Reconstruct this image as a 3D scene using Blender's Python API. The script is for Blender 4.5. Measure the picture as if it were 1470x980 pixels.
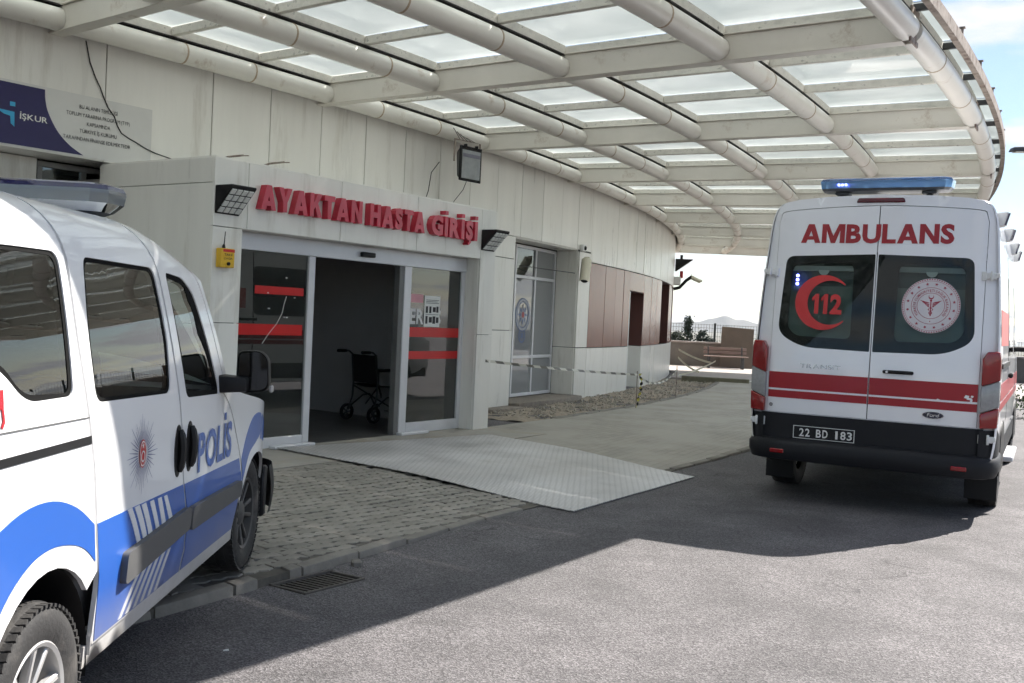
import bpy, bmesh, math, random
from mathutils import Vector, Matrix, geometry
random.seed(7)
PI = math.pi
R_ = math.radians
scene = bpy.context.scene
for _o in list(bpy.data.objects):
    bpy.data.objects.remove(_o)

# ------------------------------------------------------------------ camera
EYE = 1.5
cam_data = bpy.data.cameras.new("camera")
cam_data.sensor_width = 36.0
cam_data.lens = 1450.0 / 1470.0 * 36.0
cam_data.clip_start = 0.05
cam_data.clip_end = 60000.0
cam = bpy.data.objects.new("camera", cam_data)
scene.collection.objects.link(cam)
_p, _r = math.atan(35.0 / 1450.0), R_(2.7)
_fw = Vector((0, math.cos(_p), -math.sin(_p)))
_rt = Vector((1, 0, 0))
_up = _rt.cross(_fw)
_cr = _rt * math.cos(_r) + _up * math.sin(_r)
_cu = -_rt * math.sin(_r) + _up * math.cos(_r)
_m = Matrix((_cr, _cu, -_fw)).transposed().to_4x4()
_m.translation = Vector((0, 0, EYE))
cam.matrix_world = _m
scene.camera = cam

# ------------------------------------------------------------------ sky and sun
SUN_AZ, SUN_EL = R_(50.6), R_(45.0)      # azimuth from +Y towards +X
world = bpy.data.worlds.new("World")
scene.world = world
world.use_nodes = True
wn, wl = world.node_tree.nodes, world.node_tree.links
wn.clear()
w_out = wn.new("ShaderNodeOutputWorld")
w_bg = wn.new("ShaderNodeBackground")
w_bg.inputs["Strength"].default_value = 0.05
w_sky = wn.new("ShaderNodeTexSky")
w_sky.sky_type = 'NISHITA'
w_sky.sun_disc = False
w_sky.sun_elevation = SUN_EL
w_sky.sun_rotation = SUN_AZ
w_sky.altitude = 700
w_sky.air_density = 1.0
w_sky.dust_density = 0.8
w_sky.ozone_density = 1.5
# fair weather clouds: noise over the direction, flattened towards the horizon
w_tc = wn.new("ShaderNodeTexCoord")
w_sep = wn.new("ShaderNodeSeparateXYZ")
wl.new(w_tc.outputs["Generated"], w_sep.inputs[0])
w_add = wn.new("ShaderNodeMath"); w_add.operation = 'ADD'; w_add.inputs[1].default_value = 0.10
wl.new(w_sep.outputs["Z"], w_add.inputs[0])
w_max = wn.new("ShaderNodeMath"); w_max.operation = 'MAXIMUM'; w_max.inputs[1].default_value = 0.03
wl.new(w_add.outputs[0], w_max.inputs[0])
w_dx = wn.new("ShaderNodeMath"); w_dx.operation = 'DIVIDE'
w_dy = wn.new("ShaderNodeMath"); w_dy.operation = 'DIVIDE'
wl.new(w_sep.outputs["X"], w_dx.inputs[0]); wl.new(w_max.outputs[0], w_dx.inputs[1])
wl.new(w_sep.outputs["Y"], w_dy.inputs[0]); wl.new(w_max.outputs[0], w_dy.inputs[1])
w_cmb = wn.new("ShaderNodeCombineXYZ")
wl.new(w_dx.outputs[0], w_cmb.inputs[0]); wl.new(w_dy.outputs[0], w_cmb.inputs[1])
w_cmb.inputs[2].default_value = 3.7
w_ns = wn.new("ShaderNodeTexNoise")
w_ns.inputs["Scale"].default_value = 1.35
w_ns.inputs["Detail"].default_value = 7.0
w_ns.inputs["Roughness"].default_value = 0.52
wl.new(w_cmb.outputs[0], w_ns.inputs["Vector"])
w_cr = wn.new("ShaderNodeValToRGB")
w_cr.color_ramp.elements[0].position = 0.50
w_cr.color_ramp.elements[1].position = 0.60
wl.new(w_ns.outputs["Fac"], w_cr.inputs[0])
w_mix = wn.new("ShaderNodeMixRGB")
w_mix.inputs["Color2"].default_value = (6.2, 6.25, 6.4, 1)
wl.new(w_cr.outputs[0], w_mix.inputs["Fac"])
wl.new(w_sky.outputs[0], w_mix.inputs["Color1"])
wl.new(w_mix.outputs[0], w_bg.inputs["Color"])
wl.new(w_bg.outputs[0], w_out.inputs["Surface"])

sun_data = bpy.data.lights.new("sun", 'SUN')
sun_data.energy = 4.1
sun_data.angle = R_(0.53)
sun_data.color = (1.0, 0.955, 0.89)
sun = bpy.data.objects.new("sun", sun_data)
scene.collection.objects.link(sun)
_ts = Vector((math.sin(SUN_AZ) * math.cos(SUN_EL), math.cos(SUN_AZ) * math.cos(SUN_EL), math.sin(SUN_EL)))
sun.rotation_euler = _ts.to_track_quat('Z', 'Y').to_euler()
sun.location = _ts * 40

scene.view_settings.view_transform = 'Standard'
scene.view_settings.look = 'None'
scene.view_settings.exposure = 1.7
scene.view_settings.gamma = 1.0
scene.view_settings.use_curve_mapping = False
scene.cycles.max_bounces = 7
scene.cycles.transparent_max_bounces = 10
scene.cycles.transmission_bounces = 5
scene.cycles.glossy_bounces = 4
scene.cycles.diffuse_bounces = 3
scene.cycles.use_denoising = True
scene.cycles.use_adaptive_sampling = True
scene.cycles.adaptive_threshold = 0.03
scene.cycles.caustics_reflective = False
scene.cycles.caustics_refractive = False

# ------------------------------------------------------------------ helpers
COL = scene.collection

def link(o, parent=None):
    COL.objects.link(o)
    if parent is not None:
        o.parent = parent
    return o

def empty(name, loc=(0, 0, 0), rz=0.0, label=None, cat=None, group=None, kind=None):
    o = bpy.data.objects.new(name, None)
    o.location = loc
    o.rotation_euler = (0, 0, rz)
    o.empty_display_size = 0.2
    link(o)
    return tag(o, label, cat, group, kind)

def tag(o, label=None, cat=None, group=None, kind=None):
    if label: o["label"] = label
    if cat: o["category"] = cat
    if group: o["group"] = group
    if kind: o["kind"] = kind
    return o

class MB:
    """collects geometry; build() links it as one mesh object"""
    def __init__(s):
        s.v, s.f = [], []
    def add(s, verts, faces):
        b = len(s.v)
        s.v += [tuple(q) for q in verts]
        s.f += [tuple(b + i for i in f) for f in faces]
        return s
    def box(s, c, d, rot=None):
        x, y, z = d[0] / 2, d[1] / 2, d[2] / 2
        vs = [Vector((i, j, k)) for i in (-x, x) for j in (-y, y) for k in (-z, z)]
        if rot is not None:
            vs = [rot @ q for q in vs]
        c = Vector(c)
        return s.add([q + c for q in vs], [(0, 1, 3, 2), (4, 6, 7, 5), (0, 4, 5, 1), (2, 3, 7, 6), (0, 2, 6, 4), (1, 5, 7, 3)])
    def hexa(s, b4, t4):
        return s.add(list(b4) + list(t4), [(3, 2, 1, 0), (4, 5, 6, 7), (0, 1, 5, 4), (1, 2, 6, 5), (2, 3, 7, 6), (3, 0, 4, 7)])
    def prism(s, poly, fn, a, b):
        """poly: 2D outline (ccw), fn(u,v,w)->3D, between w=a and w=b"""
        n = len(poly)
        vs = [fn(u, v, a) for u, v in poly] + [fn(u, v, b) for u, v in poly]
        fs = [tuple(range(n - 1, -1, -1)), tuple(range(n, 2 * n))]
        fs += [(i, (i + 1) % n, n + (i + 1) % n, n + i) for i in range(n)]
        return s.add(vs, fs)
    def tube(s, path, r, n=10, caps=True):
        path = [Vector(q) for q in path]
        rs = r if isinstance(r, (list, tuple)) else [r] * len(path)
        prev = None
        base = len(s.v)
        for i, q in enumerate(path):
            if i == 0: t = path[1] - path[0]
            elif i == len(path) - 1: t = path[-1] - path[-2]
            else: t = (path[i + 1] - path[i]).normalized() + (path[i] - path[i - 1]).normalized()
            t.normalize()
            if prev is None:
                a = Vector((0, 0, 1)) if abs(t.z) < 0.9 else Vector((1, 0, 0))
                u = t.cross(a).normalized()
            else:
                u = (prev - t * prev.dot(t)).normalized()
            prev = u
            w = t.cross(u)
            for k in range(n):
                an = 2 * PI * k / n
                s.v.append(tuple(q + (u * math.cos(an) + w * math.sin(an)) * rs[i]))
        for i in range(len(path) - 1):
            for k in range(n):
                a0, a1 = base + i * n + k, base + i * n + (k + 1) % n
                s.f.append((a0, a1, a1 + n, a0 + n))
        if caps:
            s.f.append(tuple(base + k for k in range(n - 1, -1, -1)))
            e = base + (len(path) - 1) * n
            s.f.append(tuple(e + k for k in range(n)))
        return s
    def lathe(s, prof, n, fn=lambda x, y, z: (x, y, z), close=False):
        """prof: (radius, axial) pairs, revolved about the local y axis; fn places it"""
        base = len(s.v)
        m = len(prof)
        for r, a in prof:
            for k in range(n):
                an = 2 * PI * k / n
                s.v.append(tuple(fn(r * math.cos(an), a, r * math.sin(an))))
        for i in range(m if close else m - 1):
            j = (i + 1) % m
            for k in range(n):
                q = (k + 1) % n
                s.f.append((base + i * n + k, base + i * n + q, base + j * n + q, base + j * n + k))
        return s
    def grid(s, fn, nu, nv):
        base = len(s.v)
        for i in range(nu + 1):
            for j in range(nv + 1):
                s.v.append(tuple(fn(i / nu, j / nv)))
        for i in range(nu):
            for j in range(nv):
                a = base + i * (nv + 1) + j
                s.f.append((a, a + nv + 1, a + nv + 2, a + 1))
        return s
    def mesh(s, name, mat=None, bevel=0.0, seg=1, smooth=None, angle=35, weld=0.0):
        me = bpy.data.meshes.new(name)
        me.from_pydata(s.v, [], s.f)
        bm = bmesh.new(); bm.from_mesh(me)
        if weld:
            bmesh.ops.remove_doubles(bm, verts=bm.verts, dist=weld)
        bmesh.ops.recalc_face_normals(bm, faces=bm.faces)
        if bevel:
            es = [e for e in bm.edges if len(e.link_faces) == 2 and e.calc_face_angle(0) > R_(angle)]
            if es:
                bmesh.ops.bevel(bm, geom=es, offset=bevel, offset_type='OFFSET', segments=seg, profile=0.5, affect='EDGES', clamp_overlap=True)
        sm = smooth if smooth is not None else bool(bevel)
        if sm:
            for f in bm.faces: f.smooth = True
            for e in bm.edges:
                if len(e.link_faces) == 2 and e.calc_face_angle(0) > R_(angle): e.smooth = False
        bm.to_mesh(me); bm.free()
        if mat is not None: me.materials.append(mat)
        return me
    def build(s, name, mat, parent=None, **kw):
        o = bpy.data.objects.new(name, s.mesh(name, mat, **kw))
        return link(o, parent)

def inst(name, me, parent=None, loc=(0, 0, 0), rot=(0, 0, 0)):
    o = bpy.data.objects.new(name, me)
    o.location = loc; o.rotation_euler = rot
    return link(o, parent)

def copy_tree(o, parent=None):
    c = o.copy()
    COL.objects.link(c)
    c.parent = parent
    for ch in list(o.children):
        copy_tree(ch, c)
    return c

# ---- 2D patches mapped on curved surfaces
def pip(p, poly):
    x, y = p; c = False; n = len(poly); j = n - 1
    for i in range(n):
        xi, yi = poly[i]; xj, yj = poly[j]
        if (yi > y) != (yj > y) and x < (xj - xi) * (y - yi) / (yj - yi) + xi: c = not c
        j = i
    return c

def densify(poly, d):
    out = []
    n = len(poly)
    for i in range(n):
        a, b = poly[i], poly[(i + 1) % n]
        L = math.hypot(b[0] - a[0], b[1] - a[1])
        k = max(1, int(math.ceil(L / d)))
        for q in range(k):
            out.append((a[0] + (b[0] - a[0]) * q / k, a[1] + (b[1] - a[1]) * q / k))
    return out

def spl(pts, n=6, closed=False):
    """Catmull-Rom through 2D points"""
    out = []
    m = len(pts)
    rng = range(m if closed else m - 1)
    for i in rng:
        if closed: p0, p1, p2, p3 = (pts[(i + k) % m] for k in (-1, 0, 1, 2))
        else: p0, p1, p2, p3 = pts[max(i - 1, 0)], pts[i], pts[i + 1], pts[min(i + 2, m - 1)]
        for q in range(n):
            t = q / n
            out.append(tuple(0.5 * ((2 * p1[k]) + (-p0[k] + p2[k]) * t + (2 * p0[k] - 5 * p1[k] + 4 * p2[k] - p3[k]) * t * t + (-p0[k] + 3 * p1[k] - 3 * p2[k] + p3[k]) * t ** 3) for k in (0, 1)))
    if not closed: out.append(pts[-1])
    return out

def rounded(poly, r, n=4):
    """round the corners of a polygon; r is a number or one per corner"""
    out = []
    m = len(poly)
    for i in range(m):
        p, a, b = Vector(poly[i]), Vector(poly[i - 1]), Vector(poly[(i + 1) % m])
        rr = r[i] if isinstance(r, (list, tuple)) else r
        da, db = a - p, b - p
        k = min(rr, da.length * 0.49, db.length * 0.49)
        if k < 1e-4:
            out.append(tuple(p)); continue
        pa, pb = p + da.normalized() * k, p + db.normalized() * k
        for q in range(n + 1):
            t = q / n
            out.append(tuple(pa * (1 - t) ** 2 + p * 2 * t * (1 - t) + pb * t * t))
    return out

def arc(cx, cy, r, a0, a1, n=12, ry=None):
    ry = ry or r
    return [(cx + r * math.cos(R_(a0 + (a1 - a0) * i / n)), cy + ry * math.sin(R_(a0 + (a1 - a0) * i / n))) for i in range(n + 1)]

def patch(mb, poly, fn, holes=(), d=0.06, skirt=0.0, back=None):
    """fill poly minus holes with triangles of size d, map (u,v)->3D by fn(u,v,off)"""
    loops = [densify(poly, d)] + [densify(h, d) for h in holes]
    pts, edges = [], []
    for lp in loops:
        b = len(pts)
        pts += lp
        edges += [(b + i, b + (i + 1) % len(lp)) for i in range(len(lp))]
    xs = [p[0] for p in loops[0]]; ys = [p[1] for p in loops[0]]
    nb = len(pts)
    x = min(xs) + d * 0.5
    while x < max(xs):
        y = min(ys) + d * 0.5
        while y < max(ys):
            if pip((x, y), loops[0]) and not any(pip((x, y), h) for h in loops[1:]):
                if min((q[0] - x) ** 2 + (q[1] - y) ** 2 for q in pts[:nb]) > (d * 0.35) ** 2:
                    pts.append((x, y))
            y += d
        x += d
    vo, eo, fo, ov, oe, of = geometry.delaunay_2d_cdt([Vector(p) for p in pts], edges, [], 0, 1e-5)
    fs = []
    for f in fo:
        c = (sum(vo[i][0] for i in f) / len(f), sum(vo[i][1] for i in f) / len(f))
        if pip(c, loops[0]) and not any(pip(c, h) for h in loops[1:]): fs.append(tuple(f))
    b = len(mb.v)
    mb.add([fn(p[0], p[1], 0.0) for p in vo], fs)
    if skirt:
        for lp in loops:
            n = len(lp)
            o1 = [fn(p[0], p[1], 0.0) for p in lp]
            o2 = [fn(p[0], p[1], -skirt) for p in lp]
            mb.add(o1 + o2, [(i, (i + 1) % n, n + (i + 1) % n, n + i) for i in range(n)])
    return mb

# ---- lettering
_glyphs = {}
_ACC = {'İ': ('I', 'dot'), 'Ş': ('S', 'ced'), 'Ğ': ('G', 'breve'), 'ş': ('s', 'ced')}

def block_glyph(ch, b):
    """heavy straight-sided capitals drawn as outlines (outer, hole)"""
    w, y0, H = .098 + 2 * b, -b, .69 + 2 * b
    y1 = y0 + H
    Y = lambda t: y0 + H * t
    if ch == 'I': return [[(0, y0), (w, y0), (w, y1), (0, y1)]]
    if ch == 'L': W = .50; return [[(0, y0), (W, y0), (W, y0 + w * .9), (w, y0 + w * .9), (w, y1), (0, y1)]]
    if ch == 'T': W = .60; c = W / 2; return [[(c - w / 2, y0), (c + w / 2, y0), (c + w / 2, y1 - w * .9), (W, y1 - w * .9), (W, y1), (0, y1), (0, y1 - w * .9), (c - w / 2, y1 - w * .9)]]
    if ch == 'H': W = .66; return [[(0, y0), (w, y0), (w, Y(.5) - w * .45), (W - w, Y(.5) - w * .45), (W - w, y0), (W, y0), (W, y1), (W - w, y1), (W - w, Y(.5) + w * .45), (w, Y(.5) + w * .45), (w, y1), (0, y1)]]
    if ch == 'N': W = .68; return [[(0, y0), (w, y0), (w, y1 - 1.6 * w), (W - w, y0), (W, y0), (W, y1), (W - w, y1), (W - w, y0 + 1.6 * w), (w, y1), (0, y1)]]
    if ch == 'M': W = .86; c = W / 2; return [[(0, y0), (w, y0), (w, Y(.66)), (c - w * .45, y0), (c + w * .45, y0), (W - w, Y(.66)), (W - w, y0), (W, y0), (W, y1), (W - w * 1.3, y1), (c, Y(.38)), (w * 1.3, y1), (0, y1)]]
    if ch == 'K': W = .68; return [[(0, y0), (w, y0), (w, Y(.30)), (w * 1.42, Y(.42)), (W - w * 1.2, y0), (W, y0), (w * 2.12, Y(.585)), (W - .02, y1), (W - .02 - w * 1.2, y1), (w, Y(.60)), (w, y1), (0, y1)]]
    if ch == 'Y': W = .70; c = W / 2; return [[(c - w / 2, y0), (c + w / 2, y0), (c + w / 2, Y(.40)), (W, y1), (W - w * 1.15, y1), (c, Y(.60)), (w * 1.15, y1), (0, y1), (c - w / 2, Y(.40))]]
    if ch == '1': return [[(w * .6, y0), (w * 1.6, y0), (w * 1.6, y1), (w * .85, y1), (0, Y(.80)), (0, Y(.62)), (w * .6, Y(.74))]]
    if ch == 'A':
        W = .74; c = W / 2; k = (c - .6 * w) / H
        e = lambda t: 1.12 * w + t * H * k
        return [[(0, y0), (1.12 * w, y0), (e(.17), Y(.17)), (W - e(.17), Y(.17)), (W - 1.12 * w, y0), (W, y0), (c + .6 * w, y1), (c - .6 * w, y1)],
                [(e(.36), Y(.36)), (W - e(.36), Y(.36)), (c, y0 + (c - 1.12 * w) / k)]]
    return None

def glyph(ch, bold):
    key = (ch, bold)
    if key in _glyphs: return _glyphs[key]
    if bold >= .035 and ch in 'ILTHNMKYA1İ':
        loops = block_glyph('I' if ch == 'İ' else ch, bold)
        vs = [q for lp in loops for q in lp]
        if len(loops) == 1:
            tri = geometry.tessellate_polygon([[Vector((a, b, 0)) for a, b in loops[0]]])
        else:
            tri = geometry.tessellate_polygon([[Vector((a, b, 0)) for a, b in lp] for lp in loops])
        fs = [tuple(t) for t in tri]
        w = max(q[0] for q in vs)
        if ch == 'İ':
            b0 = len(vs); y = .69 + bold + .07
            vs += [(0, y), (w, y), (w, y + .15), (0, y + .15)]; fs.append((b0, b0 + 1, b0 + 2, b0 + 3))
        _glyphs[key] = (vs, fs, w)
        return _glyphs[key]
    base, acc = _ACC.get(ch, (ch, None))
    cu = bpy.data.curves.new('glyph', 'FONT')
    cu.body = base; cu.size = 1.0; cu.offset = bold; cu.resolution_u = 3
    o = bpy.data.objects.new('glyph', cu)
    COL.objects.link(o)
    bpy.context.view_layer.update()
    me = o.evaluated_get(bpy.context.evaluated_depsgraph_get()).to_mesh()
    vs = [(q.co.x, q.co.y) for q in me.vertices]
    fs = [tuple(p.vertices) for p in me.polygons]
    bpy.data.objects.remove(o); bpy.data.curves.remove(cu)
    if vs:
        x0, x1 = min(q[0] for q in vs), max(q[0] for q in vs)
        cx = (x0 + x1) / 2
        def addp(p):
            b = len(vs); vs.extend(p); fs.append(tuple(range(b, b + len(p))))
        e = 0.05 + bold
        if acc == 'dot': addp([(cx - e, .75 + bold), (cx + e, .75 + bold), (cx + e, .85 + 2.6 * bold), (cx - e, .85 + 2.6 * bold)])
        if acc == 'ced': addp([(cx - .02 - bold * .5, -.02), (cx + .05 + bold * .5, -.02), (cx + .09 + bold, -.13), (cx - .02, -.21 - bold), (cx - .1, -.17 - bold), (cx + .0, -.12)])
        if acc == 'breve': addp([(cx - .13, .86), (cx, .75), (cx + .13, .86), (cx + .07, .87), (cx, .81), (cx - .07, .87)])
        vs = [(a - x0, b) for a, b in vs]
        w = x1 - x0
    else:
        w = 0.25
    _glyphs[key] = (vs, fs, w)
    return _glyphs[key]

def text_2d(s, bold=0.0, gap=0.09):
    """list of (verts, faces) for each character and the total width, cap height 0.69"""
    out, x = [], 0.0
    for ch in s:
        if ch == ' ':
            x += 0.26; continue
        vs, fs, w = glyph(ch, bold)
        out.append(([(a + x, b) for a, b in vs], fs))
        x += w + gap
    return out, x - gap

def text_mb(mb, s, fn, x0, x1, y0, h, bold=0.0, gap=0.09):
    """lettering between x0 and x1, baseline y0, cap height h, placed by fn(u,v,off)"""
    gl, w = text_2d(s, bold, gap)
    sx, sy = (x1 - x0) / w, h / 0.69
    for vs, fs in gl:
        mb.add([fn(x0 + a * sx, y0 + b * sy, 0.0) for a, b in vs], fs)
    return mb

# ------------------------------------------------------------------ materials
MATS = {}

def nodes_of(m):
    m.use_nodes = True
    return m.node_tree.nodes, m.node_tree.links

def pm(name, col, rough=0.6, metal=0.0, var=0.12, scale=4.0, bump=0.0, bscale=60.0, dirt=None, damt=0.5, dscale=2.5, dpos=0.5, spec=0.5, coat=0.0, rand=0.0, stretch=None, rvar=0.1, dist=0.01):
    """Principled surface with mottling, optional shaped dirt or wear, fine relief"""
    m = bpy.data.materials.new(name)
    n, l = nodes_of(m)
    b = n["Principled BSDF"]
    tc = n.new("ShaderNodeTexCoord")
    mp = n.new("ShaderNodeMapping")
    l.new(tc.outputs["Object"], mp.inputs[0])
    if stretch: mp.inputs["Scale"].default_value = stretch
    ns = n.new("ShaderNodeTexNoise")
    ns.inputs["Scale"].default_value = scale; ns.inputs["Detail"].default_value = 6; ns.inputs["Roughness"].default_value = 0.65
    l.new(mp.outputs[0], ns.inputs["Vector"])
    mr = n.new("ShaderNodeMapRange")
    mr.inputs["From Min"].default_value = 0.25; mr.inputs["From Max"].default_value = 0.75
    mr.inputs["To Min"].default_value = 1 - var; mr.inputs["To Max"].default_value = 1 + var
    l.new(ns.outputs["Fac"], mr.inputs["Value"])
    hs = n.new("ShaderNodeHueSaturation")
    hs.inputs["Color"].default_value = (*col, 1)
    if rand:
        oi = n.new("ShaderNodeObjectInfo")
        r2 = n.new("ShaderNodeMapRange")
        r2.inputs["To Min"].default_value = 1 - rand; r2.inputs["To Max"].default_value = 1 + rand
        l.new(oi.outputs["Random"], r2.inputs["Value"])
        mu = n.new("ShaderNodeMath"); mu.operation = 'MULTIPLY'
        l.new(mr.outputs[0], mu.inputs[0]); l.new(r2.outputs[0], mu.inputs[1])
        l.new(mu.outputs[0], hs.inputs["Value"])
    else:
        l.new(mr.outputs[0], hs.inputs["Value"])
    colout = hs.outputs[0]
    if dirt:
        dn = n.new("ShaderNodeTexNoise")
        dn.inputs["Scale"].default_value = dscale; dn.inputs["Detail"].default_value = 9; dn.inputs["Roughness"].default_value = 0.7
        l.new(mp.outputs[0], dn.inputs["Vector"])
        cr = n.new("ShaderNodeValToRGB")
        cr.color_ramp.elements[0].position = dpos; cr.color_ramp.elements[1].position = min(1, dpos + 0.16)
        cr.color_ramp.elements[1].color = (damt, damt, damt, 1)
        l.new(dn.outputs["Fac"], cr.inputs[0])
        mx = n.new("ShaderNodeMixRGB")
        mx.inputs["Color2"].default_value = (*dirt, 1)
        l.new(cr.outputs[0], mx.inputs["Fac"]); l.new(colout, mx.inputs["Color1"])
        colout = mx.outputs[0]
    l.new(colout, b.inputs["Base Color"])
    rr = n.new("ShaderNodeMapRange")
    rr.inputs["To Min"].default_value = max(0.02, rough - rvar); rr.inputs["To Max"].default_value = min(1, rough + rvar)
    l.new(ns.outputs["Fac"], rr.inputs["Value"]); l.new(rr.outputs[0], b.inputs["Roughness"])
    b.inputs["Metallic"].default_value = metal
    b.inputs["Specular IOR Level"].default_value = spec
    b.inputs["Coat Weight"].default_value = coat
    b.inputs["Coat Roughness"].default_value = 0.04
    if bump:
        bn = n.new("ShaderNodeTexNoise")
        bn.inputs["Scale"].default_value = bscale; bn.inputs["Detail"].default_value = 4
        l.new(mp.outputs[0], bn.inputs["Vector"])
        bp = n.new("ShaderNodeBump")
        bp.inputs["Strength"].default_value = bump; bp.inputs["Distance"].default_value = dist
        l.new(bn.outputs["Fac"], bp.inputs["Height"]); l.new(bp.outputs[0], b.inputs["Normal"])
    MATS[name] = m
    return m

def glass(name, tint=(0.8, 0.85, 0.85), alpha=0.75, refl=1.0, rough=0.0, film=None, film_amt=0.0, ior=1.6):
    """thin pane: tinted see-through plus mirror-like reflection by angle"""
    m = bpy.data.materials.new(name)
    n, l = nodes_of(m)
    n.remove(n["Principled BSDF"])
    out = n["Material Output"]
    tr = n.new("ShaderNodeBsdfTransparent")
    tr.inputs[0].default_value = (tint[0] * alpha, tint[1] * alpha, tint[2] * alpha, 1)
    gl = n.new("ShaderNodeBsdfGlossy")
    gl.inputs["Roughness"].default_value = rough
    gl.inputs["Color"].default_value = (refl, refl, refl, 1)
    fr = n.new("ShaderNodeFresnel"); fr.inputs["IOR"].default_value = ior
    base = tr.outputs[0]
    if film:
        df = n.new("ShaderNodeBsdfDiffuse"); df.inputs[0].default_value = (*film, 1)
        mf = n.new("ShaderNodeMixShader"); mf.inputs[0].default_value = film_amt
        l.new(tr.outputs[0], mf.inputs[1]); l.new(df.outputs[0], mf.inputs[2])
        base = mf.outputs[0]
    mx = n.new("ShaderNodeMixShader")
    l.new(fr.outputs[0], mx.inputs[0]); l.new(base, mx.inputs[1]); l.new(gl.outputs[0], mx.inputs[2])
    l.new(mx.outputs[0], out.inputs["Surface"])
    return m

def emit(name, col, strength):
    m = bpy.data.materials.new(name)
    n, l = nodes_of(m)
    b = n["Principled BSDF"]
    b.inputs["Base Color"].default_value = (*[min(1, c) for c in col], 1)
    b.inputs["Emission Color"].default_value = (*col, 1)
    b.inputs["Emission Strength"].default_value = strength
    return m

M_PANEL = pm("white_cladding", (0.81, 0.79, 0.735), 0.30, var=0.07, scale=2.2, dirt=(0.46, 0.42, 0.34), damt=0.55, dscale=3.2, dpos=0.55, rand=0.05, stretch=(1, 1, 0.13), bump=0.05, bscale=3.0, spec=0.45)
M_BROWN = pm("brown_cladding", (0.24, 0.092, 0.066), 0.24, var=0.08, scale=1.2, rand=0.06, bump=0.05, bscale=3.0)
M_REVEAL = pm("dark_brown_reveal", (0.075, 0.02, 0.014), 0.55, var=0.15)
M_BACK = pm("cladding_backing", (0.05, 0.048, 0.045), 0.9)
M_STEEL = pm("cream_painted_steel", (0.71, 0.67, 0.595), 0.42, var=0.06, scale=2.0, dirt=(0.30, 0.19, 0.10), damt=0.75, dscale=2.6, dpos=0.575, bump=0.08, bscale=25)
M_TUBE = pm("cream_painted_pipe", (0.77, 0.74, 0.67), 0.33, var=0.05, scale=2.5, dirt=(0.36, 0.24, 0.14), damt=0.7, dscale=2.8, dpos=0.585)
M_PEEL = pm("peeling_white_rail", (0.68, 0.65, 0.58), 0.6, var=0.18, scale=9, dirt=(0.07, 0.06, 0.05), damt=0.95, dscale=9.0, dpos=0.575, stretch=(1, 1, 1.4), bump=0.2, bscale=40)
M_RUST = pm("rusty_edge_rail", (0.30, 0.25, 0.21), 0.75, var=0.3, scale=12, dirt=(0.10, 0.05, 0.035), damt=0.95, dscale=7.0, dpos=0.5, bump=0.3, bscale=50)
M_GASKET = pm("shadow_black_gasket", (0.02, 0.018, 0.017), 0.7)
M_ALU = pm("silver_aluminium", (0.68, 0.68, 0.70), 0.38, metal=0.2, var=0.05)
M_ALUD = pm("grey_aluminium_edge", (0.16, 0.16, 0.155), 0.5, metal=0.2)
M_GLASS = glass("door_glass", (0.9, 0.95, 0.93), 0.82, ior=1.85, film=(0.26, 0.28, 0.26), film_amt=0.10)
M_FILM = glass("frosted_window_glass", (0.5, 0.5, 0.5), 0.35, film=(0.32, 0.325, 0.33), film_amt=0.85)
M_REDF = pm("red_film", (0.55, 0.012, 0.012), 0.35, var=0.06)
M_REDL = pm("red_plastic_letter", (0.50, 0.022, 0.05), 0.35, var=0.06, coat=0.2)
M_BLACK = pm("black_plastic", (0.008, 0.008, 0.009), 0.5, spec=0.3)
M_SEAL = pm("matt_black_seal", (0.006, 0.006, 0.006), 0.85, spec=0.1)
M_DGREY = pm("dark_grey_metal", (0.05, 0.052, 0.055), 0.5)
M_WHITE = pm("white_plastic", (0.72, 0.72, 0.70), 0.4, var=0.04)
M_CREAM = pm("cream_plastic", (0.62, 0.58, 0.45), 0.45, var=0.06)
M_PAPER = pm("white_paper", (0.75, 0.75, 0.72), 0.8, var=0.03)
M_INK = pm("black_ink", (0.02, 0.02, 0.025), 0.7)
M_CABLE = pm("black_cable", (0.015, 0.014, 0.013), 0.6)
M_INT = pm("interior_wall_paint", (0.56, 0.545, 0.53), 0.8, var=0.04)
M_INTF = pm("interior_floor", (0.09, 0.088, 0.085), 0.35, var=0.08)
M_CONC = pm("concrete", (0.14, 0.128, 0.115), 0.9, var=0.18, scale=5, dirt=(0.17, 0.15, 0.12), damt=0.6, dscale=3, dpos=0.5, bump=0.35, bscale=80)
M_STEP = pm("rough_concrete_step", (0.22, 0.19, 0.16), 0.95, var=0.25, scale=14, bump=0.6, bscale=50)
M_YELLOW = pm("yellow_plastic", (0.70, 0.42, 0.02), 0.45, var=0.08)
M_BLUESIGN = pm("navy_vinyl", (0.016, 0.012, 0.085), 0.4, var=0.08)
M_CYAN = pm("cyan_vinyl", (0.04, 0.36, 0.62), 0.45)
M_RUBBER = pm("tyre_rubber", (0.022, 0.021, 0.021), 0.75, var=0.25, scale=10, dirt=(0.11, 0.10, 0.09), damt=0.5, dscale=6, dpos=0.5, bump=0.2, bscale=80)
# ------------------------------------------------------------------ plan of the place
CX, CY, RW = -41.6, 38.7, 47.1             # the curved front is an arc about this centre

def PO(th, off, z=0.0):
    a = R_(th)
    return Vector((CX + (RW + off) * math.cos(a), CY + (RW + off) * math.sin(a), z))

PSI = R_(34.0)
P0 = Vector((-0.442, 12.653, 0.0))
PH = Vector((math.sin(PSI), math.cos(PSI), 0))     # along the entrance porch
PN = Vector((math.cos(PSI), -math.sin(PSI), 0))    # out of it

def PF(s, d, z=0.0):
    return P0 + PH * s + PN * d + Vector((0, 0, z))

def keep(o, parent):
    """parent a part whose mesh is in world coordinates"""
    o.parent = parent
    o.matrix_parent_inverse = Matrix.Translation(-Vector(parent.location))
    return o

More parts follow.
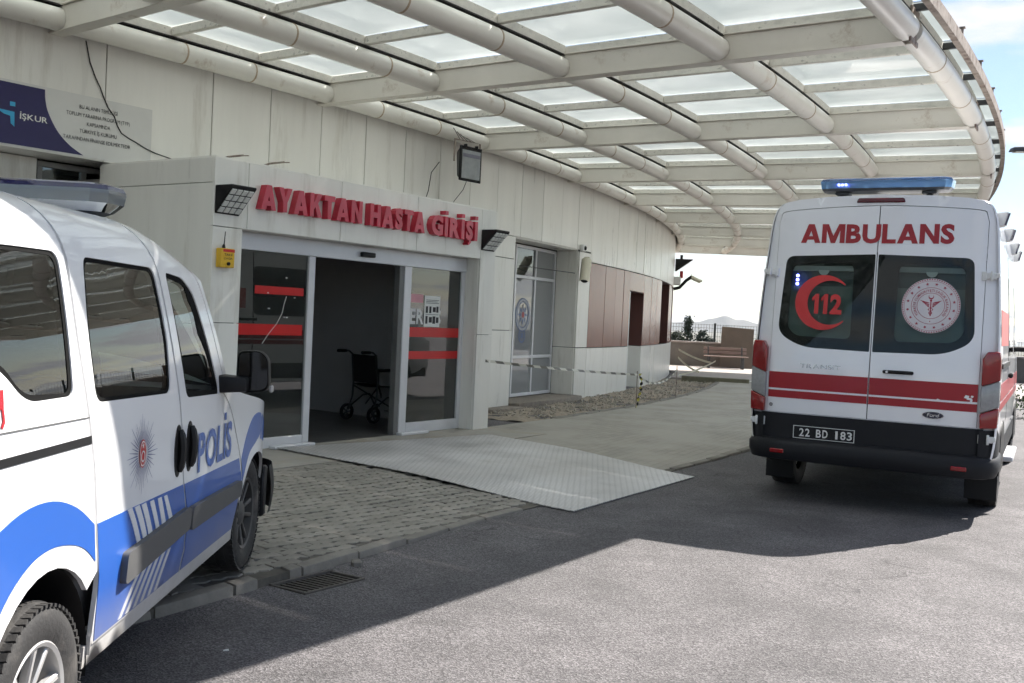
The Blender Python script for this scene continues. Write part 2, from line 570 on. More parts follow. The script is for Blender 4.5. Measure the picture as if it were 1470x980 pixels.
def wbuild(mb, name, mat, parent=None, **kw):
    o = mb.build(name, mat, None, **kw)
    return keep(o, parent) if parent is not None else o

def arcslab(mb, t0, t1, r0, r1, z0, z1, n=None, zf=None):
    """curved slab between two angles, offsets and heights"""
    n = n or max(1, int(abs(t1 - t0) / 0.6))
    b = len(mb.v)
    for i in range(n + 1):
        t = t0 + (t1 - t0) * i / n
        for off, z in ((r0, z0), (r1, z0), (r1, z1), (r0, z1)):
            mb.v.append(tuple(PO(t, off, z)))
    for i in range(n):
        for k in range(4):
            a, c = b + i * 4 + k, b + i * 4 + (k + 1) % 4
            mb.f.append((a, c, c + 4, a + 4))
    mb.f.append((b, b + 1, b + 2, b + 3))
    e = b + n * 4
    mb.f.append((e + 3, e + 2, e + 1, e))
    return mb

def pfbox(mb, s0, s1, d0, d1, z0, z1):
    return mb.hexa([PF(s0, d0, z0), PF(s1, d0, z0), PF(s1, d1, z0), PF(s0, d1, z0)],
                   [PF(s0, d0, z1), PF(s1, d0, z1), PF(s1, d1, z1), PF(s0, d1, z1)])

# ------------------------------------------------------------------ ground materials
def mat_asphalt():
    m = bpy.data.materials.new("asphalt")
    n, l = nodes_of(m); b = n["Principled BSDF"]
    tc = n.new("ShaderNodeTexCoord")
    vo = n.new("ShaderNodeTexVoronoi"); vo.inputs["Scale"].default_value = 125
    l.new(tc.outputs["Object"], vo.inputs["Vector"])
    n1 = n.new("ShaderNodeTexNoise"); n1.inputs["Scale"].default_value = 55; n1.inputs["Detail"].default_value = 3
    n2 = n.new("ShaderNodeTexNoise"); n2.inputs["Scale"].default_value = 0.55; n2.inputs["Detail"].default_value = 6; n2.inputs["Roughness"].default_value = 0.6
    n3 = n.new("ShaderNodeTexNoise"); n3.inputs["Scale"].default_value = 2.6; n3.inputs["Detail"].default_value = 5
    for q in (n1, n2, n3): l.new(tc.outputs["Object"], q.inputs["Vector"])
    cr = n.new("ShaderNodeValToRGB")
    cr.color_ramp.elements[0].position = 0.05; cr.color_ramp.elements[0].color = (0.040, 0.037, 0.038, 1)
    cr.color_ramp.elements[1].position = 0.95; cr.color_ramp.elements[1].color = (0.19, 0.177, 0.181, 1)
    e = cr.color_ramp.elements.new(0.5); e.color = (0.098, 0.090, 0.093, 1)
    l.new(vo.outputs["Color"], cr.inputs[0])
    r2 = n.new("ShaderNodeMapRange"); r2.inputs["From Min"].default_value = 0.3; r2.inputs["From Max"].default_value = 0.7
    r2.inputs["To Min"].default_value = 0.80; r2.inputs["To Max"].default_value = 1.18
    l.new(n2.outputs["Fac"], r2.inputs["Value"])
    r3 = n.new("ShaderNodeMapRange"); r3.inputs["From Min"].default_value = 0.3; r3.inputs["From Max"].default_value = 0.7
    r3.inputs["To Min"].default_value = 0.80; r3.inputs["To Max"].default_value = 1.15
    l.new(n3.outputs["Fac"], r3.inputs["Value"])
    mu = n.new("ShaderNodeMath"); mu.operation = 'MULTIPLY'
    l.new(r2.outputs[0], mu.inputs[0]); l.new(r3.outputs[0], mu.inputs[1])
    hs = n.new("ShaderNodeHueSaturation"); l.new(cr.outputs[0], hs.inputs["Color"]); l.new(mu.outputs[0], hs.inputs["Value"])
    st = n.new("ShaderNodeTexNoise"); st.inputs["Scale"].default_value = 0.9; st.inputs["Detail"].default_value = 8; st.inputs["Roughness"].default_value = 0.62; st.inputs["Distortion"].default_value = 0.6
    mpv = n.new("ShaderNodeMapping"); mpv.inputs["Location"].default_value = (3.1, 8.4, 0); l.new(tc.outputs["Object"], mpv.inputs[0]); l.new(mpv.outputs[0], st.inputs["Vector"])
    sr = n.new("ShaderNodeValToRGB"); sr.color_ramp.elements[0].position = 0.54; sr.color_ramp.elements[1].position = 0.68; sr.color_ramp.elements[1].color = (.5, .5, .5, 1)
    l.new(st.outputs["Fac"], sr.inputs[0])
    m1 = n.new("ShaderNodeMixRGB"); m1.inputs["Color2"].default_value = (0.045, 0.043, 0.043, 1)
    l.new(sr.outputs[0], m1.inputs["Fac"]); l.new(hs.outputs[0], m1.inputs["Color1"])
    # hairline cracks, only here and there
    wob = n.new("ShaderNodeTexNoise"); wob.inputs["Scale"].default_value = 2.4; wob.inputs["Detail"].default_value = 4; l.new(tc.outputs["Object"], wob.inputs["Vector"])
    wm = n.new("ShaderNodeMixRGB"); wm.blend_type = 'ADD'; wm.inputs["Fac"].default_value = 0.45
    l.new(tc.outputs["Object"], wm.inputs["Color1"]); l.new(wob.outputs["Color"], wm.inputs["Color2"])
    ck = n.new("ShaderNodeTexVoronoi"); ck.feature = 'DISTANCE_TO_EDGE'; ck.inputs["Scale"].default_value = 0.42
    l.new(wm.outputs[0], ck.inputs["Vector"])
    cc = n.new("ShaderNodeValToRGB"); cc.color_ramp.elements[0].position = 0.0; cc.color_ramp.elements[0].color = (.75, .75, .75, 1); cc.color_ramp.elements[1].position = 0.0032; cc.color_ramp.elements[1].color = (0, 0, 0, 1)
    l.new(ck.outputs["Distance"], cc.inputs[0])
    cm = n.new("ShaderNodeMath"); cm.operation = 'MULTIPLY'
    cg = n.new("ShaderNodeValToRGB"); cg.color_ramp.elements[0].position = 0.50; cg.color_ramp.elements[1].position = 0.58
    l.new(n2.outputs["Fac"], cg.inputs[0]); l.new(cc.outputs[0], cm.inputs[0]); l.new(cg.outputs[0], cm.inputs[1])
    m2 = n.new("ShaderNodeMixRGB"); m2.inputs["Color2"].default_value = (0.018, 0.017, 0.017, 1)
    l.new(cm.outputs[0], m2.inputs["Fac"]); l.new(m1.outputs[0], m2.inputs["Color1"])
    # worn wheel tracks following the bend, and a few oil drips
    vs_ = n.new("ShaderNodeVectorMath"); vs_.operation = 'SUBTRACT'; vs_.inputs[1].default_value = (CX, CY, 0)
    vl_ = n.new("ShaderNodeVectorMath"); vl_.operation = 'LENGTH'
    l.new(tc.outputs["Object"], vs_.inputs[0]); l.new(vs_.outputs[0], vl_.inputs[0])
    ra = n.new("ShaderNodeMath"); ra.operation = 'ADD'
    rw_ = n.new("ShaderNodeMath"); rw_.operation = 'MULTIPLY'; rw_.inputs[1].default_value = 0.9
    l.new(n2.outputs["Fac"], rw_.inputs[0]); l.new(vl_.outputs["Value"], ra.inputs[0]); l.new(rw_.outputs[0], ra.inputs[1])
    rr_ = n.new("ShaderNodeMapRange"); rr_.inputs["From Min"].default_value = RW + 5.2; rr_.inputs["From Max"].default_value = RW + 10.2
    l.new(ra.outputs[0], rr_.inputs["Value"])
    tk = n.new("ShaderNodeValToRGB"); el = tk.color_ramp.elements
    el[0].position = 0.0; el[0].color = (1, 1, 1, 1); el[1].position = 1.0; el[1].color = (1, 1, 1, 1)
    for p_, c_ in ((.14, 1), (.22, .86), (.30, 1), (.50, 1), (.58, .87), (.66, 1.0)):
        q_ = el.new(p_); q_.color = (c_, c_, c_, 1)
    l.new(rr_.outputs[0], tk.inputs[0])
    m3 = n.new("ShaderNodeMixRGB"); m3.blend_type = 'MULTIPLY'; m3.inputs["Fac"].default_value = 1.0
    l.new(m2.outputs[0], m3.inputs["Color1"]); l.new(tk.outputs[0], m3.inputs["Color2"])
    od = n.new("ShaderNodeTexVoronoi"); od.inputs["Scale"].default_value = 0.8; l.new(wm.outputs[0], od.inputs["Vector"])
    oc = n.new("ShaderNodeValToRGB"); oc.color_ramp.elements[0].position = 0.025; oc.color_ramp.elements[0].color = (.6, .6, .6, 1); oc.color_ramp.elements[1].position = 0.055; oc.color_ramp.elements[1].color = (0, 0, 0, 1)
    l.new(od.outputs["Distance"], oc.inputs[0])
    m4 = n.new("ShaderNodeMixRGB"); m4.inputs["Color2"].default_value = (0.03, 0.029, 0.029, 1)
    l.new(oc.outputs[0], m4.inputs["Fac"]); l.new(m3.outputs[0], m4.inputs["Color1"])
    l.new(m4.outputs[0], b.inputs["Base Color"])
    b.inputs["Roughness"].default_value = 0.86
    bp = n.new("ShaderNodeBump"); bp.inputs["Strength"].default_value = 0.55; bp.inputs["Distance"].default_value = 0.006
    ad = n.new("ShaderNodeMath"); ad.operation = 'ADD'
    l.new(vo.outputs["Distance"], ad.inputs[0]); l.new(n1.outputs["Fac"], ad.inputs[1])
    l.new(ad.outputs[0], bp.inputs["Height"]); l.new(bp.outputs[0], b.inputs["Normal"])
    return m

def mat_plate():
    """aluminium tread plate: short raised bars in rows"""
    m = bpy.data.materials.new("tread_plate")
    n, l = nodes_of(m); b = n["Principled BSDF"]
    tc = n.new("ShaderNodeTexCoord")
    mp = n.new("ShaderNodeMapping"); mp.inputs["Rotation"].default_value = (0, 0, R_(56))
    l.new(tc.outputs["Object"], mp.inputs[0])
    bk = n.new("ShaderNodeTexBrick")
    bk.inputs["Scale"].default_value = 1.0
    bk.inputs["Brick Width"].default_value = 0.085; bk.inputs["Row Height"].default_value = 0.034
    bk.inputs["Mortar Size"].default_value = 0.009; bk.inputs["Mortar Smooth"].default_value = 0.6
    l.new(mp.outputs[0], bk.inputs["Vector"])
    ns = n.new("ShaderNodeTexNoise"); ns.inputs["Scale"].default_value = 1.6; ns.inputs["Detail"].default_value = 7
    l.new(tc.outputs["Object"], ns.inputs["Vector"])
    cr = n.new("ShaderNodeValToRGB")
    cr.color_ramp.elements[0].position = 0.3; cr.color_ramp.elements[0].color = (0.46, 0.45, 0.44, 1)
    cr.color_ramp.elements[1].position = 0.65; cr.color_ramp.elements[1].color = (0.78, 0.77, 0.77, 1)
    l.new(ns.outputs["Fac"], cr.inputs[0])
    mx = n.new("ShaderNodeMixRGB"); mx.blend_type = 'MULTIPLY'; mx.inputs["Fac"].default_value = 0.42
    inv = n.new("ShaderNodeMath"); inv.operation = 'SUBTRACT'; inv.inputs[0].default_value = 1.0
    l.new(bk.outputs["Fac"], inv.inputs[1])
    l.new(cr.outputs[0], mx.inputs["Color1"]); l.new(inv.outputs[0], mx.inputs["Color2"])
    dn = n.new("ShaderNodeTexNoise"); dn.inputs["Scale"].default_value = 0.8; dn.inputs["Detail"].default_value = 9; dn.inputs["Roughness"].default_value = .7
    l.new(tc.outputs["Object"], dn.inputs["Vector"])
    dc = n.new("ShaderNodeValToRGB"); dc.color_ramp.elements[0].position = .46; dc.color_ramp.elements[1].position = .66; dc.color_ramp.elements[1].color = (.55, .55, .55, 1)
    l.new(dn.outputs["Fac"], dc.inputs[0])
    dm_ = n.new("ShaderNodeMixRGB"); dm_.inputs["Color2"].default_value = (0.27, 0.25, 0.22, 1)
    l.new(dc.outputs[0], dm_.inputs["Fac"]); l.new(mx.outputs[0], dm_.inputs["Color1"])
    l.new(dm_.outputs[0], b.inputs["Base Color"])
    b.inputs["Metallic"].default_value = 0.25; b.inputs["Roughness"].default_value = 0.5
    bp = n.new("ShaderNodeBump"); bp.inputs["Strength"].default_value = 0.5; bp.inputs["Distance"].default_value = 0.004
    l.new(inv.outputs[0], bp.inputs["Height"]); l.new(bp.outputs[0], b.inputs["Normal"])
    return m

def mat_far_paving():
    """worn block paving seen from a distance: courses follow the curve"""
    m = bpy.data.materials.new("worn_paving")
    n, l = nodes_of(m); b = n["Principled BSDF"]
    tc = n.new("ShaderNodeTexCoord")
    mp = n.new("ShaderNodeMapping"); mp.inputs["Rotation"].default_value = (0, 0, R_(-62))
    l.new(tc.outputs["Object"], mp.inputs[0])
    bk = n.new("ShaderNodeTexBrick")
    bk.inputs["Scale"].default_value = 1.0
    bk.inputs["Brick Width"].default_value = 0.2; bk.inputs["Row Height"].default_value = 0.1
    bk.inputs["Mortar Size"].default_value = 0.004
    bk.inputs["Color1"].default_value = (0.31, 0.29, 0.25, 1); bk.inputs["Color2"].default_value = (0.26, 0.245, 0.215, 1)
    bk.inputs["Mortar"].default_value = (0.20, 0.18, 0.155, 1)
    l.new(mp.outputs[0], bk.inputs["Vector"])
    ns = n.new("ShaderNodeTexNoise"); ns.inputs["Scale"].default_value = 1.1; ns.inputs["Detail"].default_value = 8
    l.new(tc.outputs["Object"], ns.inputs["Vector"])
    cr = n.new("ShaderNodeValToRGB")
    cr.color_ramp.elements[0].position = 0.42; cr.color_ramp.elements[0].color = (0, 0, 0, 1)
    cr.color_ramp.elements[1].position = 0.6; cr.color_ramp.elements[1].color = (0.8, 0.8, 0.8, 1)
    l.new(ns.outputs["Fac"], cr.inputs[0])
    mx = n.new("ShaderNodeMixRGB"); mx.inputs["Color2"].default_value = (0.345, 0.325, 0.285, 1)
    l.new(cr.outputs[0], mx.inputs["Fac"]); l.new(bk.outputs["Color"], mx.inputs["Color1"])
    l.new(mx.outputs[0], b.inputs["Base Color"])
    b.inputs["Roughness"].default_value = 0.8
    bp = n.new("ShaderNodeBump"); bp.inputs["Strength"].default_value = 0.3; bp.inputs["Distance"].default_value = 0.004
    n4 = n.new("ShaderNodeTexNoise"); n4.inputs["Scale"].default_value = 60
    l.new(tc.outputs["Object"], n4.inputs["Vector"])
    l.new(n4.outputs["Fac"], bp.inputs["Height"]); l.new(bp.outputs[0], b.inputs["Normal"])
    return m

M_ASPH, M_PLATE, M_FARPAV = mat_asphalt(), mat_plate(), mat_far_paving()
M_PAVER = pm("concrete_paver", (0.225, 0.208, 0.18), 0.85, var=0.22, scale=9, rand=0.16, dirt=(0.30, 0.225, 0.14), damt=0.5, dscale=1.3, dpos=0.56, bump=0.4, bscale=120, dist=0.004)
M_JOINT = pm("sandy_joint", (0.10, 0.09, 0.075), 0.95, var=0.25, scale=30)
M_KERB = pm("kerb_stone_concrete", (0.185, 0.17, 0.148), 0.85, var=0.2, scale=12, rand=0.08, bump=0.4, bscale=90, dist=0.004)
M_DIRT = pm("dry_dirt", (0.30, 0.25, 0.195), 0.95, var=0.3, scale=6, dirt=(0.40, 0.36, 0.30), damt=0.7, dscale=16, dpos=0.5, bump=0.8, bscale=35, dist=0.02)
M_PLAIN = pm("dry_plain", (0.10, 0.088, 0.065), 0.95, var=0.3, scale=0.004, dirt=(0.10, 0.11, 0.06), damt=0.8, dscale=0.006, dpos=0.5)
M_HILL = pm("far_hill_scrub", (0.075, 0.07, 0.06), 0.95, var=0.2, scale=0.002, dirt=(0.05, 0.055, 0.04), damt=0.7, dscale=0.003, dpos=0.48)
M_TERR = pm("terrace_concrete", (0.30, 0.27, 0.25), 0.85, var=0.12, scale=3, bump=0.2, bscale=60)

# ------------------------------------------------------------------ terrain, road, pavement
def terrain_z(d):
    if d < 48: return -0.06
    if d < 260: return -0.06 - 38.0 * ((d - 48) / 212.0) ** 1.2
    return -38.06 - 0.002 * min(d - 260, 6000)
mb = MB()
rings = [0, 20, 40, 48, 60, 80, 110, 150, 200, 260, 400, 700, 1200, 2200, 4000, 8000, 16000, 30000]
NS = 72
for r in rings:
    for k in range(NS):
        a = 2 * PI * k / NS
        w = 0 if r < 300 else 6 * math.sin(a * 7 + r) * math.cos(r * 0.003 + a * 3)
        mb.v.append((r * math.cos(a), 4 + r * math.sin(a), terrain_z(r) + w))
for i in range(len(rings) - 1):
    for k in range(NS):
        q = (k + 1) % NS
        mb.f.append((i * NS + k, i * NS + q, (i + 1) * NS + q, (i + 1) * NS + k))
tag(mb.build("terrain", M_PLAIN, smooth=True), kind="structure")

def hill(name, cx, cy, L, W, Hh, seed, ang=0.0, base=-45):
    rnd = random.Random(seed)
    ph = [rnd.uniform(0, 6.28) for _ in range(8)]
    def f(u, v):
        x, y = (u - .5) * 2, (v - .5) * 2
        e = max(0, 1 - (abs(x) ** 1.7 + abs(y) ** 2) ** .8)
        rg = 1 + .13 * math.sin(9 * x + ph[0]) + .07 * math.sin(21 * x + ph[1] + 3 * y) + .05 * math.sin(37 * x + ph[2]) + .06 * math.sin(11 * y + ph[3] + 5 * x)
        px, py = x * L, y * W
        return (cx + px * math.cos(ang) - py * math.sin(ang), cy + px * math.sin(ang) + py * math.cos(ang), base - 8 + (Hh - base) * e ** 1.15 * rg)
    m = MB(); m.grid(f, 70, 16)
    return tag(m.build(name, M_HILL, smooth=True), kind="structure")
hill("hill", 2080, 9800, 1050, 900, 92, 3, -0.15)
hill("hill", 4600, 13500, 3600, 1500, 38, 5, -0.1)
hill("hill", -1500, 14500, 4200, 1500, 34, 8, 0.05)

def walk_z(th):
    """pavement height over the road: it falls to nothing towards the ramp"""
    if th < -39.6: return .055
    if th < -36.6: e = (th + 39.6) / 3.0; return .055 - .037 * e * e * (3 - 2 * e)
    if th < -33: return .018
    return .018 + .02 * min(1, (th + 33) / 3)
def kerb_r(th):
    if th < -37.1:
        return 4.87 + (-37.1 - th) * 0.155
    if th < -33: return 4.70 + 0.17 * (-33 - th) / 4.1
    return 4.70

# road sheet with an opening for the drain
DR = [Vector((-1.245, 5.40)), Vector((-0.985, 5.755)), Vector((-0.765, 5.595)), Vector((-1.02, 5.25))]
mb = MB()
patch(mb, [(-70, -60), (70, -60), (70, 39), (-70, 39)], lambda u, v, o: (u, v, 0.0), holes=[[tuple(q) for q in DR]], d=7.0)
tag(mb.build("road", M_ASPH), kind="structure")

sidewalk = empty("sidewalk", tuple(PO(-33, 3.3, 0)), kind="structure")
# bedding under the block paving and the worn paving beyond the ramp
mb = MB()
ths = [-47 + i * 0.5 for i in range(0, 31)]
for a, c in zip(ths[:-1], ths[1:]):
    mb.hexa([PO(a, 1.2, -.04), PO(c, 1.2, -.04), PO(c, kerb_r(c) - .02, -.04), PO(a, kerb_r(a) - .02, -.04)],
            [PO(a, 1.2, .0505), PO(c, 1.2, .0505), PO(c, kerb_r(c) - .02, walk_z(c) - .010), PO(a, kerb_r(a) - .02, walk_z(a) - .010)])
wbuild(mb, "bedding", M_JOINT, sidewalk)
mb = MB()
arcslab(mb, -47, -31.8, 1.3, 2.42, -.03, .064)
wbuild(mb, "entrance_apron", pm("apron_concrete", (0.33, 0.31, 0.275), 0.8, var=0.14, scale=3, dirt=(0.30, 0.25, 0.17), damt=0.6, dscale=1.6, dpos=0.5, bump=0.3, bscale=70), sidewalk)
mb = MB()
thp = [-34.6 + 21.1 * i / 46 for i in range(47)]
for a, c in zip(thp[:-1], thp[1:]):
    mb.hexa([PO(a, 3.0, -.05), PO(c, 3.0, -.05), PO(c, 4.62, -.05), PO(a, 4.62, -.05)], [PO(a, 3.0, .056), PO(c, 3.0, .056), PO(c, 4.62, walk_z(c) - .003), PO(a, 4.62, walk_z(a) - .003)])
arcslab(mb, -34.6, -13.5, 1.5, 2.999, -.05, .056, n=46)
wbuild(mb, "paving", M_FARPAV, sidewalk)

# kerb stones
th = -47.0
stones = []
while th < -13.6:
    L = 0.5
    step = math.degrees(L / (RW + 4.7))
    stones.append((th, th + step)); th += step
on_plate = lambda t: -36.35 < t < -33.35
k0 = MB()
for a, c in stones:
    mid = (a + c) / 2
    if on_plate(mid): continue
    p = PO(mid, kerb_r(mid))
    if (p - Vector((-1.13, 5.50, 0))).length < 0.30:
        # broken stone beside the drain inlet
        spans = [(a, a + (c - a) * .30)] if False else [(a, a + (c - a) * .34), (a + (c - a) * .78, c)]
    else: spans = [(a, c)]
    for (u, v) in spans:
        m = MB()
        dz = random.uniform(-.007, .005); dr = random.uniform(-.008, .008)
        g_ = 0.006 / 0.9
        zt = walk_z(mid) + .004
        m.hexa([PO(u + g_, kerb_r(u) - .10 + dr, -.1), PO(v - g_, kerb_r(v) - .10 + dr, -.1), PO(v - g_, kerb_r(v) + dr, -.1), PO(u + g_, kerb_r(u) + dr, -.1)],
               [PO(u + g_, kerb_r(u) - .10 + dr, zt + dz), PO(v - g_, kerb_r(v) - .10 + dr, zt + dz + random.uniform(-.004, .004)), PO(v - g_, kerb_r(v) - .012 + dr, zt - .004 + dz), PO(u + g_, kerb_r(u) - .012 + dr, zt - .004 + dz)])
        wbuild(m, "kerb_stone", M_KERB, sidewalk, bevel=.012, seg=2)

# block paving: zigzag blocks in courses along the kerb
def paver_outline(z):
    h, w = .0975, .0475
    q = .012
    return [(-h, -w + q * z), (-h / 2, -w - q * z), (0, -w + q * z), (h / 2, -w - q * z), (h, -w + q * z),
            (h, w + q * z), (h / 2, w - q * z), (0, w + q * z), (-h / 2, w - q * z), (-h, w + q * z)]
def paver_geo(mb, fn, z):
    o = paver_outline(z); n = len(o)
    top = [(a * .955, b * .93) for a, b in o]
    vs = [fn(a, b, -.05) for a, b in o] + [fn(a, b, -.004) for a, b in o] + [fn(a, b, 0) for a, b in top]
    fs = [tuple(range(2 * n, 3 * n))]
    for i in range(n):
        j = (i + 1) % n
        fs += [(i, j, n + j, n + i), (n + i, n + j, 2 * n + j, 2 * n + i)]
    mb.add(vs, fs)
PL = [Vector((-2.30, 10.08)), Vector((0.54, 7.84)), Vector((1.86, 9.93)), Vector((-0.22, 12.08))]   # tread plate corners
def side_of_plate(p):
    a, b = PL[0], PL[1]
    return (b.x - a.x) * (p.y - a.y) - (b.y - a.y) * (p.x - a.x)
cells = []
row = 0
off = 2.47
while off < 6.2:
    arc_step = math.degrees(0.2 / (RW + off))
    th = -45 + (row % 2) * arc_step / 2
    while th < -31.5:
        p = PO(th, off)
        if off + .022 < kerb_r(th) - .105 and side_of_plate(p) < .04 * 3.6:
            cells.append((p, th, row))
        th += arc_step
    row += 1; off += 0.1
def seen_rank(c):
    p = c[0]
    vis = p.x / p.y > -0.262
    return (0 if vis else 1, p.length)
cells.sort(key=seen_rank)
pm_mesh = []
for z in (1, -1):
    m = MB(); paver_geo(m, lambda a, b, c: (a, b, c), z)
    pm_mesh.append(m.mesh("paver", M_PAVER))
rest = MB()
for i, (p, th, row) in enumerate(cells):
    e_ = max(0, min(1, ((p.xy - Vector((CX, CY))).length - RW - 3.0) / 1.6))
    z = .060 * (1 - e_) + walk_z(th) * e_ + random.uniform(-.003, .003) + .003 * math.sin(p.x * 2.1) * math.cos(p.y * 1.7)
    rz = R_(th + 90) + random.gauss(0, .012)
    tx, ty = random.gauss(0, .012), random.gauss(0, .012)
    if i < 300:
        o = bpy.data.objects.new("paver", pm_mesh[row % 2])
        o.location = (p.x, p.y, z); o.rotation_euler = (tx, ty, rz)
        COL.objects.link(o); keep(o, sidewalk)
    else:
        rot = Matrix.Rotation(rz, 3, 'Z')
        pos = Vector((p.x, p.y, z))
        paver_geo(rest, lambda a, b, c: pos + rot @ Vector((a, b, c + tx * b)), 1 if row % 2 == 0 else -1)
tag(wbuild(rest, "block_paving", M_PAVER, sidewalk), kind="stuff")

# tread plate ramp: flat on the pavement, dipping to the road
def plate_z(p):
    r = (Vector((p.x, p.y)) - Vector((CX, CY))).length - RW
    e = max(0.0, min(1.0, (r - 3.2) / 1.85))
    return 0.084 - 0.070 * e * e * (3 - 2 * e)
mb = MB()
top, nu, nv = [], 14, 12
for lay, dz in ((0, 0.0), (1, -0.007)):
    for i in range(nu + 1):
        for j in range(nv + 1):
            u, v = i / nu, j / nv
            p = (PL[0] * (1 - u) + PL[1] * u) * (1 - v) + (PL[3] * (1 - u) + PL[2] * u) * v
            mb.v.append((p.x, p.y, plate_z(p) + dz))
NN = (nu + 1) * (nv + 1)
for i in range(nu):
    for j in range(nv):
        a = i * (nv + 1) + j
        mb.f.append((a, a + nv + 1, a + nv + 2, a + 1))
        mb.f.append((NN + a, NN + a + 1, NN + a + nv + 2, NN + a + nv + 1))
bd = [i * (nv + 1) for i in range(nu + 1)] + [nu * (nv + 1) + j for j in range(1, nv + 1)] + [i * (nv + 1) + nv for i in range(nu - 1, -1, -1)] + [j for j in range(nv - 1, 0, -1)]
for a, c in zip(bd, bd[1:] + bd[:1]):
    mb.f.append((a, c, NN + c, NN + a))
ramp = mb.build("tread_plate_ramp", M_PLATE, smooth=True)
tag(ramp, "large silver tread plate ramp lying in front of the sliding door", "ramp")

# drain grate in its pit
dr = empty("drain_grate", (-1.0, 5.5, 0), label="rusty slotted drain grate in the asphalt beside the broken kerb", cat="drain")
def DP(u, v, z):
    p = (DR[0] * (1 - u) + DR[1] * u) * (1 - v) + (DR[3] * (1 - u) + DR[2] * u) * v
    return Vector((p.x, p.y, z))
mb = MB()
for (u0, v0, u1, v1) in ((0, 0, 1, 0), (1, 0, 1, 1), (1, 1, 0, 1), (0, 1, 0, 0)):
    mb.add([DP(u0, v0, 0.004), DP(u1, v1, 0.004), DP(u1, v1, -.45), DP(u0, v0, -.45)], [(0, 1, 2, 3)])
mb.add([DP(0, 0, -.45), DP(1, 0, -.45), DP(1, 1, -.45), DP(0, 1, -.45)], [(0, 1, 2, 3)])
wbuild(mb, "pit", M_BLACK, dr)
M_IRON = pm("worn_cast_iron", (0.085, 0.075, 0.066), 0.7, metal=0.2, var=0.3, scale=20, bump=0.3, bscale=80)
mb = MB()
for (a, c) in (((-.02, -.03), (1.02, .09)), ((-.02, .91), (1.02, 1.03)), ((-.02, .06), (.035, .94)), ((.965, .06), (1.02, .94))):
    mb.hexa([DP(a[0], a[1], -.05), DP(c[0], a[1], -.05), DP(c[0], c[1], -.05), DP(a[0], c[1], -.05)], [DP(a[0], a[1], .004), DP(c[0], a[1], .004), DP(c[0], c[1], .012), DP(a[0], c[1], .012)])
wbuild(mb, "frame", M_IRON, dr, bevel=.004)
for k in range(11):
    u = .05 + k * .0845
    m = MB()
    m.hexa([DP(u, .07, -.05), DP(u + .032, .07, -.05), DP(u + .032, .93, -.05), DP(u, .93, -.05)], [DP(u, .07, -.004), DP(u + .032, .07, -.004), DP(u + .032, .93, .003), DP(u, .93, .003)])
    wbuild(m, "grate_bar", M_IRON, dr)
# dark inlet behind the grate where the kerb is broken
rnd = random.Random(5)
for k in range(2):
    m = MB()
    m.box((0, 0, 0), ((.08, .04)[k], (.055, .028)[k], (.04, .022)[k]), Matrix.Rotation(rnd.uniform(0, 3), 3, 'Z'))
    o = m.build("stone_chip", M_KERB, bevel=.008)
    o.location = (-0.93 + rnd.uniform(-.1, .14), 5.83 + rnd.uniform(-.04, .1), .012)
    tag(o, ("larger broken concrete chip lying by the drain grate", "smaller broken concrete chip lying by the drain grate")[k], "stone", "chips by the drain")

# planting strip of dry dirt along the wall
mb = MB()
def dirt(u, v):
    th = -30.2 + 16.7 * u
    off = -0.1 + 1.75 * v
    e = 1 if .06 < v < .86 else 0
    z = -.005 + e * (.012 * math.sin(th * 3.1 + v * 5) * math.sin(v * 7) + random.uniform(0, .022))
    if v > .86: z = -.03
    return PO(th, off, z)
mb.grid(dirt, 150, 16)
tag(mb.build("planting_strip", M_DIRT, smooth=True), kind="structure")
mb = MB()
rnd = random.Random(11)
for k in range(1500):
    th, off = rnd.uniform(-29.5, -14), rnd.uniform(.05, 1.45)
    s_ = rnd.uniform(.008, .03)
    c = PO(th, off, .018 + rnd.uniform(0, .012))
    rot = Matrix.Rotation(rnd.uniform(0, 6), 3, Vector((rnd.random(), rnd.random(), rnd.random())).normalized())
    mb.box(c, (s_ * 1.6, s_, s_ * .8), rot)
tag(mb.build("gravel", pm("rubble_gravel", (0.40, 0.36, 0.30), 0.9, var=0.35, scale=20)), "loose rubble gravel scattered over the dirt strip along the wall", "gravel", kind="stuff")
# flat kerb edging between paving and dirt, lying unevenly
for k in range(24):
    th = -29.6 + k * .62
    m = MB()
    d0, d1 = random.uniform(-.03, .03), random.uniform(-.03, .03)
    m.hexa([PO(th, 1.44 + d0, -.06), PO(th + .6, 1.44 + d1, -.06), PO(th + .6, 1.56 + d1, -.06), PO(th, 1.56 + d0, -.06)],
           [PO(th, 1.44 + d0, .07), PO(th + .6, 1.44 + d1, .066), PO(th + .6, 1.56 + d1, .068), PO(th, 1.56 + d0, .07)])
    wbuild(m, "edging_stone", M_KERB, sidewalk, bevel=.01)
# ------------------------------------------------------------------ hospital front
bld = empty("hospital_building", tuple(PO(-30, 0, 0)), label="curved hospital front clad in white and brown panels behind the entrance porch", cat="building")

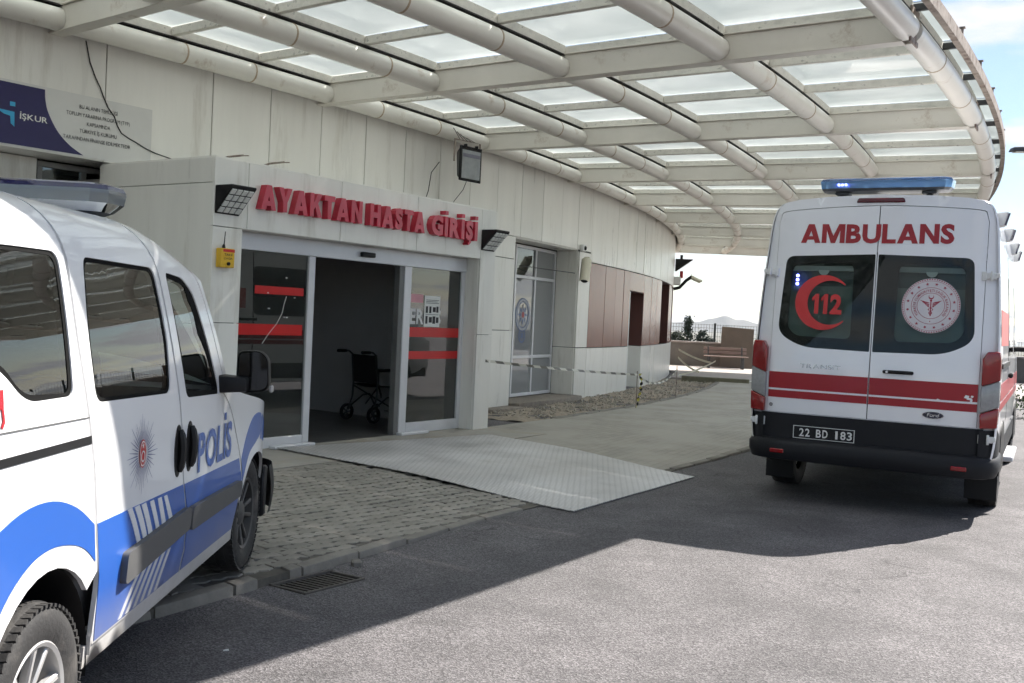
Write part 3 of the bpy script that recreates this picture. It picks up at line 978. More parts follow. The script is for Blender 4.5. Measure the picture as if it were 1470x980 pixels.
def panel(t0, t1, z0, z1, off=0.0, mat=None, name="wall_panel", gap=.010):
    g_ = math.degrees(gap / 2 / (RW + off))
    m = MB()
    n = max(1, int((t1 - t0) / .5))
    o0, o1 = off + random.gauss(0, .0022), off + random.gauss(0, .0022)
    b = len(m.v)
    for i in range(n + 1):
        t = t0 + g_ + (t1 - t0 - 2 * g_) * i / n
        o = o0 + (o1 - o0) * i / n
        for dd, z in ((-.03, z0 + gap / 2), (0, z0 + gap / 2), (0, z1 - gap / 2), (-.03, z1 - gap / 2)):
            m.v.append(tuple(PO(t, o + dd, z)))
    for i in range(n):
        for k in range(4):
            a, c = b + i * 4 + k, b + i * 4 + (k + 1) % 4
            m.f.append((a, c, c + 4, a + 4))
    m.f.append((0, 1, 2, 3)); e = n * 4; m.f.append((e + 3, e + 2, e + 1, e))
    return wbuild(m, name, mat or M_PANEL, bld, bevel=.003, smooth=True)

seams = [-52 + 1.48 * i for i in range(10)]
seams = [t for t in seams if t < -38.0] + [-37.36, -35.81]
t = -34.81
while t < -3.2:
    seams.append(t); t += .9975
ZT = 4.75
for a, c in zip(seams[:-1], seams[1:]):
    zb = 2.85
    m_ = (a + c) / 2
    if m_ > -23.93: zb = 2.63
    elif m_ > -29: zb = 2.82
    if a < -23.93 < c:
        panel(a, -23.93, 2.82, ZT); panel(-23.93, c, 2.63, ZT)
    else:
        panel(a, c, zb, ZT)
# solid wall behind the cladding, with the openings left free
def solid(t0, t1, o0, o1, z0, z1, mat=M_BACK, name="backing_wall"):
    m = MB(); arcslab(m, t0, t1, o0, o1, z0, z1)
    return wbuild(m, name, mat, bld)
solid(-52, -3, -.30, -.032, 2.9, 5.0)
solid(-52, -3, -9, -.30, 4.78, 5.0, M_CONC, "roof_slab")
solid(-52, -3, -9.3, -9.0, -.1, 5.0, M_CONC, "rear_wall")
solid(-52.4, -52, -9.3, 0, -.1, 5.0, M_CONC, "end_wall")
solid(-3, -2.6, -9.3, 0, -.1, 5.0, M_CONC, "end_wall")
# --- bay left of the porch: wall set back under the upper cladding
solid(-52, -36.45, -.56, -.034, 2.86, 2.90, M_PANEL, "soffit")
for a, c in zip([-52, -50.4, -48.8, -47.2, -45.6, -44, -42.4, -40.9, -39.4], [-50.4, -48.8, -47.2, -45.6, -44, -42.4, -40.9, -39.4, -37.88]):
    panel(a, c, 0, 2.86, -.47)
solid(-52, -37.9, -.8, -.51, -.1, 2.9)
solid(-37.9, -33, -4.0, -3.9, -.1, 2.9, M_INT, "inner_wall")

def window_on_arc(t0, t1, off, z0, z1, cols, rows, name="window", fw=.055, fd=.06, glassmat=None, mat=None):
    """framed window: frame pieces, each pane"""
    mat = mat or M_ALU
    fr = MB()
    dt = math.degrees(fw / (RW + off))
    zs = rows; ts = cols
    arcslab(fr, t0, t1, off - fd, off, z0, z0 + fw); arcslab(fr, t0, t1, off - fd, off, z1 - fw, z1)
    arcslab(fr, t0, t0 + dt, off - fd, off, z0 + fw, z1 - fw, 1); arcslab(fr, t1 - dt, t1, off - fd, off, z0 + fw, z1 - fw, 1)
    w = wbuild(fr, name, mat, bld, bevel=.004)
    tb = [t0 + dt / 2] + list(ts) + [t1 - dt / 2]; zb = [z0 + fw / 2] + list(zs) + [z1 - fw / 2]
    for q in ts:
        m = MB(); arcslab(m, q - dt / 2, q + dt / 2, off - fd, off - .002, z0 + fw, z1 - fw, 1)
        o = wbuild(m, "mullion", mat, bld, bevel=.004); o.parent = w; o.matrix_parent_inverse = Matrix()
    for q in zs:
        for a, c in zip(tb[:-1], tb[1:]):
            m = MB(); arcslab(m, a + dt / 2, c - dt / 2, off - fd, off - .002, q - fw / 2, q + fw / 2, 1)
            o = wbuild(m, "transom", mat, bld, bevel=.004); o.parent = w; o.matrix_parent_inverse = Matrix()
    for i, (a, c) in enumerate(zip(tb[:-1], tb[1:])):
        for j, (u, v) in enumerate(zip(zb[:-1], zb[1:])):
            m = MB(); arcslab(m, a + dt / 2, c - dt / 2, off - fd * .6, off - fd * .6 + .006, u + fw / 2, v - fw / 2, 1)
            gm = glassmat(i, j) if callable(glassmat) else (glassmat or M_GLASS)
            o = wbuild(m, "pane", gm, bld); o.parent = w; o.matrix_parent_inverse = Matrix()
    return w
M_ALUG = pm("grey_window_frame", (0.30, 0.30, 0.29), 0.45, metal=0.2)
window_on_arc(-37.86, -36.55, -.50, .9, 2.84, [-37.25], [2.45], mat=M_ALUG)
solid(-37.88, -36.5, -.8, -.47, -.1, .9, M_PANEL, "sill_wall")

# --- entrance porch
def pbox(name, s0, s1, d0, d1, z0, z1, mat=M_PANEL, bevel=.003, gap=.003):
    m = MB(); pfbox(m, s0 + gap, s1 - gap, d0, d1, z0 + gap, z1 - gap)
    return wbuild(m, name, mat, bld, bevel=bevel)
for a, c in ((-4.16, -3.76), (-3.76, -2.51), (-2.51, -1.26), (-1.26, 0.0)):
    pbox("fascia_panel", a, c, -.03, 0, 2.205, 2.83)
pbox("fascia_panel", 0, .325, -.03, 0, 2.50, 2.83)
pbox("pillar_panel", 0, .325, -.03, 0, 1.26, 2.50)
pbox("pillar_panel", 0, .325, -.03, 0, .06, 1.26)
pbox("pillar_panel", -4.16, -3.81, -.03, 0, 1.32, 2.205)
pbox("pillar_panel", -4.16, -3.81, -.03, 0, .06, 1.32)
# returns of the porch, back to the main wall
for z0, z1 in ((.06, 1.3), (1.3, 2.6), (2.6, 2.83)):
    pbox("return_panel", -4.16, -4.13, -1.75, -.03, z0, z1)
    pbox("return_panel", .295, .325, -1.75, -.03, z0, z1)
# reveals, soffit and core
pbox("reveal_panel", -.001, .03, -.30, -.03, .06, 2.21, gap=0)
pbox("reveal_panel", -3.84, -3.81, -.30, -.03, .06, 2.21, gap=0)
pbox("soffit_panel", -3.81, 0, -.30, -.03, 2.205, 2.24, gap=0)
pbox("porch_core", -4.13, .295, -1.7, -.034, 2.25, 2.80, M_BACK, bevel=0)
pbox("pillar_core", .032, .295, -1.7, -.034, .05, 2.25, M_BACK, bevel=0)
pbox("pillar_core", -4.13, -3.842, -1.7, -.034, .05, 2.25, M_BACK, bevel=0)
pbox("porch_roof", -4.14, .305, -1.75, -.01, 2.83, 2.845, M_PANEL, bevel=0, gap=0)
# vestibule behind the doors
pbox("vestibule_floor", -4.1, .3, -6.5, -.22, -.02, .066, M_INTF, bevel=0, gap=0)
pbox("vestibule_wall", -4.11, .28, -5.2, -5.1, .066, 2.7, M_INT, bevel=0, gap=0)
pbox("vestibule_wall", -4.11, -4.0, -5.1, -.30, .066, 2.7, M_INT, bevel=0, gap=0)
pbox("vestibule_wall", .031, .14, -5.1, -.305, .066, 2.7, M_INT, bevel=0, gap=0)
pbox("vestibule_wall", -3.0, .031, -3.2, -3.1, .066, 2.7, M_INT, bevel=0, gap=0)
pbox("skirting", -3.0, .03, -3.1, -3.085, .066, .15, M_DGREY, bevel=0, gap=0)
pbox("vestibule_ceiling", -4.11, .28, -5.2, -.305, 2.6, 2.7, M_INT, bevel=0, gap=0)

# sliding door set (part of the building) with its leaves
def dbox(m, s0, s1, z0, z1, d0=-.27, d1=-.215):
    pfbox(m, s0, s1, d0, d1, z0, z1)
m = MB(); dbox(m, -3.808, -.004, 2.035, 2.203, -.29, -.20)
dset = wbuild(m, "sliding_door", M_ALU, bld, bevel=.004)
def dpart(mb_, name, mat, **kw):
    o = wbuild(mb_, name, mat, bld, **kw); o.parent = dset; o.matrix_parent_inverse = Matrix(); return o
m = MB(); dbox(m, -2.72, -2.63, .064, 2.034); dpart(m, "post", M_ALU, bevel=.004)
m = MB(); dbox(m, -3.805, -3.775, .064, 2.034); dpart(m, "post", M_ALU, bevel=.004)
m = MB(); dbox(m, -1.18, -1.055, .064, 2.034); dpart(m, "post", M_ALU, bevel=.004)
m = MB(); dbox(m, -1.262, -1.182, .064, 2.034, -.31, -.225); dpart(m, "leaf_edge", M_ALUD, bevel=.004)
m = MB(); dbox(m, -.072, -.006, .064, 2.034); dpart(m, "post", M_ALU, bevel=.004)
m = MB(); dbox(m, -3.774, -2.722, .064, .17); dpart(m, "bottom_rail", M_ALU, bevel=.004)
m = MB(); dbox(m, -1.054, -.073, .064, .19); dpart(m, "bottom_rail", M_ALU, bevel=.004)
m = MB(); dbox(m, -3.774, -2.722, .17, 2.034, -.247, -.241); dpart(m, "pane", M_GLASS)
m = MB(); dbox(m, -1.054, -.073, .19, 2.034, -.247, -.241); dpart(m, "pane", M_GLASS)
# leaf parked behind the left pane and the one behind the right pane
m = MB(); dbox(m, -3.46, -3.425, .08, 2.02, -.335, -.30); dpart(m, "leaf_stile", M_ALU, bevel=.003)
m = MB(); dbox(m, -3.42, -2.74, .12, 2.0, -.32, -.314); dpart(m, "leaf_pane", M_GLASS)
m = MB(); dbox(m, -.575, -.535, .08, 1.30, -.335, -.30); dpart(m, "leaf_stile", M_ALU, bevel=.003)
m = MB(); dbox(m, -3.774, -2.765, 1.205, 1.315, -.240, -.238); dpart(m, "red_stripe", M_REDF)
m = MB(); dbox(m, -3.42, -2.765, 1.615, 1.695, -.2402, -.2382); dpart(m, "red_stripe", M_REDF)
m = MB(); dbox(m, -1.05, -.075, 1.21, 1.325, -.2405, -.2385); dpart(m, "red_stripe", M_REDF)
m = MB(); dbox(m, -1.05, -.075, .945, 1.04, -.2405, -.2385); dpart(m, "red_stripe", M_REDF)
m = MB(); dbox(m, -1.98, -1.77, 2.085, 2.14, -.20, -.15); dpart(m, "motion_sensor", M_BLACK, bevel=.012, seg=2)
m = MB(); pfbox(m, -3.2, -2.64, -.19, -.10, .064, .094); dpart(m, "threshold", M_ALU, bevel=.004)
m = MB(); pfbox(m, -1.25, -.75, -.19, -.10, .064, .094); dpart(m, "threshold", M_ALU, bevel=.004)
# lettering on the right pane, partly behind the notice
m = MB(); text_mb(m, "ERVİS", lambda u, v, o: PF(u, -.2375, v), -1.03, -.45, 1.37, .17, bold=.03); dpart(m, "lettering", pm("pale_vinyl", (0.62, 0.62, 0.62), 0.5))
m = MB(); pfbox(m, -1.04, -.80, -.2402, -.2385, 1.62, 1.72); dpart(m, "pink_strip", pm("pink_vinyl", (0.62, 0.30, 0.34), 0.5))
# crack and chips in the left pane
m = MB()
m.tube([PF(s, -.237, z) for s, z in ((-3.0, 1.60), (-3.03, 1.52), (-3.05, 1.43), (-3.12, 1.32), (-3.22, 1.22), (-3.30, 1.12))], .003, 5)
dpart(m, "crack", M_PAPER)
rnd = random.Random(3)
for k in range(6):
    s, z = rnd.uniform(-3.4, -2.8), rnd.uniform(1.35, 1.85)
    m = MB(); pfbox(m, s, s + rnd.uniform(.008, .03), -.2385, -.237, z, z + rnd.uniform(.006, .014)); dpart(m, "tape_scrap", M_PAPER)

notice = empty("door_notice", tuple(PF(-.63, -.234, 1.52)), -PSI, "white paper notice with black pictograms taped to the right door pane", "notice")
m = MB(); pfbox(m, -.775, -.475, -.237, -.2335, 1.335, 1.71); keep(m.build("sheet", M_PAPER), notice)
m = MB(); rnd = random.Random(4)
for (z0, z1) in ((1.50, 1.59), (1.37, 1.47)):
    for k in range(4):
        s = -.75 + k * .068
        pfbox(m, s, s + rnd.uniform(.035, .058), -.2333, -.232, z0 + rnd.uniform(0, .02), z1 - rnd.uniform(0, .02))
keep(m.build("pictogram", M_INK), notice)
m = MB()
for k in range(3): pfbox(m, -.75, -.50 - .03 * (k % 2), -.2333, -.232, 1.655 - k * .018, 1.661 - k * .018)
pfbox(m, -.75, -.50, -.2333, -.232, 1.482, 1.487)
keep(m.build("print_line", M_INK), notice)
for ch in notice.children:      # parts were given in world coordinates
    ch.matrix_parent_inverse = notice.matrix_basis.inverted()

# raised red letters over the door
sign = empty("entrance_sign", tuple(PF(-1.9, .0, 2.40)), 0, "raised red letters reading AYAKTAN HASTA GİRİŞİ over the door", "sign")
def letters3d(word, s0, s1, z0, h):
    gl, w = text_2d(word, .055, .12)
    sx, sy = (s1 - s0) / w, h / (.69 + .11)
    for vs, fs in gl:
        m = MB()
        n = len(vs)
        f = [PF(s0 + a * sx, .085, z0 + (b + .055) * sy) for a, b in vs]
        bk = [PF(s0 + a * sx, .004, z0 + (b + .055) * sy) for a, b in vs]
        cnt = {}
        for q in fs:
            for i in range(len(q)):
                e = (q[i], q[(i + 1) % len(q)])
                cnt[tuple(sorted(e))] = cnt.get(tuple(sorted(e)), 0) + 1
        fr = list(fs) + [tuple(n + i for i in reversed(q)) for q in fs]
        for q in fs:
            for i in range(len(q)):
                a, c = q[i], q[(i + 1) % len(q)]
                if cnt[tuple(sorted((a, c)))] == 1: fr.append((c, a, n + a, n + c))
        m.add(f + bk, fr)
        o = m.build("letter", M_REDL, weld=1e-5)
        keep(o, sign)
letters3d("AYAKTAN", -3.67, -2.275, 2.41, .235)
letters3d("HASTA", -2.15, -1.225, 2.41, .235)
letters3d("GİRİŞİ", -1.10, -.20, 2.41, .235)

# --- wall right of the porch, recessed window, pier
panel(-30.6, -29.0, 1.28, 2.82); panel(-30.6, -29.0, 0.02, 1.28); panel(-29.0, -28.0, 2.45, 2.82); panel(-29.0, -28.0, 1.28, 2.45); panel(-29.0, -28.0, 0.02, 1.28)
solid(-30.8, -28.03, -.5, -.034, -.1, 2.9)
solid(-28.04, -26.92, -.8, -.47, -.1, 2.9, M_PANEL)
m = MB(); arcslab(m, -28.035, -28.005, -.46, -.002, .02, 2.82, 1); wbuild(m, "reveal_panel", M_PANEL, bld)
m = MB(); arcslab(m, -28.0, -24.68, -.46, -.034, 2.80, 2.84); wbuild(m, "soffit_panel", M_PANEL, bld)
M_OLIVE = M_PANEL
m = MB(); arcslab(m, -24.70, -24.655, -.46, -.03, .985, 2.80, 1); wbuild(m, "reveal_panel", M_OLIVE, bld, bevel=.003)
m = MB(); arcslab(m, -24.70, -24.655, -.46, -.03, -.1, .975, 1); wbuild(m, "reveal_panel", M_OLIVE, bld, bevel=.003)
def wg(i, j): return M_GLASS if (i == 0 and j == 2) else M_FILM
win = window_on_arc(-26.90, -24.74, -.45, .10, 2.78, [-25.86], [.80, 2.22], glassmat=wg)
solid(-27.3, -24.4, -2.0, -1.9, -.1, 2.9, M_BACK, "inner_wall")
panel(-24.68, -23.93, .98, 2.80); panel(-24.68, -23.93, -.1, .975)
solid(-24.64, -23.93, -.5, -.034, -.1, 2.9)
m = MB(); arcslab(m, -27.98, -24.72, -.44, .20, -.1, .095); wbuild(m, "concrete_step", M_STEP, bld, bevel=.02, seg=2)
m = MB(); arcslab(m, -29.2, -28.02, .004, .30, -.1, .05); wbuild(m, "concrete_step", M_STEP, bld, bevel=.02, seg=2)
# police crest film on the window
pol = PO(-26.38, -.472, 0)
def WN(u, v, o):   # on the window, u in metres
    return PO(-26.38 + math.degrees(u / (RW - .45)), -.4795 + o + .003, 1.45 + v)
M_CRB, M_CRR, M_CRW = pm("crest_blue_print", (0.10, 0.14, 0.27), 0.5), pm("crest_red_print", (0.36, 0.05, 0.05), 0.5), pm("crest_white_print", (0.36, 0.37, 0.40), 0.5)
def wpart(m, name, mat):
    o = wbuild(m, name, mat, bld); o.parent = win; o.matrix_parent_inverse = Matrix(); return o
def ring(mb_, fn, cx, cy, r0, r1, n=40, sy=1.0, off=0.0):
    vs = [fn(cx + r * math.cos(2 * PI * k / n), cy + sy * r * math.sin(2 * PI * k / n), off) for r in (r0, r1) for k in range(n)]
    mb_.add(vs, [(k, (k + 1) % n, n + (k + 1) % n, n + k) for k in range(n)])
def disc(mb_, fn, cx, cy, r, n=32, sy=1.0, off=0.0):
    mb_.add([fn(cx + r * math.cos(2 * PI * k / n), cy + sy * r * math.sin(2 * PI * k / n), off) for k in range(n)], [tuple(range(n))])
def star(mb_, fn, cx, cy, r, ri, n, rot=90, off=0.0, sy=1.0):
    mb_.add([fn(cx + (r if k % 2 == 0 else ri) * math.cos(R_(rot + 180 * k / n)), cy + sy * (r if k % 2 == 0 else ri) * math.sin(R_(rot + 180 * k / n)), off) for k in range(2 * n)] + [fn(cx, cy, off)],
            [(k, (k + 1) % (2 * n), 2 * n) for k in range(2 * n)])
m = MB(); ring(m, WN, 0, .10, .22, .30, off=.001); ring(m, WN, 0, -.27, .10, .135, off=.001); star(m, WN, 0, -.27, .09, .04, 6, off=.001); wpart(m, "crest_ring", M_CRB)
m = MB(); ring(m, WN, 0, .10, .24, .28, off=.003, n=28); wpart(m, "crest_band", M_CRW)
m = MB(); star(m, WN, 0, .10, .21, .08, 8, off=.002); wpart(m, "crest_star", M_CRB)
m = MB(); star(m, WN, 0, .10, .15, .07, 8, off=.004, rot=112); wpart(m, "crest_star", M_CRW)
m = MB(); disc(m, WN, 0, .10, .055, off=.006); wpart(m, "crest_centre", M_CRR)

# --- brown clad stretch with door and window recesses
bs = [-23.93, -22.75, -21.86, -21.05, -20.40]
for a, c in zip(bs[:-1], bs[1:]): panel(a, c, .975, 2.622, mat=M_BROWN)
panel(-20.40, -18.63, 2.205, 2.622, mat=M_BROWN)
for a, c in ((-18.63, -17.4), (-17.4, -16.37), (-16.37, -15.35)): panel(a, c, .975, 2.622, mat=M_BROWN)
for a, c in ((-12.8, -11.9), (-11.9, -11.0)): panel(a, c, .975, 2.622, mat=M_BROWN)
for a, c in ((-9.6, -8.2), (-8.2, -6.4), (-6.4, -4.6), (-4.6, -3.0)): panel(a, c, .975, 2.622, mat=M_BROWN)
for a, c in zip([-23.93, -22.2, -18.63, -16.4, -14.0, -11.6, -9.2, -6.8], [-22.2, -20.40, -16.4, -14.0, -11.6, -9.2, -6.8, -3.0]): panel(a, c, -.12, .97)
solid(-23.93, -20.42, -.5, -.034, -.1, 2.9); solid(-18.60, -15.37, -.5, -.034, -.1, 2.9)
solid(-15.37, -3, -.5, -.034, -.1, .96); solid(-12.78, -11.02, -.5, -.034, .96, 2.9); solid(-9.58, -3, -.5, -.034, .96, 2.9)
for t0, t1, z0, z1 in ((-20.40, -18.62, -.02, 2.205), (-15.35, -12.80, .975, 2.62), (-11.0, -9.6, .975, 2.62)):
    m = MB(); arcslab(m, t1 - .03, t1, -.6, -.003, max(z0, .975), z1, 1); wbuild(m, "reveal_panel", M_REVEAL, bld)
    m = MB(); arcslab(m, t0, t0 + .03, -.6, -.003, max(z0, .975), z1, 1); wbuild(m, "reveal_panel", M_REVEAL, bld)
    m = MB(); arcslab(m, t0, t1, -.6, -.003, z1 - .012, z1 - .002); wbuild(m, "reveal_panel", M_REVEAL, bld)
m = MB(); arcslab(m, -18.65, -18.618, -.6, -.002, -.05, .96, 1); wbuild(m, "reveal_panel", M_PANEL, bld)
window_on_arc(-15.33, -12.82, -.5, .98, 2.60, [-14.1], [], glassmat=M_FILM, mat=M_REVEAL)
window_on_arc(-10.98, -9.62, -.5, .98, 2.60, [], [], glassmat=M_FILM, mat=M_REVEAL)
solid(-20.6, -9.4, -2.0, -1.9, -.1, 2.9, M_BACK, "inner_wall")
m = MB(); arcslab(m, -20.38, -18.64, -.42, -.36, 0.0, 2.19, 3)
dd = wbuild(m, "service_door", M_WHITE, bld, bevel=.004)
m = MB(); arcslab(m, -20.30, -20.1, -.36, -.33, .98, 1.02, 1); o = wbuild(m, "handle", M_ALU, bld); o.parent = dd; o.matrix_parent_inverse = Matrix()
m = MB(); arcslab(m, -20.40, -20.28, -.36, -.005, 0.0, 2.19, 1); wbuild(m, "door_jamb", M_WHITE, bld, bevel=.003)

# ------------------------------------------------------------------ entrance canopy
def mat_canopy_glass():
    m = bpy.data.materials.new("opal_canopy_glass")
    n, l = nodes_of(m); n.remove(n["Principled BSDF"]); out = n["Material Output"]
    tc = n.new("ShaderNodeTexCoord"); oi = n.new("ShaderNodeObjectInfo")
    ns = n.new("ShaderNodeTexNoise"); ns.inputs["Scale"].default_value = 1.3; ns.inputs["Detail"].default_value = 6
    l.new(tc.outputs["Object"], ns.inputs["Vector"])
    cr = n.new("ShaderNodeValToRGB")
    cr.color_ramp.elements[0].position = 0.35; cr.color_ramp.elements[0].color = (0.71, 0.755, 0.755, 1)
    cr.color_ramp.elements[1].position = 0.7; cr.color_ramp.elements[1].color = (0.84, 0.875, 0.87, 1)
    l.new(ns.outputs["Fac"], cr.inputs[0])
    hs = n.new("ShaderNodeHueSaturation")
    mr = n.new("ShaderNodeMapRange"); mr.inputs["To Min"].default_value = 0.90; mr.inputs["To Max"].default_value = 1.06
    l.new(oi.outputs["Random"], mr.inputs["Value"]); l.new(mr.outputs[0], hs.inputs["Value"]); l.new(cr.outputs[0], hs.inputs["Color"])
    tl = n.new("ShaderNodeBsdfTranslucent"); l.new(hs.outputs[0], tl.inputs[0])
    tr = n.new("ShaderNodeBsdfTransparent"); tr.inputs[0].default_value = (0.92, 0.95, 0.94, 1)
    mx = n.new("ShaderNodeMixShader"); mx.inputs[0].default_value = 0.14
    l.new(tl.outputs[0], mx.inputs[1]); l.new(tr.outputs[0], mx.inputs[2])
    gl = n.new("ShaderNodeBsdfGlossy"); gl.inputs["Roughness"].default_value = 0.03
    fr = n.new("ShaderNodeFresnel"); fr.inputs["IOR"].default_value = 1.4
    m2 = n.new("ShaderNodeMixShader")
    l.new(fr.outputs[0], m2.inputs[0]); l.new(mx.outputs[0], m2.inputs[1]); l.new(gl.outputs[0], m2.inputs[2])
    l.new(m2.outputs[0], out.inputs["Surface"])
    return m
M_OPAL = mat_canopy_glass()

can = empty("entrance_canopy", tuple(PO(-30, 3.4, 0)), label="curved cream steel canopy with pipes, beams and opal glass panes over the drive", cat="canopy")
CL = Vector((CX, CY, 0)) - Vector(can.location)
def cpart(name, me, th):
    return inst(name, me, can, tuple(CL), (0, 0, R_(th)))
BAY = 4.15
BEAMS = [-38.0 + BAY * i for i in range(-5, 9)]
TUBES = [0.16, 1.78, 3.47, 5.20, 6.88]
ZB, ZBT = 3.98, 4.235
TR, TZ = .108, 4.092
def cyl(off, th, z):           # local to the canopy centre
    a = R_(th); return Vector(((RW + off) * math.cos(a), (RW + off) * math.sin(a), z))
def locslab(mb_, t0, t1, r0, r1, z0, z1, n):
    b = len(mb_.v)
    for i in range(n + 1):
        t = t0 + (t1 - t0) * i / n
        for o_, z in ((r0, z0), (r1, z0), (r1, z1), (r0, z1)): mb_.v.append(tuple(cyl(o_, t, z)))
    for i in range(n):
        for k in range(4):
            a, c = b + i * 4 + k, b + i * 4 + (k + 1) % 4
            mb_.f.append((a, c, c + 4, a + 4))
    mb_.f.append((b, b + 1, b + 2, b + 3)); e = b + n * 4; mb_.f.append((e + 3, e + 2, e + 1, e))
    return mb_
# beam: box web with thin flanges and an end plate
m = MB()
m.box((RW + 3.36, 0, (ZB + ZBT) / 2), (6.98, .10, ZBT - ZB - .03))
me_web = m.mesh("beam", M_STEEL, bevel=.004)
m = MB(); m.box((RW + 3.36, 0, ZB + .007), (6.99, .15, .014)); me_fl = m.mesh("bottom_flange", M_STEEL, bevel=.003)
m = MB(); m.box((RW + 3.36, 0, ZBT - .007), (6.99, .15, .014)); me_ft = m.mesh("top_flange", M_STEEL, bevel=.003)
m = MB(); m.box((RW + 6.93, 0, ZB + .13), (.018, .27, .30)); me_end = m.mesh("end_plate", M_RUST, bevel=.004)
for th in BEAMS:
    b_ = cpart("beam", me_web, th)
    for nm, me in (("bottom_flange", me_fl), ("top_flange", me_ft), ("end_plate", me_end)):
        inst(nm, me, b_)
# pipes, rails, gaskets for one bay, shared by all bays
half = math.degrees(.055 / (RW + 3.4))
me_t, me_g, me_rail, me_ring = [], [], [], []
for off in TUBES:
    m = MB(); m.tube([cyl(off, half + (BAY - 2 * half) * i / 10, TZ) for i in range(11)], TR, 20); me_t.append(m.mesh("pipe", M_TUBE, smooth=True))
    m = MB(); locslab(m, half, BAY - half, off - .045, off + .045, 4.214, 4.226, 10); me_g.append(m.mesh("shadow_gap_gasket", M_GASKET))  # black gasket strip, also painting in the shadow gap under the rail
    m = MB(); locslab(m, half * .5, BAY - half * .5, off - .038, off + .038, 4.228, 4.318, 10); me_rail.append(m.mesh("glazing_rail", M_PEEL, bevel=.004))
    m = MB()
    m.tube([cyl(off, -.012, TZ), cyl(off, .012, TZ)], TR + .003, 20); me_ring.append(m.mesh("weld_seam", pm("rust_line_%d" % len(me_ring), (0.46, 0.36, 0.25), 0.7), smooth=True))
me_cb, me_pane = [], []
for k in range(4):
    r0, r1 = TUBES[k] + .04, TUBES[k + 1] - .04
    m = MB(); m.box((RW + (r0 + r1) / 2, 0, 4.272), (r1 - r0, .062, .085)); me_cb.append(m.mesh("glazing_bar", M_PEEL, bevel=.004))
    m = MB(); locslab(m, .03, BAY / 3 - .03, TUBES[k] + .012, TUBES[k + 1] - .012, 4.320, 4.330, 3); me_pane.append(m.mesh("glass_pane", M_OPAL))
m = MB(); locslab(m, .03, BAY / 3 - .03, TUBES[4] + .012, TUBES[4] + .19, 4.320, 4.330, 3); me_epane = m.mesh("glass_pane", M_OPAL)
m = MB(); locslab(m, 0, BAY, TUBES[4] + .165, TUBES[4] + .225, 4.225, 4.345, 10); me_edge = m.mesh("edge_rail", M_RUST, bevel=.004)
m = MB(); m.box((RW + TUBES[4] + .105, 0, 4.27), (.14, .04, .06)); me_brk = m.mesh("edge_bracket", M_DGREY, bevel=.004)
m = MB(); m.box((RW + TUBES[4] + .20, 0, 4.385), (.022, .022, .09)); m.box((RW + TUBES[4] + .20, 0, 4.43), (.05, .05, .012)); me_bolt = m.mesh("clamp", M_RUST)
m = MB(); locslab(m, 0, BAY, -.02, .13, 4.30, 4.318, 6); me_block = m.mesh("light_block_strip", M_PEEL)  # added strip that blocks light between wall and inner pipe
rnd = random.Random(21)
for bi, th in enumerate(BEAMS[:-1]):
    for k in range(5):
        cpart("pipe", me_t[k], th); cpart("shadow_gap_gasket", me_g[k], th); cpart("glazing_rail", me_rail[k], th)
        for fr in (rnd.uniform(.25, .4), rnd.uniform(.6, .78)):
            cpart("weld_seam", me_ring[k], th + BAY * fr)
    cpart("edge_rail", me_edge, th); cpart("light_block_strip", me_block, th)
    for q in range(3):
        t_ = th + BAY * q / 3
        for k in range(4):
            cpart("glazing_bar", me_cb[k], t_); cpart("glass_pane", me_pane[k], t_)
        cpart("glass_pane", me_epane, t_)
        e_ = cpart("edge_bracket", me_brk, t_)
        inst("clamp", me_bolt, e_)
for k in range(4): cpart("glazing_bar", me_cb[k], BEAMS[-1])
# ------------------------------------------------------------------ vehicles: shared pieces
def mat_paint(name, col, dust=(0.30, 0.27, 0.23), rough=0.16, dirt_amt=0.35, zdirt=0.55, coat=0.8):
    """car paint: clear coat, faint waviness, road dust gathered on the lower body"""
    m = bpy.data.materials.new(name)
    n, l = nodes_of(m); b = n["Principled BSDF"]
    tc = n.new("ShaderNodeTexCoord")
    ns = n.new("ShaderNodeTexNoise"); ns.inputs["Scale"].default_value = 3.5; ns.inputs["Detail"].default_value = 7; ns.inputs["Roughness"].default_value = 0.7
    l.new(tc.outputs["Object"], ns.inputs["Vector"])
    sp = n.new("ShaderNodeSeparateXYZ"); l.new(tc.outputs["Object"], sp.inputs[0])
    mr = n.new("ShaderNodeMapRange"); mr.inputs["From Min"].default_value = 0.30; mr.inputs["From Max"].default_value = zdirt
    mr.inputs["To Min"].default_value = 1.0; mr.inputs["To Max"].default_value = 0.0
    l.new(sp.outputs["Z"], mr.inputs["Value"])
    mu = n.new("ShaderNodeMath"); mu.operation = 'MULTIPLY'
    l.new(mr.outputs[0], mu.inputs[0]); l.new(ns.outputs["Fac"], mu.inputs[1])
    m2 = n.new("ShaderNodeMath"); m2.operation = 'MULTIPLY'; m2.inputs[1].default_value = dirt_amt * 2
    l.new(mu.outputs[0], m2.inputs[0])
    mx = n.new("ShaderNodeMixRGB"); mx.inputs["Color1"].default_value = (*col, 1); mx.inputs["Color2"].default_value = (*dust, 1)
    l.new(m2.outputs[0], mx.inputs["Fac"]); l.new(mx.outputs[0], b.inputs["Base Color"])
    b.inputs["Roughness"].default_value = rough + .12
    b.inputs["Coat Weight"].default_value = coat; b.inputs["Coat Roughness"].default_value = 0.05
    bn = n.new("ShaderNodeTexNoise"); bn.inputs["Scale"].default_value = 2.2; bn.inputs["Detail"].default_value = 1
    l.new(tc.outputs["Object"], bn.inputs["Vector"])
    bp = n.new("ShaderNodeBump"); bp.inputs["Strength"].default_value = 0.06; bp.inputs["Distance"].default_value = 0.05
    l.new(bn.outputs["Fac"], bp.inputs["Height"]); l.new(bp.outputs[0], b.inputs["Coat Normal"])
    return m
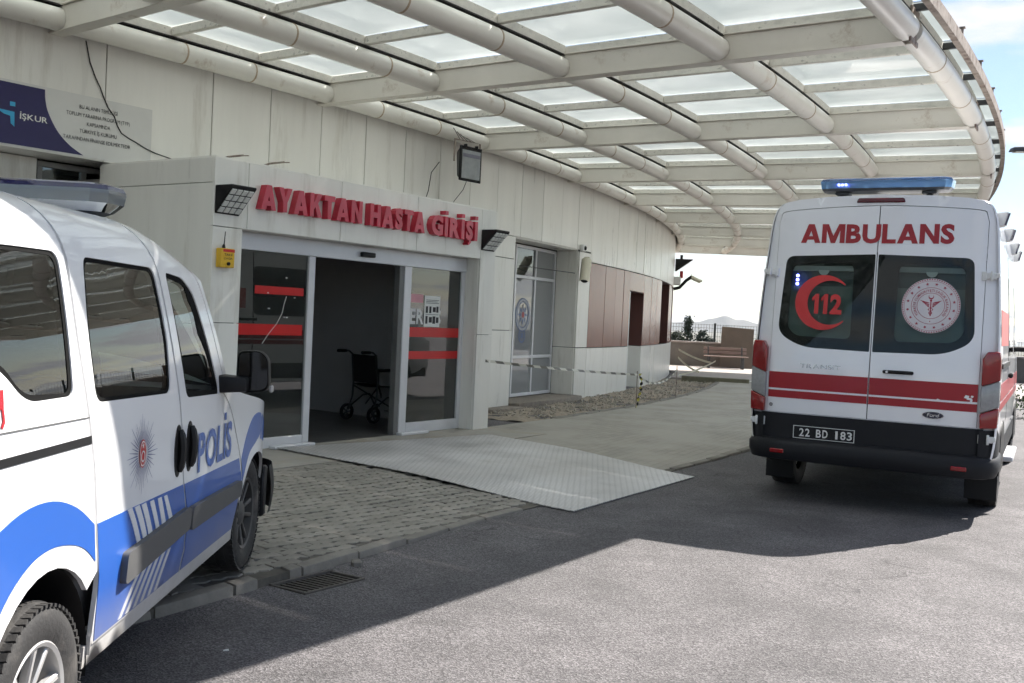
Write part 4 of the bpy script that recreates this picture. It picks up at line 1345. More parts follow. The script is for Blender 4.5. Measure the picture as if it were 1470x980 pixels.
M_VWHITE = mat_paint("white_car_paint", (0.80, 0.80, 0.81), dirt_amt=.6)
M_VBLUE = mat_paint("blue_livery_film", (0.022, 0.10, 0.40), rough=.25, coat=0.5, dirt_amt=.5)
M_AWHITE = mat_paint("ambulance_white_paint", (0.82, 0.82, 0.84), dirt_amt=.2)
M_ARED = mat_paint("red_livery_film", (0.33, 0.008, 0.016), rough=.35, dirt_amt=.1, coat=0.1)
M_VGLASS = glass("tinted_car_glass", (0.75, 0.88, 0.86), 0.50)
M_DGLASS = glass("dark_privacy_glass", (0.5, 0.6, 0.58), 0.42)
M_TRIM = pm("grey_rub_strip_plastic", (0.085, 0.085, 0.085), 0.55, var=0.1, scale=8, bump=.1, bscale=200)
M_DPLAST = pm("black_bumper_plastic", (0.010, 0.0105, 0.013), 0.58, spec=0.3, var=0.15, scale=10, bump=.12, bscale=250)
M_ALLOY = pm("silver_wheel_paint", (0.50, 0.49, 0.48), 0.4, metal=0.4, var=0.08)
M_STEELW = pm("shaded_dirty_wheel", (0.075, 0.072, 0.07), 0.55, metal=0.3, var=0.2, scale=9)  # darkened in colour for the shadow over the van's front wheel
M_SEAT = pm("dark_seat_fabric", (0.035, 0.036, 0.04), 0.85, var=0.2, scale=30)
M_DASH = pm("dark_dashboard", (0.03, 0.03, 0.032), 0.6)
M_LINING = pm("grey_cabin_lining", (0.10, 0.10, 0.10), 0.85)
M_REDLENS = pm("red_lens", (0.25, 0.005, 0.007), 0.14, var=.1, coat=0.6)
M_CLEARLENS = pm("clear_lens", (0.30, 0.30, 0.30), 0.15, coat=0.6, var=.15, scale=30)
M_MIRROR = pm("mirror_glass", (0.05, 0.052, 0.055), 0.06, metal=1.0, var=0.0, rvar=0.0)
M_NAVYL = glass("blue_beacon_lens", (0.10, 0.14, 0.75), 0.55, film=(0.010, 0.012, 0.075), film_amt=.85)
M_BLUETOP = glass("sky_blue_lens_top", (0.45, 0.65, 0.95), 0.75, film=(0.10, 0.22, 0.50), film_amt=.4)
M_CLRL = glass("clear_beacon_lens", (0.9, 0.95, 0.95), 0.7, film=(0.34, 0.36, 0.35), film_amt=.5)

def wheel(parent, loc, side, r, width, rim_r, spokes, rim_mat, name="wheel", dish=.03):
    """tyre with tread blocks, rim, spokes, hub; side = +1 left, -1 right (outer face)"""
    w = empty(name, loc); w.parent = parent
    hw = width / 2
    prof = [(rim_r - .012, -hw * .82), (rim_r + .012, -hw * .95), (r - .055, -hw), (r - .02, -hw * .93), (r - .006, -hw * .78), (r, -hw * .6),
            (r, hw * .6), (r - .006, hw * .78), (r - .02, hw * .93), (r - .055, hw), (rim_r + .012, hw * .95), (rim_r - .012, hw * .82)]
    m = MB(); m.lathe(prof, 64); t = m.build("tyre", M_RUBBER, w, smooth=True)
    m = MB()
    for k in range(60):
        a = 2 * PI * k / 60
        rot = Matrix.Rotation(-a, 3, 'Y')
        for yy, sk in ((-hw * .76, .15), (-hw * .27, -.2), (hw * .27, .2), (hw * .76, -.15)):
            rr = r if abs(yy) < hw * .6 else r - .006
            q = rot @ Matrix.Rotation(sk, 3, 'X')
            m.box(rot @ Vector((rr - .002, yy, 0)), (.010, hw * .42, .024), q)
    o = m.build("tread", M_RUBBER, w); tag(o, kind="stuff")
    s = side
    m = MB(); m.lathe([(rim_r, s * hw * .84), (rim_r - .008, s * hw * .90), (rim_r - .02, s * hw * .84), (rim_r - .028, s * hw * .2), (rim_r - .03, -s * hw * .5), (.05, -s * hw * .5)], 48)
    m.build("rim", rim_mat, w, smooth=True)
    if spokes:
        m = MB()
        for k in range(spokes):
            a = 2 * PI * k / spokes
            rot = Matrix.Rotation(-a, 3, 'Y')
            def P(rr, zz, yy): return rot @ Vector((rr, s * yy, zz))
            ya, yb = hw * .62, hw * .80
            for sg in (-1, 1):
                z0, z1 = sg * .008, sg * (.008 + .020); z2, z3 = sg * .030, sg * (.030 + .026)
                m.hexa([P(.05, z0, ya - .03), P(.05, z1, ya - .03), P(rim_r - .02, z3, yb - .03), P(rim_r - .02, z2, yb - .03)],
                       [P(.05, z0, ya), P(.05, z1, ya), P(rim_r - .02, z3, yb), P(rim_r - .02, z2, yb)])
        m.build("spokes", rim_mat, w, bevel=.005)
        m = MB(); m.lathe([(.065, s * hw * .35), (.068, s * hw * .62), (.05, s * hw * .72), (.0005, s * hw * .73)], 24); m.build("hub_cap", rim_mat, w, smooth=True)
        m = MB(); m.lathe([(rim_r - .03, s * hw * .0), (.0005, s * hw * .0)], 32); m.build("brake_disc", M_BLACK, w)
    else:
        m = MB(); m.lathe([(rim_r - .025, s * hw * .3), (.10, s * hw * .55), (.09, s * hw * .75), (.04, s * hw * .78), (.0005, s * hw * .78)], 32); m.build("hub_cap", rim_mat, w, smooth=True)
    return w

# ------------------------------------------------------------------ police van
VH = R_(-1.1)
_vf = Vector((math.sin(VH), math.cos(VH), 0)); _vl = Vector((-_vf.y, _vf.x, 0))
HWID = .86
van_o = Vector((-1.345, 5.43, 0)) + _vl * HWID
van = empty("police_van", tuple(van_o), PI / 2 - VH, "white and blue police van with roof light bar parked half on the pavement", "van")

def v_inset(t):
    if t < .95: return .02 * ((.95 - t) / .6) ** 2 - .008 * math.exp(-((t - .60) / .13) ** 2), t, 0.0
    if t <= 1.6:
        u = t - .95
        return .03 * u + .13 * u * u, t, math.atan(.03 + .26 * u)
    p0 = math.atan(.03 + .26 * .65)
    ph = p0 + (t - 1.6) / .27
    i0 = .03 * .65 + .13 * .65 ** 2
    if ph <= R_(85):
        return i0 + .27 * (math.cos(p0) - math.cos(ph)), 1.6 + .27 * (math.sin(ph) - math.sin(p0)), ph
    pe = R_(85)
    ex = (t - 1.6) - .27 * (pe - p0)
    return i0 + .27 * (math.cos(p0) - math.cos(pe)) + ex, 1.6 + .27 * (math.sin(pe) - math.sin(p0)) + ex * .09 - ex * ex * .07, pe

def v_hw(x):
    h = HWID
    if x > -.05: h -= .30 * min(1.2, (x + .05) / .88) ** 2.2
    if x < -3.0: h -= .07 * min(1.2, (-3.0 - x) / .42) ** 2
    return h

def v_drop(x, z):
    """the roof falls slightly towards front and back"""
    if z < 1.6: return 0.0
    d = 0.0
    if x > -1.5: d += .10 * ((x + 1.5) / .5) ** 2 * (z - 1.6) / .2
    if x < -2.6: d += .035 * ((-2.6 - x) / .8) ** 2
    return d

def vside(s, base=0.0):
    def fn(x, t, o):
        i, z, ph = v_inset(t)
        y = v_hw(x) - i
        oo = base + o
        return Vector((x, s * (y + oo * math.cos(ph)), z + oo * math.sin(ph) - v_drop(x, z)))
    return fn

def vpatch(name, poly, s, mat, holes=(), base=0.0, d=.06, skirt=.016, parent=None):
    m = MB(); patch(m, poly, vside(s, base), holes, d, skirt)
    return m.build(name, mat, parent or van, smooth=True, angle=40)

rear_arch = arc(-2.56, .325, .385, 178, 2, 18)
front_arch = arc(.0, .36, .350, 176, 8, 18)
door_rear = spl([(-2.33, 1.94), (-2.33, 1.77), (-2.33, 1.62), (-2.325, 1.383), (-2.29, 1.188), (-2.258, 1.032), (-2.229, .895), (-2.206, .756), (-2.185, .62)], 4)
b_line = spl([(-1.52, 1.94), (-1.515, 1.78), (-1.485, 1.611), (-1.42, 1.312), (-1.368, 1.114), (-1.332, .913), (-1.298, .765), (-1.25, .61), (-1.225, .46), (-1.26, .375)], 4)
f_line = spl([(-.735, 1.095), (-.61, 1.02), (-.50, .90), (-.38, .752), (-.32, .64)], 4)
apillar = [(-1.14, 1.74), (-1.02, 1.66), (-.93, 1.53), (-.80, 1.30), (-.69, 1.115)]
G = .0095  # panel gap, widened to take in its shadow
def sh(pl, dx): return [(a + dx, b) for a, b in pl]
q_hole = rounded([(-3.18, 1.63), (-2.385, 1.635), (-2.385, 1.20), (-2.70, 1.205), (-2.82, 1.30), (-3.00, 1.36)], [.06, .05, .04, .12, .15, .2], 6)
s_hole = rounded([(-2.20, 1.63), (-1.535, 1.625), (-1.475, 1.35), (-1.475, 1.14), (-2.215, 1.165), (-2.245, 1.40)], [.04, .05, .04, .05, .05, .2], 5)
f_hole = rounded([(-1.40, 1.615), (-1.185, 1.60), (-1.06, 1.535), (-.915, 1.31), (-.80, 1.125), (-.79, 1.085), (-1.275, 1.105), (-1.345, 1.35)], [.03, .05, .05, .2, .05, .02, .04, .2], 4)
quarter = [(-3.40, 1.77)] + sh(door_rear, -G) + list(reversed([q for q in rear_arch if q[0] < -2.21])) + [(-2.945, .33), (-3.40, .40)]
sliding = sh(door_rear, G) + [q for q in reversed(rear_arch) if q[0] > -2.19 and q[1] < .60] + [(-2.165, .37)] + list(reversed(sh(b_line, -G)))
quarter = [(-3.40, 1.94)] + sh(door_rear, -G) + [(q[0], q[1]) for q in reversed(rear_arch) if q[0] < -2.26] + [(-3.40, .40)]
front = sh(b_line, G) + [(-.42, .375), (-.375, .46)] + list(reversed(sh(f_line, -G))) + list(reversed(apillar)) + [(-1.26, 1.86), (-1.325, 1.94)]
fender = sh(f_line, G) + [(-.37, .55)] + [q for q in front_arch if q[1] > .47] + [(.40, .50), (.80, .55), (.78, .80), (.55, .88), (.30, .945), (0, 1.0), (-.30, 1.045), (-.60, 1.095)]
pillar_strip = [(-1.312, 1.94), (-1.16, 1.93), (-1.00, 1.74), (-.86, 1.50), (-.685, 1.22), (-.61, 1.10), (-.68, 1.115), (-.795, 1.31), (-.925, 1.54), (-1.012, 1.668), (-1.13, 1.748), (-1.248, 1.866)]
for s in (-1, 1):
    qp = vpatch("quarter_panel", quarter, s, M_VWHITE, [q_hole])
    sd = vpatch("sliding_door", sliding, s, M_VWHITE, [s_hole])
    fd = vpatch("front_door", front, s, M_VWHITE, [f_hole])
    vpatch("front_fender", fender, s, M_VWHITE)
    vpatch("windscreen_pillar", pillar_strip, s, M_VWHITE)
    # glass set a little below the paint, with a black seal around it
    for host, hole, gm in ((qp, q_hole, M_VGLASS), (sd, s_hole, M_VGLASS), (fd, f_hole, M_VGLASS)):
        cxh = sum(p[0] for p in hole) / len(hole); cyh = sum(p[1] for p in hole) / len(hole)
        inner = []
        for p in hole:
            dx, dy = cxh - p[0], cyh - p[1]; L = math.hypot(dx, dy)
            k = .022 if host is not fd else (.03 if p[0] < -1.15 else .075 if p[1] > 1.12 else .03)
            inner.append((p[0] + dx / L * k, p[1] + dy / L * k))
        vpatch("window_seal", hole, s, M_SEAL, [inner], base=-.005, parent=host, skirt=.02)
        vpatch("window_glass", inner, s, gm, base=-.007, parent=host, skirt=.0)
    # dark strips behind the panel gaps, painting in their shade
    for ln in (door_rear, b_line, f_line):
        vpatch('gap_shade', [(a - .022, b) for a, b in ln] + [(a + .022, b) for a, b in reversed(ln)], s, M_BLACK, base=-.017, skirt=0, d=.05)
    # sill and lower body
    m = MB()
    patch(m, [(-2.20, .372), (-.36, .372), (-.36, .315), (-2.20, .30)], vside(s, -.012), d=.1, skirt=.06); m.build("sill", M_VWHITE, van, smooth=True)
    # wheel housings
    for cxw, czw, rw in ((-2.56, .325, .384), (0.0, .36, .364)):
        m = MB()
        b0 = len(m.v); n = 20
        for k in range(n + 1):
            a = R_(-8 + 196 * k / n)
            for y in (HWID - .03, HWID - .42):
                m.v.append((cxw + rw * math.cos(a), s * y, czw + rw * math.sin(a)))
        for k in range(n): m.f.append((2 * k, 2 * k + 1, 2 * k + 3, 2 * k + 2))
        m.f.append(tuple(2 * k + 1 for k in range(n + 1)))
        m.build("wheel_arch_liner", M_BLACK, van, smooth=True)
    # rub strips with a rounded section
    for host, (xa, xb, za, zb) in ((sd, (-1.985, -1.262, .515, .627)), (fd, (-1.236, -.405, .545, .645))):
        m = MB()
        pts = rounded([(xa, za), (xb, za + .045 if host is sd else za + .0), (xb, zb + .028 if host is sd else zb - .02), (xa, zb)], .03, 4)
        vp = vside(s, .026); m2 = MB(); patch(m2, pts, vp, d=.05, skirt=.03); m2.build("rub_strip", M_TRIM, host, smooth=True)
    # handles
    for host, xh in ((sd, -1.388), (fd, -1.236)):
        hp = [(p[0] + xh, p[1] + .90) for p in arc(0, 0, .050, 0, 360, 24, .106)[:-1]]
        m = MB(); patch(m, hp, vside(s, .002), d=.03, skirt=.004); m.build("handle_recess", M_BLACK, host, smooth=True)
        m = MB()
        pr = []
        for k in range(9):
            t = k / 8
            pr.append(vside(s, .006 + .010 * math.sin(PI * t))(xh + .008, .815 + .17 * t, 0))
        m.tube(pr, [.010] + [.017] * 7 + [.010], 8); m.build("door_handle", M_BLACK, host, smooth=True)
    # slide rail slot and seam over it
    vpatch("slide_rail", [(-3.30, 1.056), (-2.268, 1.040), (-2.268, 1.066), (-3.30, 1.078)], s, M_BLACK, base=.003, parent=qp, skirt=.003)
    vpatch("rail_seam", [(-3.30, 1.148), (-2.275, 1.122), (-2.275, 1.126), (-3.30, 1.152)], s, M_TRIM, base=.003, parent=qp, skirt=.003)
    # livery -------------------------------------------------------------
    top_sl = .755
    vpatch("blue_band", [(-2.204, .775), (-1.305, .752), (-1.262, .61), (-1.236, .47), (-1.27, .382), (-2.155, .378), (-2.18, .60)], s, M_VBLUE, base=.0022, parent=sd, skirt=.002)
    vpatch("blue_band", [(-1.288, .750), (-.40, .732), (-.335, .62), (-.385, .46), (-.43, .382), (-1.245, .382), (-1.215, .46), (-1.24, .61)], s, M_VBLUE, base=.0022, parent=fd, skirt=.002)
    # quarter: blue arch band over a white ring
    outer = spl([(-3.38, .62), (-3.15, .76), (-2.95, .855), (-2.74, .912), (-2.545, .910), (-2.37, .858), (-2.228, .778)], 4)
    inner = spl([(-2.215, .655), (-2.30, .715), (-2.406, .752), (-2.55, .772), (-2.69, .752), (-2.83, .68), (-2.95, .55), (-3.0, .46)], 4)
    vpatch("blue_band", outer + inner + [(-3.38, .44)], s, M_VBLUE, base=.0022, parent=qp, skirt=.002)
    vpatch("fender_band", spl([(-.345, .72), (-.25, .83), (-.14, .905), (-.03, .925), (.06, .915)], 4) + [(.13, .86), (.06, .80)] + spl([(-.06, .765), (-.18, .73), (-.26, .665), (-.315, .60)], 4), s, M_VBLUE, base=.0022, skirt=.002, d=.04)
    for k in range(4):
        xx = .12 + k * .055
        vpatch("fender_stripe", [(xx, .90 - k * .02), (xx + .022, .895 - k * .02), (xx - .02, .775 - k * .01), (xx - .042, .77 - k * .01)], s, M_VBLUE, base=.0022, skirt=.002, d=.04)
    tp = [(-1.941, -1.899), (-1.872, -1.824), (-1.802, -1.757), (-1.713, -1.672), (-1.624, -1.585), (-1.553, -1.519)]
    bt = [(-1.825, -1.787), (-1.760, -1.720), (-1.701, -1.659), (-1.618, -1.582), (-1.554, -1.507), (-1.459, -1.413)]
    lt = [-1.80, -1.735, -1.672, -1.605, -1.535, -1.465]
    lb = [-1.950, -1.88, -1.805, -1.73, -1.655, -1.58]
    for (a, c), (e, f), g0, g1 in zip(tp, bt, lt, lb):
        zt = .768 - (a + 1.94) * .055
        l0 = spl([(a, zt), (a + (e - a) * .42, zt - .06), (e, .600)], 4)
        l1 = spl([(f, .600), (c + (f - c) * .42, zt - .06), (c, zt)], 4)
        vpatch("white_stripe", l0 + l1, s, M_VWHITE, base=.0044, parent=sd, skirt=.002, d=.03)
        vpatch("white_stripe", [(g0, .52), (g0 + .035, .52), (g1 + .03, .385), (g1, .385)], s, M_VWHITE, base=.0044, parent=sd, skirt=.002, d=.03)
    m = MB()
    if s < 0: text_mb(m, "POLİS", vside(s, .0035), -1.115, -.560, .775, .158, bold=.03, gap=.06)
    else: text_mb(m, "POLİS", lambda u, v, o: vside(1, .0035)(-1.70 - u, v, o), -1.115, -.560, .775, .158, bold=.03, gap=.06)
    m.build("lettering", M_VBLUE, fd)
    # rayed badge with a red oval
    bx, bz = -1.808, .945
    m = MB()
    V = vside(s, .003)
    for k in range(40):
        a = 2 * PI * k / 40
        L = (.135 if k % 5 == 0 else .10 + .018 * (k % 2)) * 1.08
        ca, sa = math.cos(a + PI / 2), math.sin(a + PI / 2)
        w_ = .0024
        p = lambda r_, o_: V(bx + 1.08 * (r_ * ca - o_ * sa), bz + r_ * sa + o_ * ca, 0)
        m.add([p(.048, -w_), p(.048, w_), p(L, .0008), p(L, -.0008)], [(0, 1, 2, 3)])
    m.build("badge_rays", pm("badge_navy_%d" % s, (0.14, 0.15, 0.27), 0.4), sd)
    m = MB(); disc(m, vside(s, .0036), bx, bz + .002, .036, 28, 1.42); m.build("badge_oval", pm("badge_red_%d" % s, (0.50, 0.015, 0.02), 0.4), sd)
    m = MB(); ring(m, vside(s, .0042), bx, bz + .002, .029, .0325, 28, 1.42); ring(m, vside(s, .0042), bx, bz - .008, .015, .021, 24)
    star(m, vside(s, .0042), bx, bz + .030, .012, .005, 5); m.build("badge_crescent", M_WHITE, sd)
    vpatch("red_hook", [(-2.90, 1.25), (-2.822, 1.25), (-2.826, 1.20), (-2.822, 1.165), (-2.838, 1.148), (-2.846, 1.155), (-2.834, 1.17), (-2.838, 1.20), (-2.90, 1.20)], s, M_ARED, base=.003, parent=qp, skirt=.001, d=.02)
    # mirror on its arm
    m = MB()
    mo = vside(s, 0)(-.735, 1.12, 0)
    m.hexa([mo + Vector(q) for q in ((-.05, s * -.02, -.035), (.07, s * -.02, -.035), (.05, s * .12, -.025), (-.03, s * .12, -.025))],
           [mo + Vector(q) for q in ((-.05, s * -.02, .05), (.07, s * -.02, .05), (.05, s * .12, .04), (-.03, s * .12, .04))])
    mr_ = m.build("mirror", M_BLACK, van, bevel=.012, seg=2)
    cc = mo + Vector((.02, s * .140, .065))
    hp = rounded([(-.080, -.10), (.075, -.09), (.066, .07), (.028, .105), (-.080, .10)], [.04, .05, .06, .05, .035], 5)
    m = MB(); n = len(hp)
    rows_ = [(.0, .96), (.008, 1.0), (.05, .97), (.085, .80), (.105, .4)]
    vs = []
    for dx, sc in rows_: vs += [cc + Vector((dx, s * a * sc, b * sc)) for a, b in hp]
    fs = []
    for i in range(len(rows_) - 1):
        for k in range(n): fs.append((i * n + k, i * n + (k + 1) % n, (i + 1) * n + (k + 1) % n, (i + 1) * n + k))
    fs.append(tuple((len(rows_) - 1) * n + k for k in range(n)))
    m.add(vs, fs); m.build("mirror_shell", M_BLACK, mr_, smooth=True, angle=50)
    m = MB(); m.add([cc + Vector((.004, s * a * .90, b * .90)) for a, b in hp], [tuple(range(n))]); m.build("mirror_glass", M_MIRROR, mr_)
    m = MB(); m.box(cc + Vector((.02, s * .082, -.075)), (.035, .016, .035)); m.build("turn_lamp", M_CLEARLENS, mr_, bevel=.006)
    # wheels
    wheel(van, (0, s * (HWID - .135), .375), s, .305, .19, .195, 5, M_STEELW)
    wheel(van, (-2.56, s * (HWID - .105), .305), s, .305, .19, .20, 5, M_ALLOY)

# roof skin between the two edges
def roof(u, v):
    x = -3.40 + 2.30 * u
    a, b = vside(-1)(x, 1.938, 0), vside(1)(x, 1.938, 0)
    t = v * 2 - 1
    return Vector((x, a.y * (1 - v) + b.y * v, a.z + .03 * (1 - t * t)))
m = MB(); m.grid(roof, 26, 14); m.build("roof_panel", M_VWHITE, van, smooth=True)
# windscreen, bonnet, nose
def wscreen(u, v):
    x = -1.12 + .56 * u
    zt = 1.775 - .675 * u ** 1.05
    half_w = .55 + .225 * u
    t = v * 2 - 1
    return Vector((x + .13 * (1 - t * t) * (.4 + .6 * u), half_w * t, zt + .06 * (1 - t * t) * (1 - u)))
m = MB(); m.grid(wscreen, 10, 16); m.build("windscreen", M_VGLASS, van, smooth=True)
def bonnet(u, v):
    x = -.56 + 1.34 * u
    t = v * 2 - 1
    ed = [(-.60, 1.095), (-.30, 1.045), (0, 1.0), (.30, .945), (.55, .88), (.78, .80)]
    z = None
    for (xa, za), (xb, zb) in zip(ed[:-1], ed[1:]):
        if xa <= x <= xb: z = za + (zb - za) * (x - xa) / (xb - xa)
    z = z if z is not None else .80
    i, zz, ph = v_inset(z)
    w = v_hw(x) - i
    return Vector((x, w * t, z + .07 * (1 - abs(t) ** 2.5)))
m = MB(); m.grid(bonnet, 16, 14); m.build("bonnet", M_VWHITE, van, smooth=True)
def nose(u, v):
    t = v * 2 - 1
    z = .80 - .25 * u
    w = v_hw(.78) - .01
    return Vector((.78 + .13 * (1 - t * t) + .05 * u, w * t, z + .07 * (1 - abs(t) ** 2.5) * (1 - u)))
m = MB(); m.grid(nose, 6, 14); m.build("grille_panel", M_VWHITE, van, smooth=True)
def bumperf(u, v):
    # wraps round from wheel arch to wheel arch
    a = (v * 2 - 1)
    ang = a * R_(88)
    z = .29 + .28 * u
    bul = .03 * math.sin(PI * u)
    return Vector((.34 + (.55 + bul) * math.cos(ang) ** .55, (.835 + bul * .5) * math.copysign(abs(math.sin(ang)) ** .8, a), z))
m = MB(); m.grid(bumperf, 8, 32); m.build("front_bumper", M_DPLAST, van, smooth=True)
for s in (-1, 1):
    m = MB(); patch(m, rounded([(.50, .62), (.80, .60), (.79, .74), (.56, .84)], .04), vside(s, .004), d=.05, skirt=.02); m.build("headlight", M_CLEARLENS, van, smooth=True)
    m = MB(); m.hexa([(.33, s * .60, .29), (.40, s * .60, .29), (.40, s * .83, .29), (.33, s * .83, .29)], [(.30, s * .60, .60), (.40, s * .60, .60), (.40, s * .835, .58), (.31, s * .835, .58)])
    m.build("arch_lip", M_DPLAST, van, bevel=.01)
# tail: tailgate, glass, lamps, bumper
def tail(u, v):
    t = u * 2 - 1
    z = .50 + 1.26 * v
    w = v_hw(-3.40) - v_inset(min(z, 1.6))[0] - .05 * max(0, (z - 1.6) / .16)
    return Vector((-3.40 - .05 * (1 - t * t) + .02 * v * v, w * t, z))
m = MB(); m.grid(tail, 12, 14); tg = m.build("tailgate", M_VWHITE, van, smooth=True)
m = MB(); m.grid(lambda u, v: tail(.12 + .76 * u, .50 + .40 * v) + Vector((-.006, 0, 0)), 8, 6); m.build("rear_glass", M_DGLASS, tg, smooth=True)
m = MB(); m.grid(lambda u, v: Vector((-3.36 - .10 * math.cos((u - .5) * PI) ** .4, (u - .5) * 2 * .84, .28 + .26 * v)), 20, 4); m.build("rear_bumper", M_DPLAST, van, smooth=True)
for s in (-1, 1):
    m = MB(); patch(m, rounded([(-3.40, .85), (-3.30, .85), (-3.32, 1.30), (-3.40, 1.30)], .02), vside(s, .006), d=.05, skirt=.02); m.build("tail_lamp", M_REDLENS, van, smooth=True)
# cabin
m = MB(); m.box((-1.6, 0, .40), (3.4, 1.50, .06)); m.box((-2.6, 0, .55), (.6, .9, .3)); m.build("cabin_floor", M_LINING, van)
m = MB(); m.box((-.62, 0, .60), (.05, 1.5, .5)); m.build("firewall", M_LINING, van)
for s in (-1, 1):
    m = MB(); patch(m, [(-3.3, .42), (-.45, .42), (-.62, 1.06), (-3.3, 1.12)], vside(s, -.055), holes=[arc(-2.56, .33, .40, 0, 360, 20)[:-1]], d=.1); m.build("door_lining", M_LINING, van, smooth=True)
m = MB(); m.grid(lambda u, v: Vector((-.95 + .42 * u, -.70 + 1.40 * v, .92 + .16 * math.sin(u * PI * .55))), 6, 8); m.box((-.72, 0, .80), (.3, 1.38, .28)); m.build("dashboard", M_DASH, van, smooth=True)
m = MB(); m.tube([(-1.02 + .10 * math.sin(a) * .6, .37 + .19 * math.cos(a), .98 + .19 * math.sin(a)) for a in [2 * PI * k / 24 for k in range(25)]], .014, 8); m.tube([(-.80, .37, .90), (-1.02, .37, .98)], .03, 8); m.build("steering_wheel", M_BLACK, van, smooth=True)
for yy in (-.38, .38):
    m = MB()
    m.box((-1.30, yy, .62), (.52, .48, .16)); m.box((-1.56, yy, .98), (.14, .47, .66), Matrix.Rotation(-.22, 3, 'Y')); m.box((-1.665, yy, 1.40), (.09, .26, .20), Matrix.Rotation(-.22, 3, 'Y'))
    m.build("front_seat", M_SEAT, van, bevel=.045, seg=3)
m = MB(); m.box((-2.28, 0, .66), (.50, 1.22, .18)); m.box((-2.54, 0, 1.0), (.14, 1.22, .62), Matrix.Rotation(-.2, 3, 'Y'))
for yy in (-.42, 0, .42): m.box((-2.62, yy, 1.38), (.08, .24, .16))
m.build("rear_bench", M_SEAT, van, bevel=.04, seg=3)
m = MB(); m.box((-.92, 0.05, 1.10), (.06, .13, .09)); m.box((-2.05, -.60, 1.18), (.10, .30, .10)); m.build("cabin_box", M_BLACK, van, bevel=.01)
m = MB(); m.grid(lambda u, v: roof(u, v) - Vector((0, 0, .035)), 8, 6); m.build("headlining", M_LINING, van, smooth=True)
# roof light bar across the van
lb_x = -1.22
bar_o = [(-.14, -.46), (-.10, -.52), (.04, -.54), (.11, -.50), (.14, -.42)]
outl = bar_o + [(a, -b) for a, b in reversed(bar_o)]
def bar_layer(mb_, z0, z1, s0, s1):
    n = len(outl)
    vs = [(lb_x + a * s0, b * (1 - (1 - s0) * .35), z0) for a, b in outl] + [(lb_x + a * s1, b * (1 - (1 - s1) * .35), z1) for a, b in outl]
    mb_.add(vs, [(k, (k + 1) % n, n + (k + 1) % n, n + k) for k in range(n)])
m = MB(); bar_layer(m, 1.835, 1.850, .55, .75); n = len(outl); m.f.append(tuple(range(n))); lbar = m.build("light_bar", M_DGREY, van)
m = MB(); bar_layer(m, 1.850, 1.885, .75, .96); bar_layer(m, 1.885, 1.925, .96, 1.0); bar_layer(m, 1.925, 1.938, 1.0, .99); m.build("clear_lens", M_CLRL, lbar, smooth=True, angle=30)
m = MB(); bar_layer(m, 1.938, 1.957, .99, .93); bar_layer(m, 1.957, 1.965, .93, .80); m.add([(lb_x + a * .80, b * .93, 1.965) for a, b in outl], [tuple(range(n))]); m.build("blue_lens", M_NAVYL, lbar, smooth=True, angle=30)
for k in range(6):
    m = MB(); m.box((lb_x, -.40 + k * .16, 1.895), (.16, .11, .05)); m.build("lamp_unit", M_ALLOY, lbar, bevel=.01)
for yy in (-.42, .42):
    m = MB(); m.box((lb_x, yy * .8, 1.835), (.16, .06, .05)); m.build("bar_foot", M_BLACK, lbar, bevel=.008)
# ------------------------------------------------------------------ ambulance
AH = R_(28.0)
_af = Vector((math.sin(AH), math.cos(AH), 0))
amb = empty("ambulance", (3.036, 8.558, 0), PI / 2 - AH, "white high roof ambulance with red stripes and blue light bar, seen from behind", "ambulance")
# local axes: x forward, y left, z up; the rear doors lie near x = 0. u below runs to the right (u = -y)
def a_lean(z): return 0.0 if z < 1.15 else (z - 1.15) * .09
def AR(u, z, o, base=0.0):
    c = max(0.0, (abs(u) - .70) / .22)
    return Vector((a_lean(z) + .045 * c * c - base - o, -u, z))
def arear(base=0.0): return lambda u, z, o: AR(u, z, o, base)
def apatch(name, poly, mat, holes=(), base=0.0, d=.07, skirt=.014, parent=None):
    m = MB(); patch(m, poly, arear(base), holes, d, skirt)
    return m.build(name, mat, parent or amb, smooth=True, angle=40)

sec = [(.90, .40), (.965, .50), (.995, .70), (1.0, 1.0), (.99, 1.4), (.972, 1.8), (.948, 2.15), (.925, 2.42), (.905, 2.52), (.875, 2.59), (.82, 2.635), (.70, 2.66), (.45, 2.683), (0, 2.70)]
def station(x):
    """width factor, height factor above 1 m, shift"""
    w, k = 1.0, 1.0
    if x > 3.9: k = max(.0, 1 - ((x - 3.9) / 1.9) ** 1.7 * .98)
    if x > 4.9: w = 1 - .22 * ((x - 4.9) / 1.05) ** 2.5
    return w, k
xs = [0.0, .05, .6, 1.2, 2.0, 2.8, 3.6, 3.9, 4.2, 4.5, 4.8, 5.1, 5.4, 5.65, 5.85, 5.95]
full = [(-y, z) for y, z in sec] + [(y, z) for y, z in reversed(sec[:-1])]
full = spl(full, 3)
m = MB(); n = len(full)
for x in xs:
    w, k = station(x)
    for y, z in full:
        zz = z if z < 1.0 else 1.0 + (z - 1.0) * k
        xx = x + a_lean(z) * max(0, 1 - x / .6)
        if x == 0.0: xx += .030
        m.v.append((xx, y * w * (.985 if x == 0 else 1), zz))
for i in range(len(xs) - 1):
    for j in range(n - 1):
        a = i * n + j
        # leave the wheel openings and the side windows to their own parts
        m.f.append((a, a + 1, a + n + 1, a + n))
m.f.append(tuple((len(xs) - 1) * n + j for j in range(n)))
body = m.build("body", M_AWHITE, amb, smooth=True, angle=40)
# underbody
m = MB(); m.box((3.0, 0, .42), (5.6, 1.7, .16)); m.box((.5, 0, .47), (.8, 1.6, .12)); m.build("underbody", M_BLACK, amb)
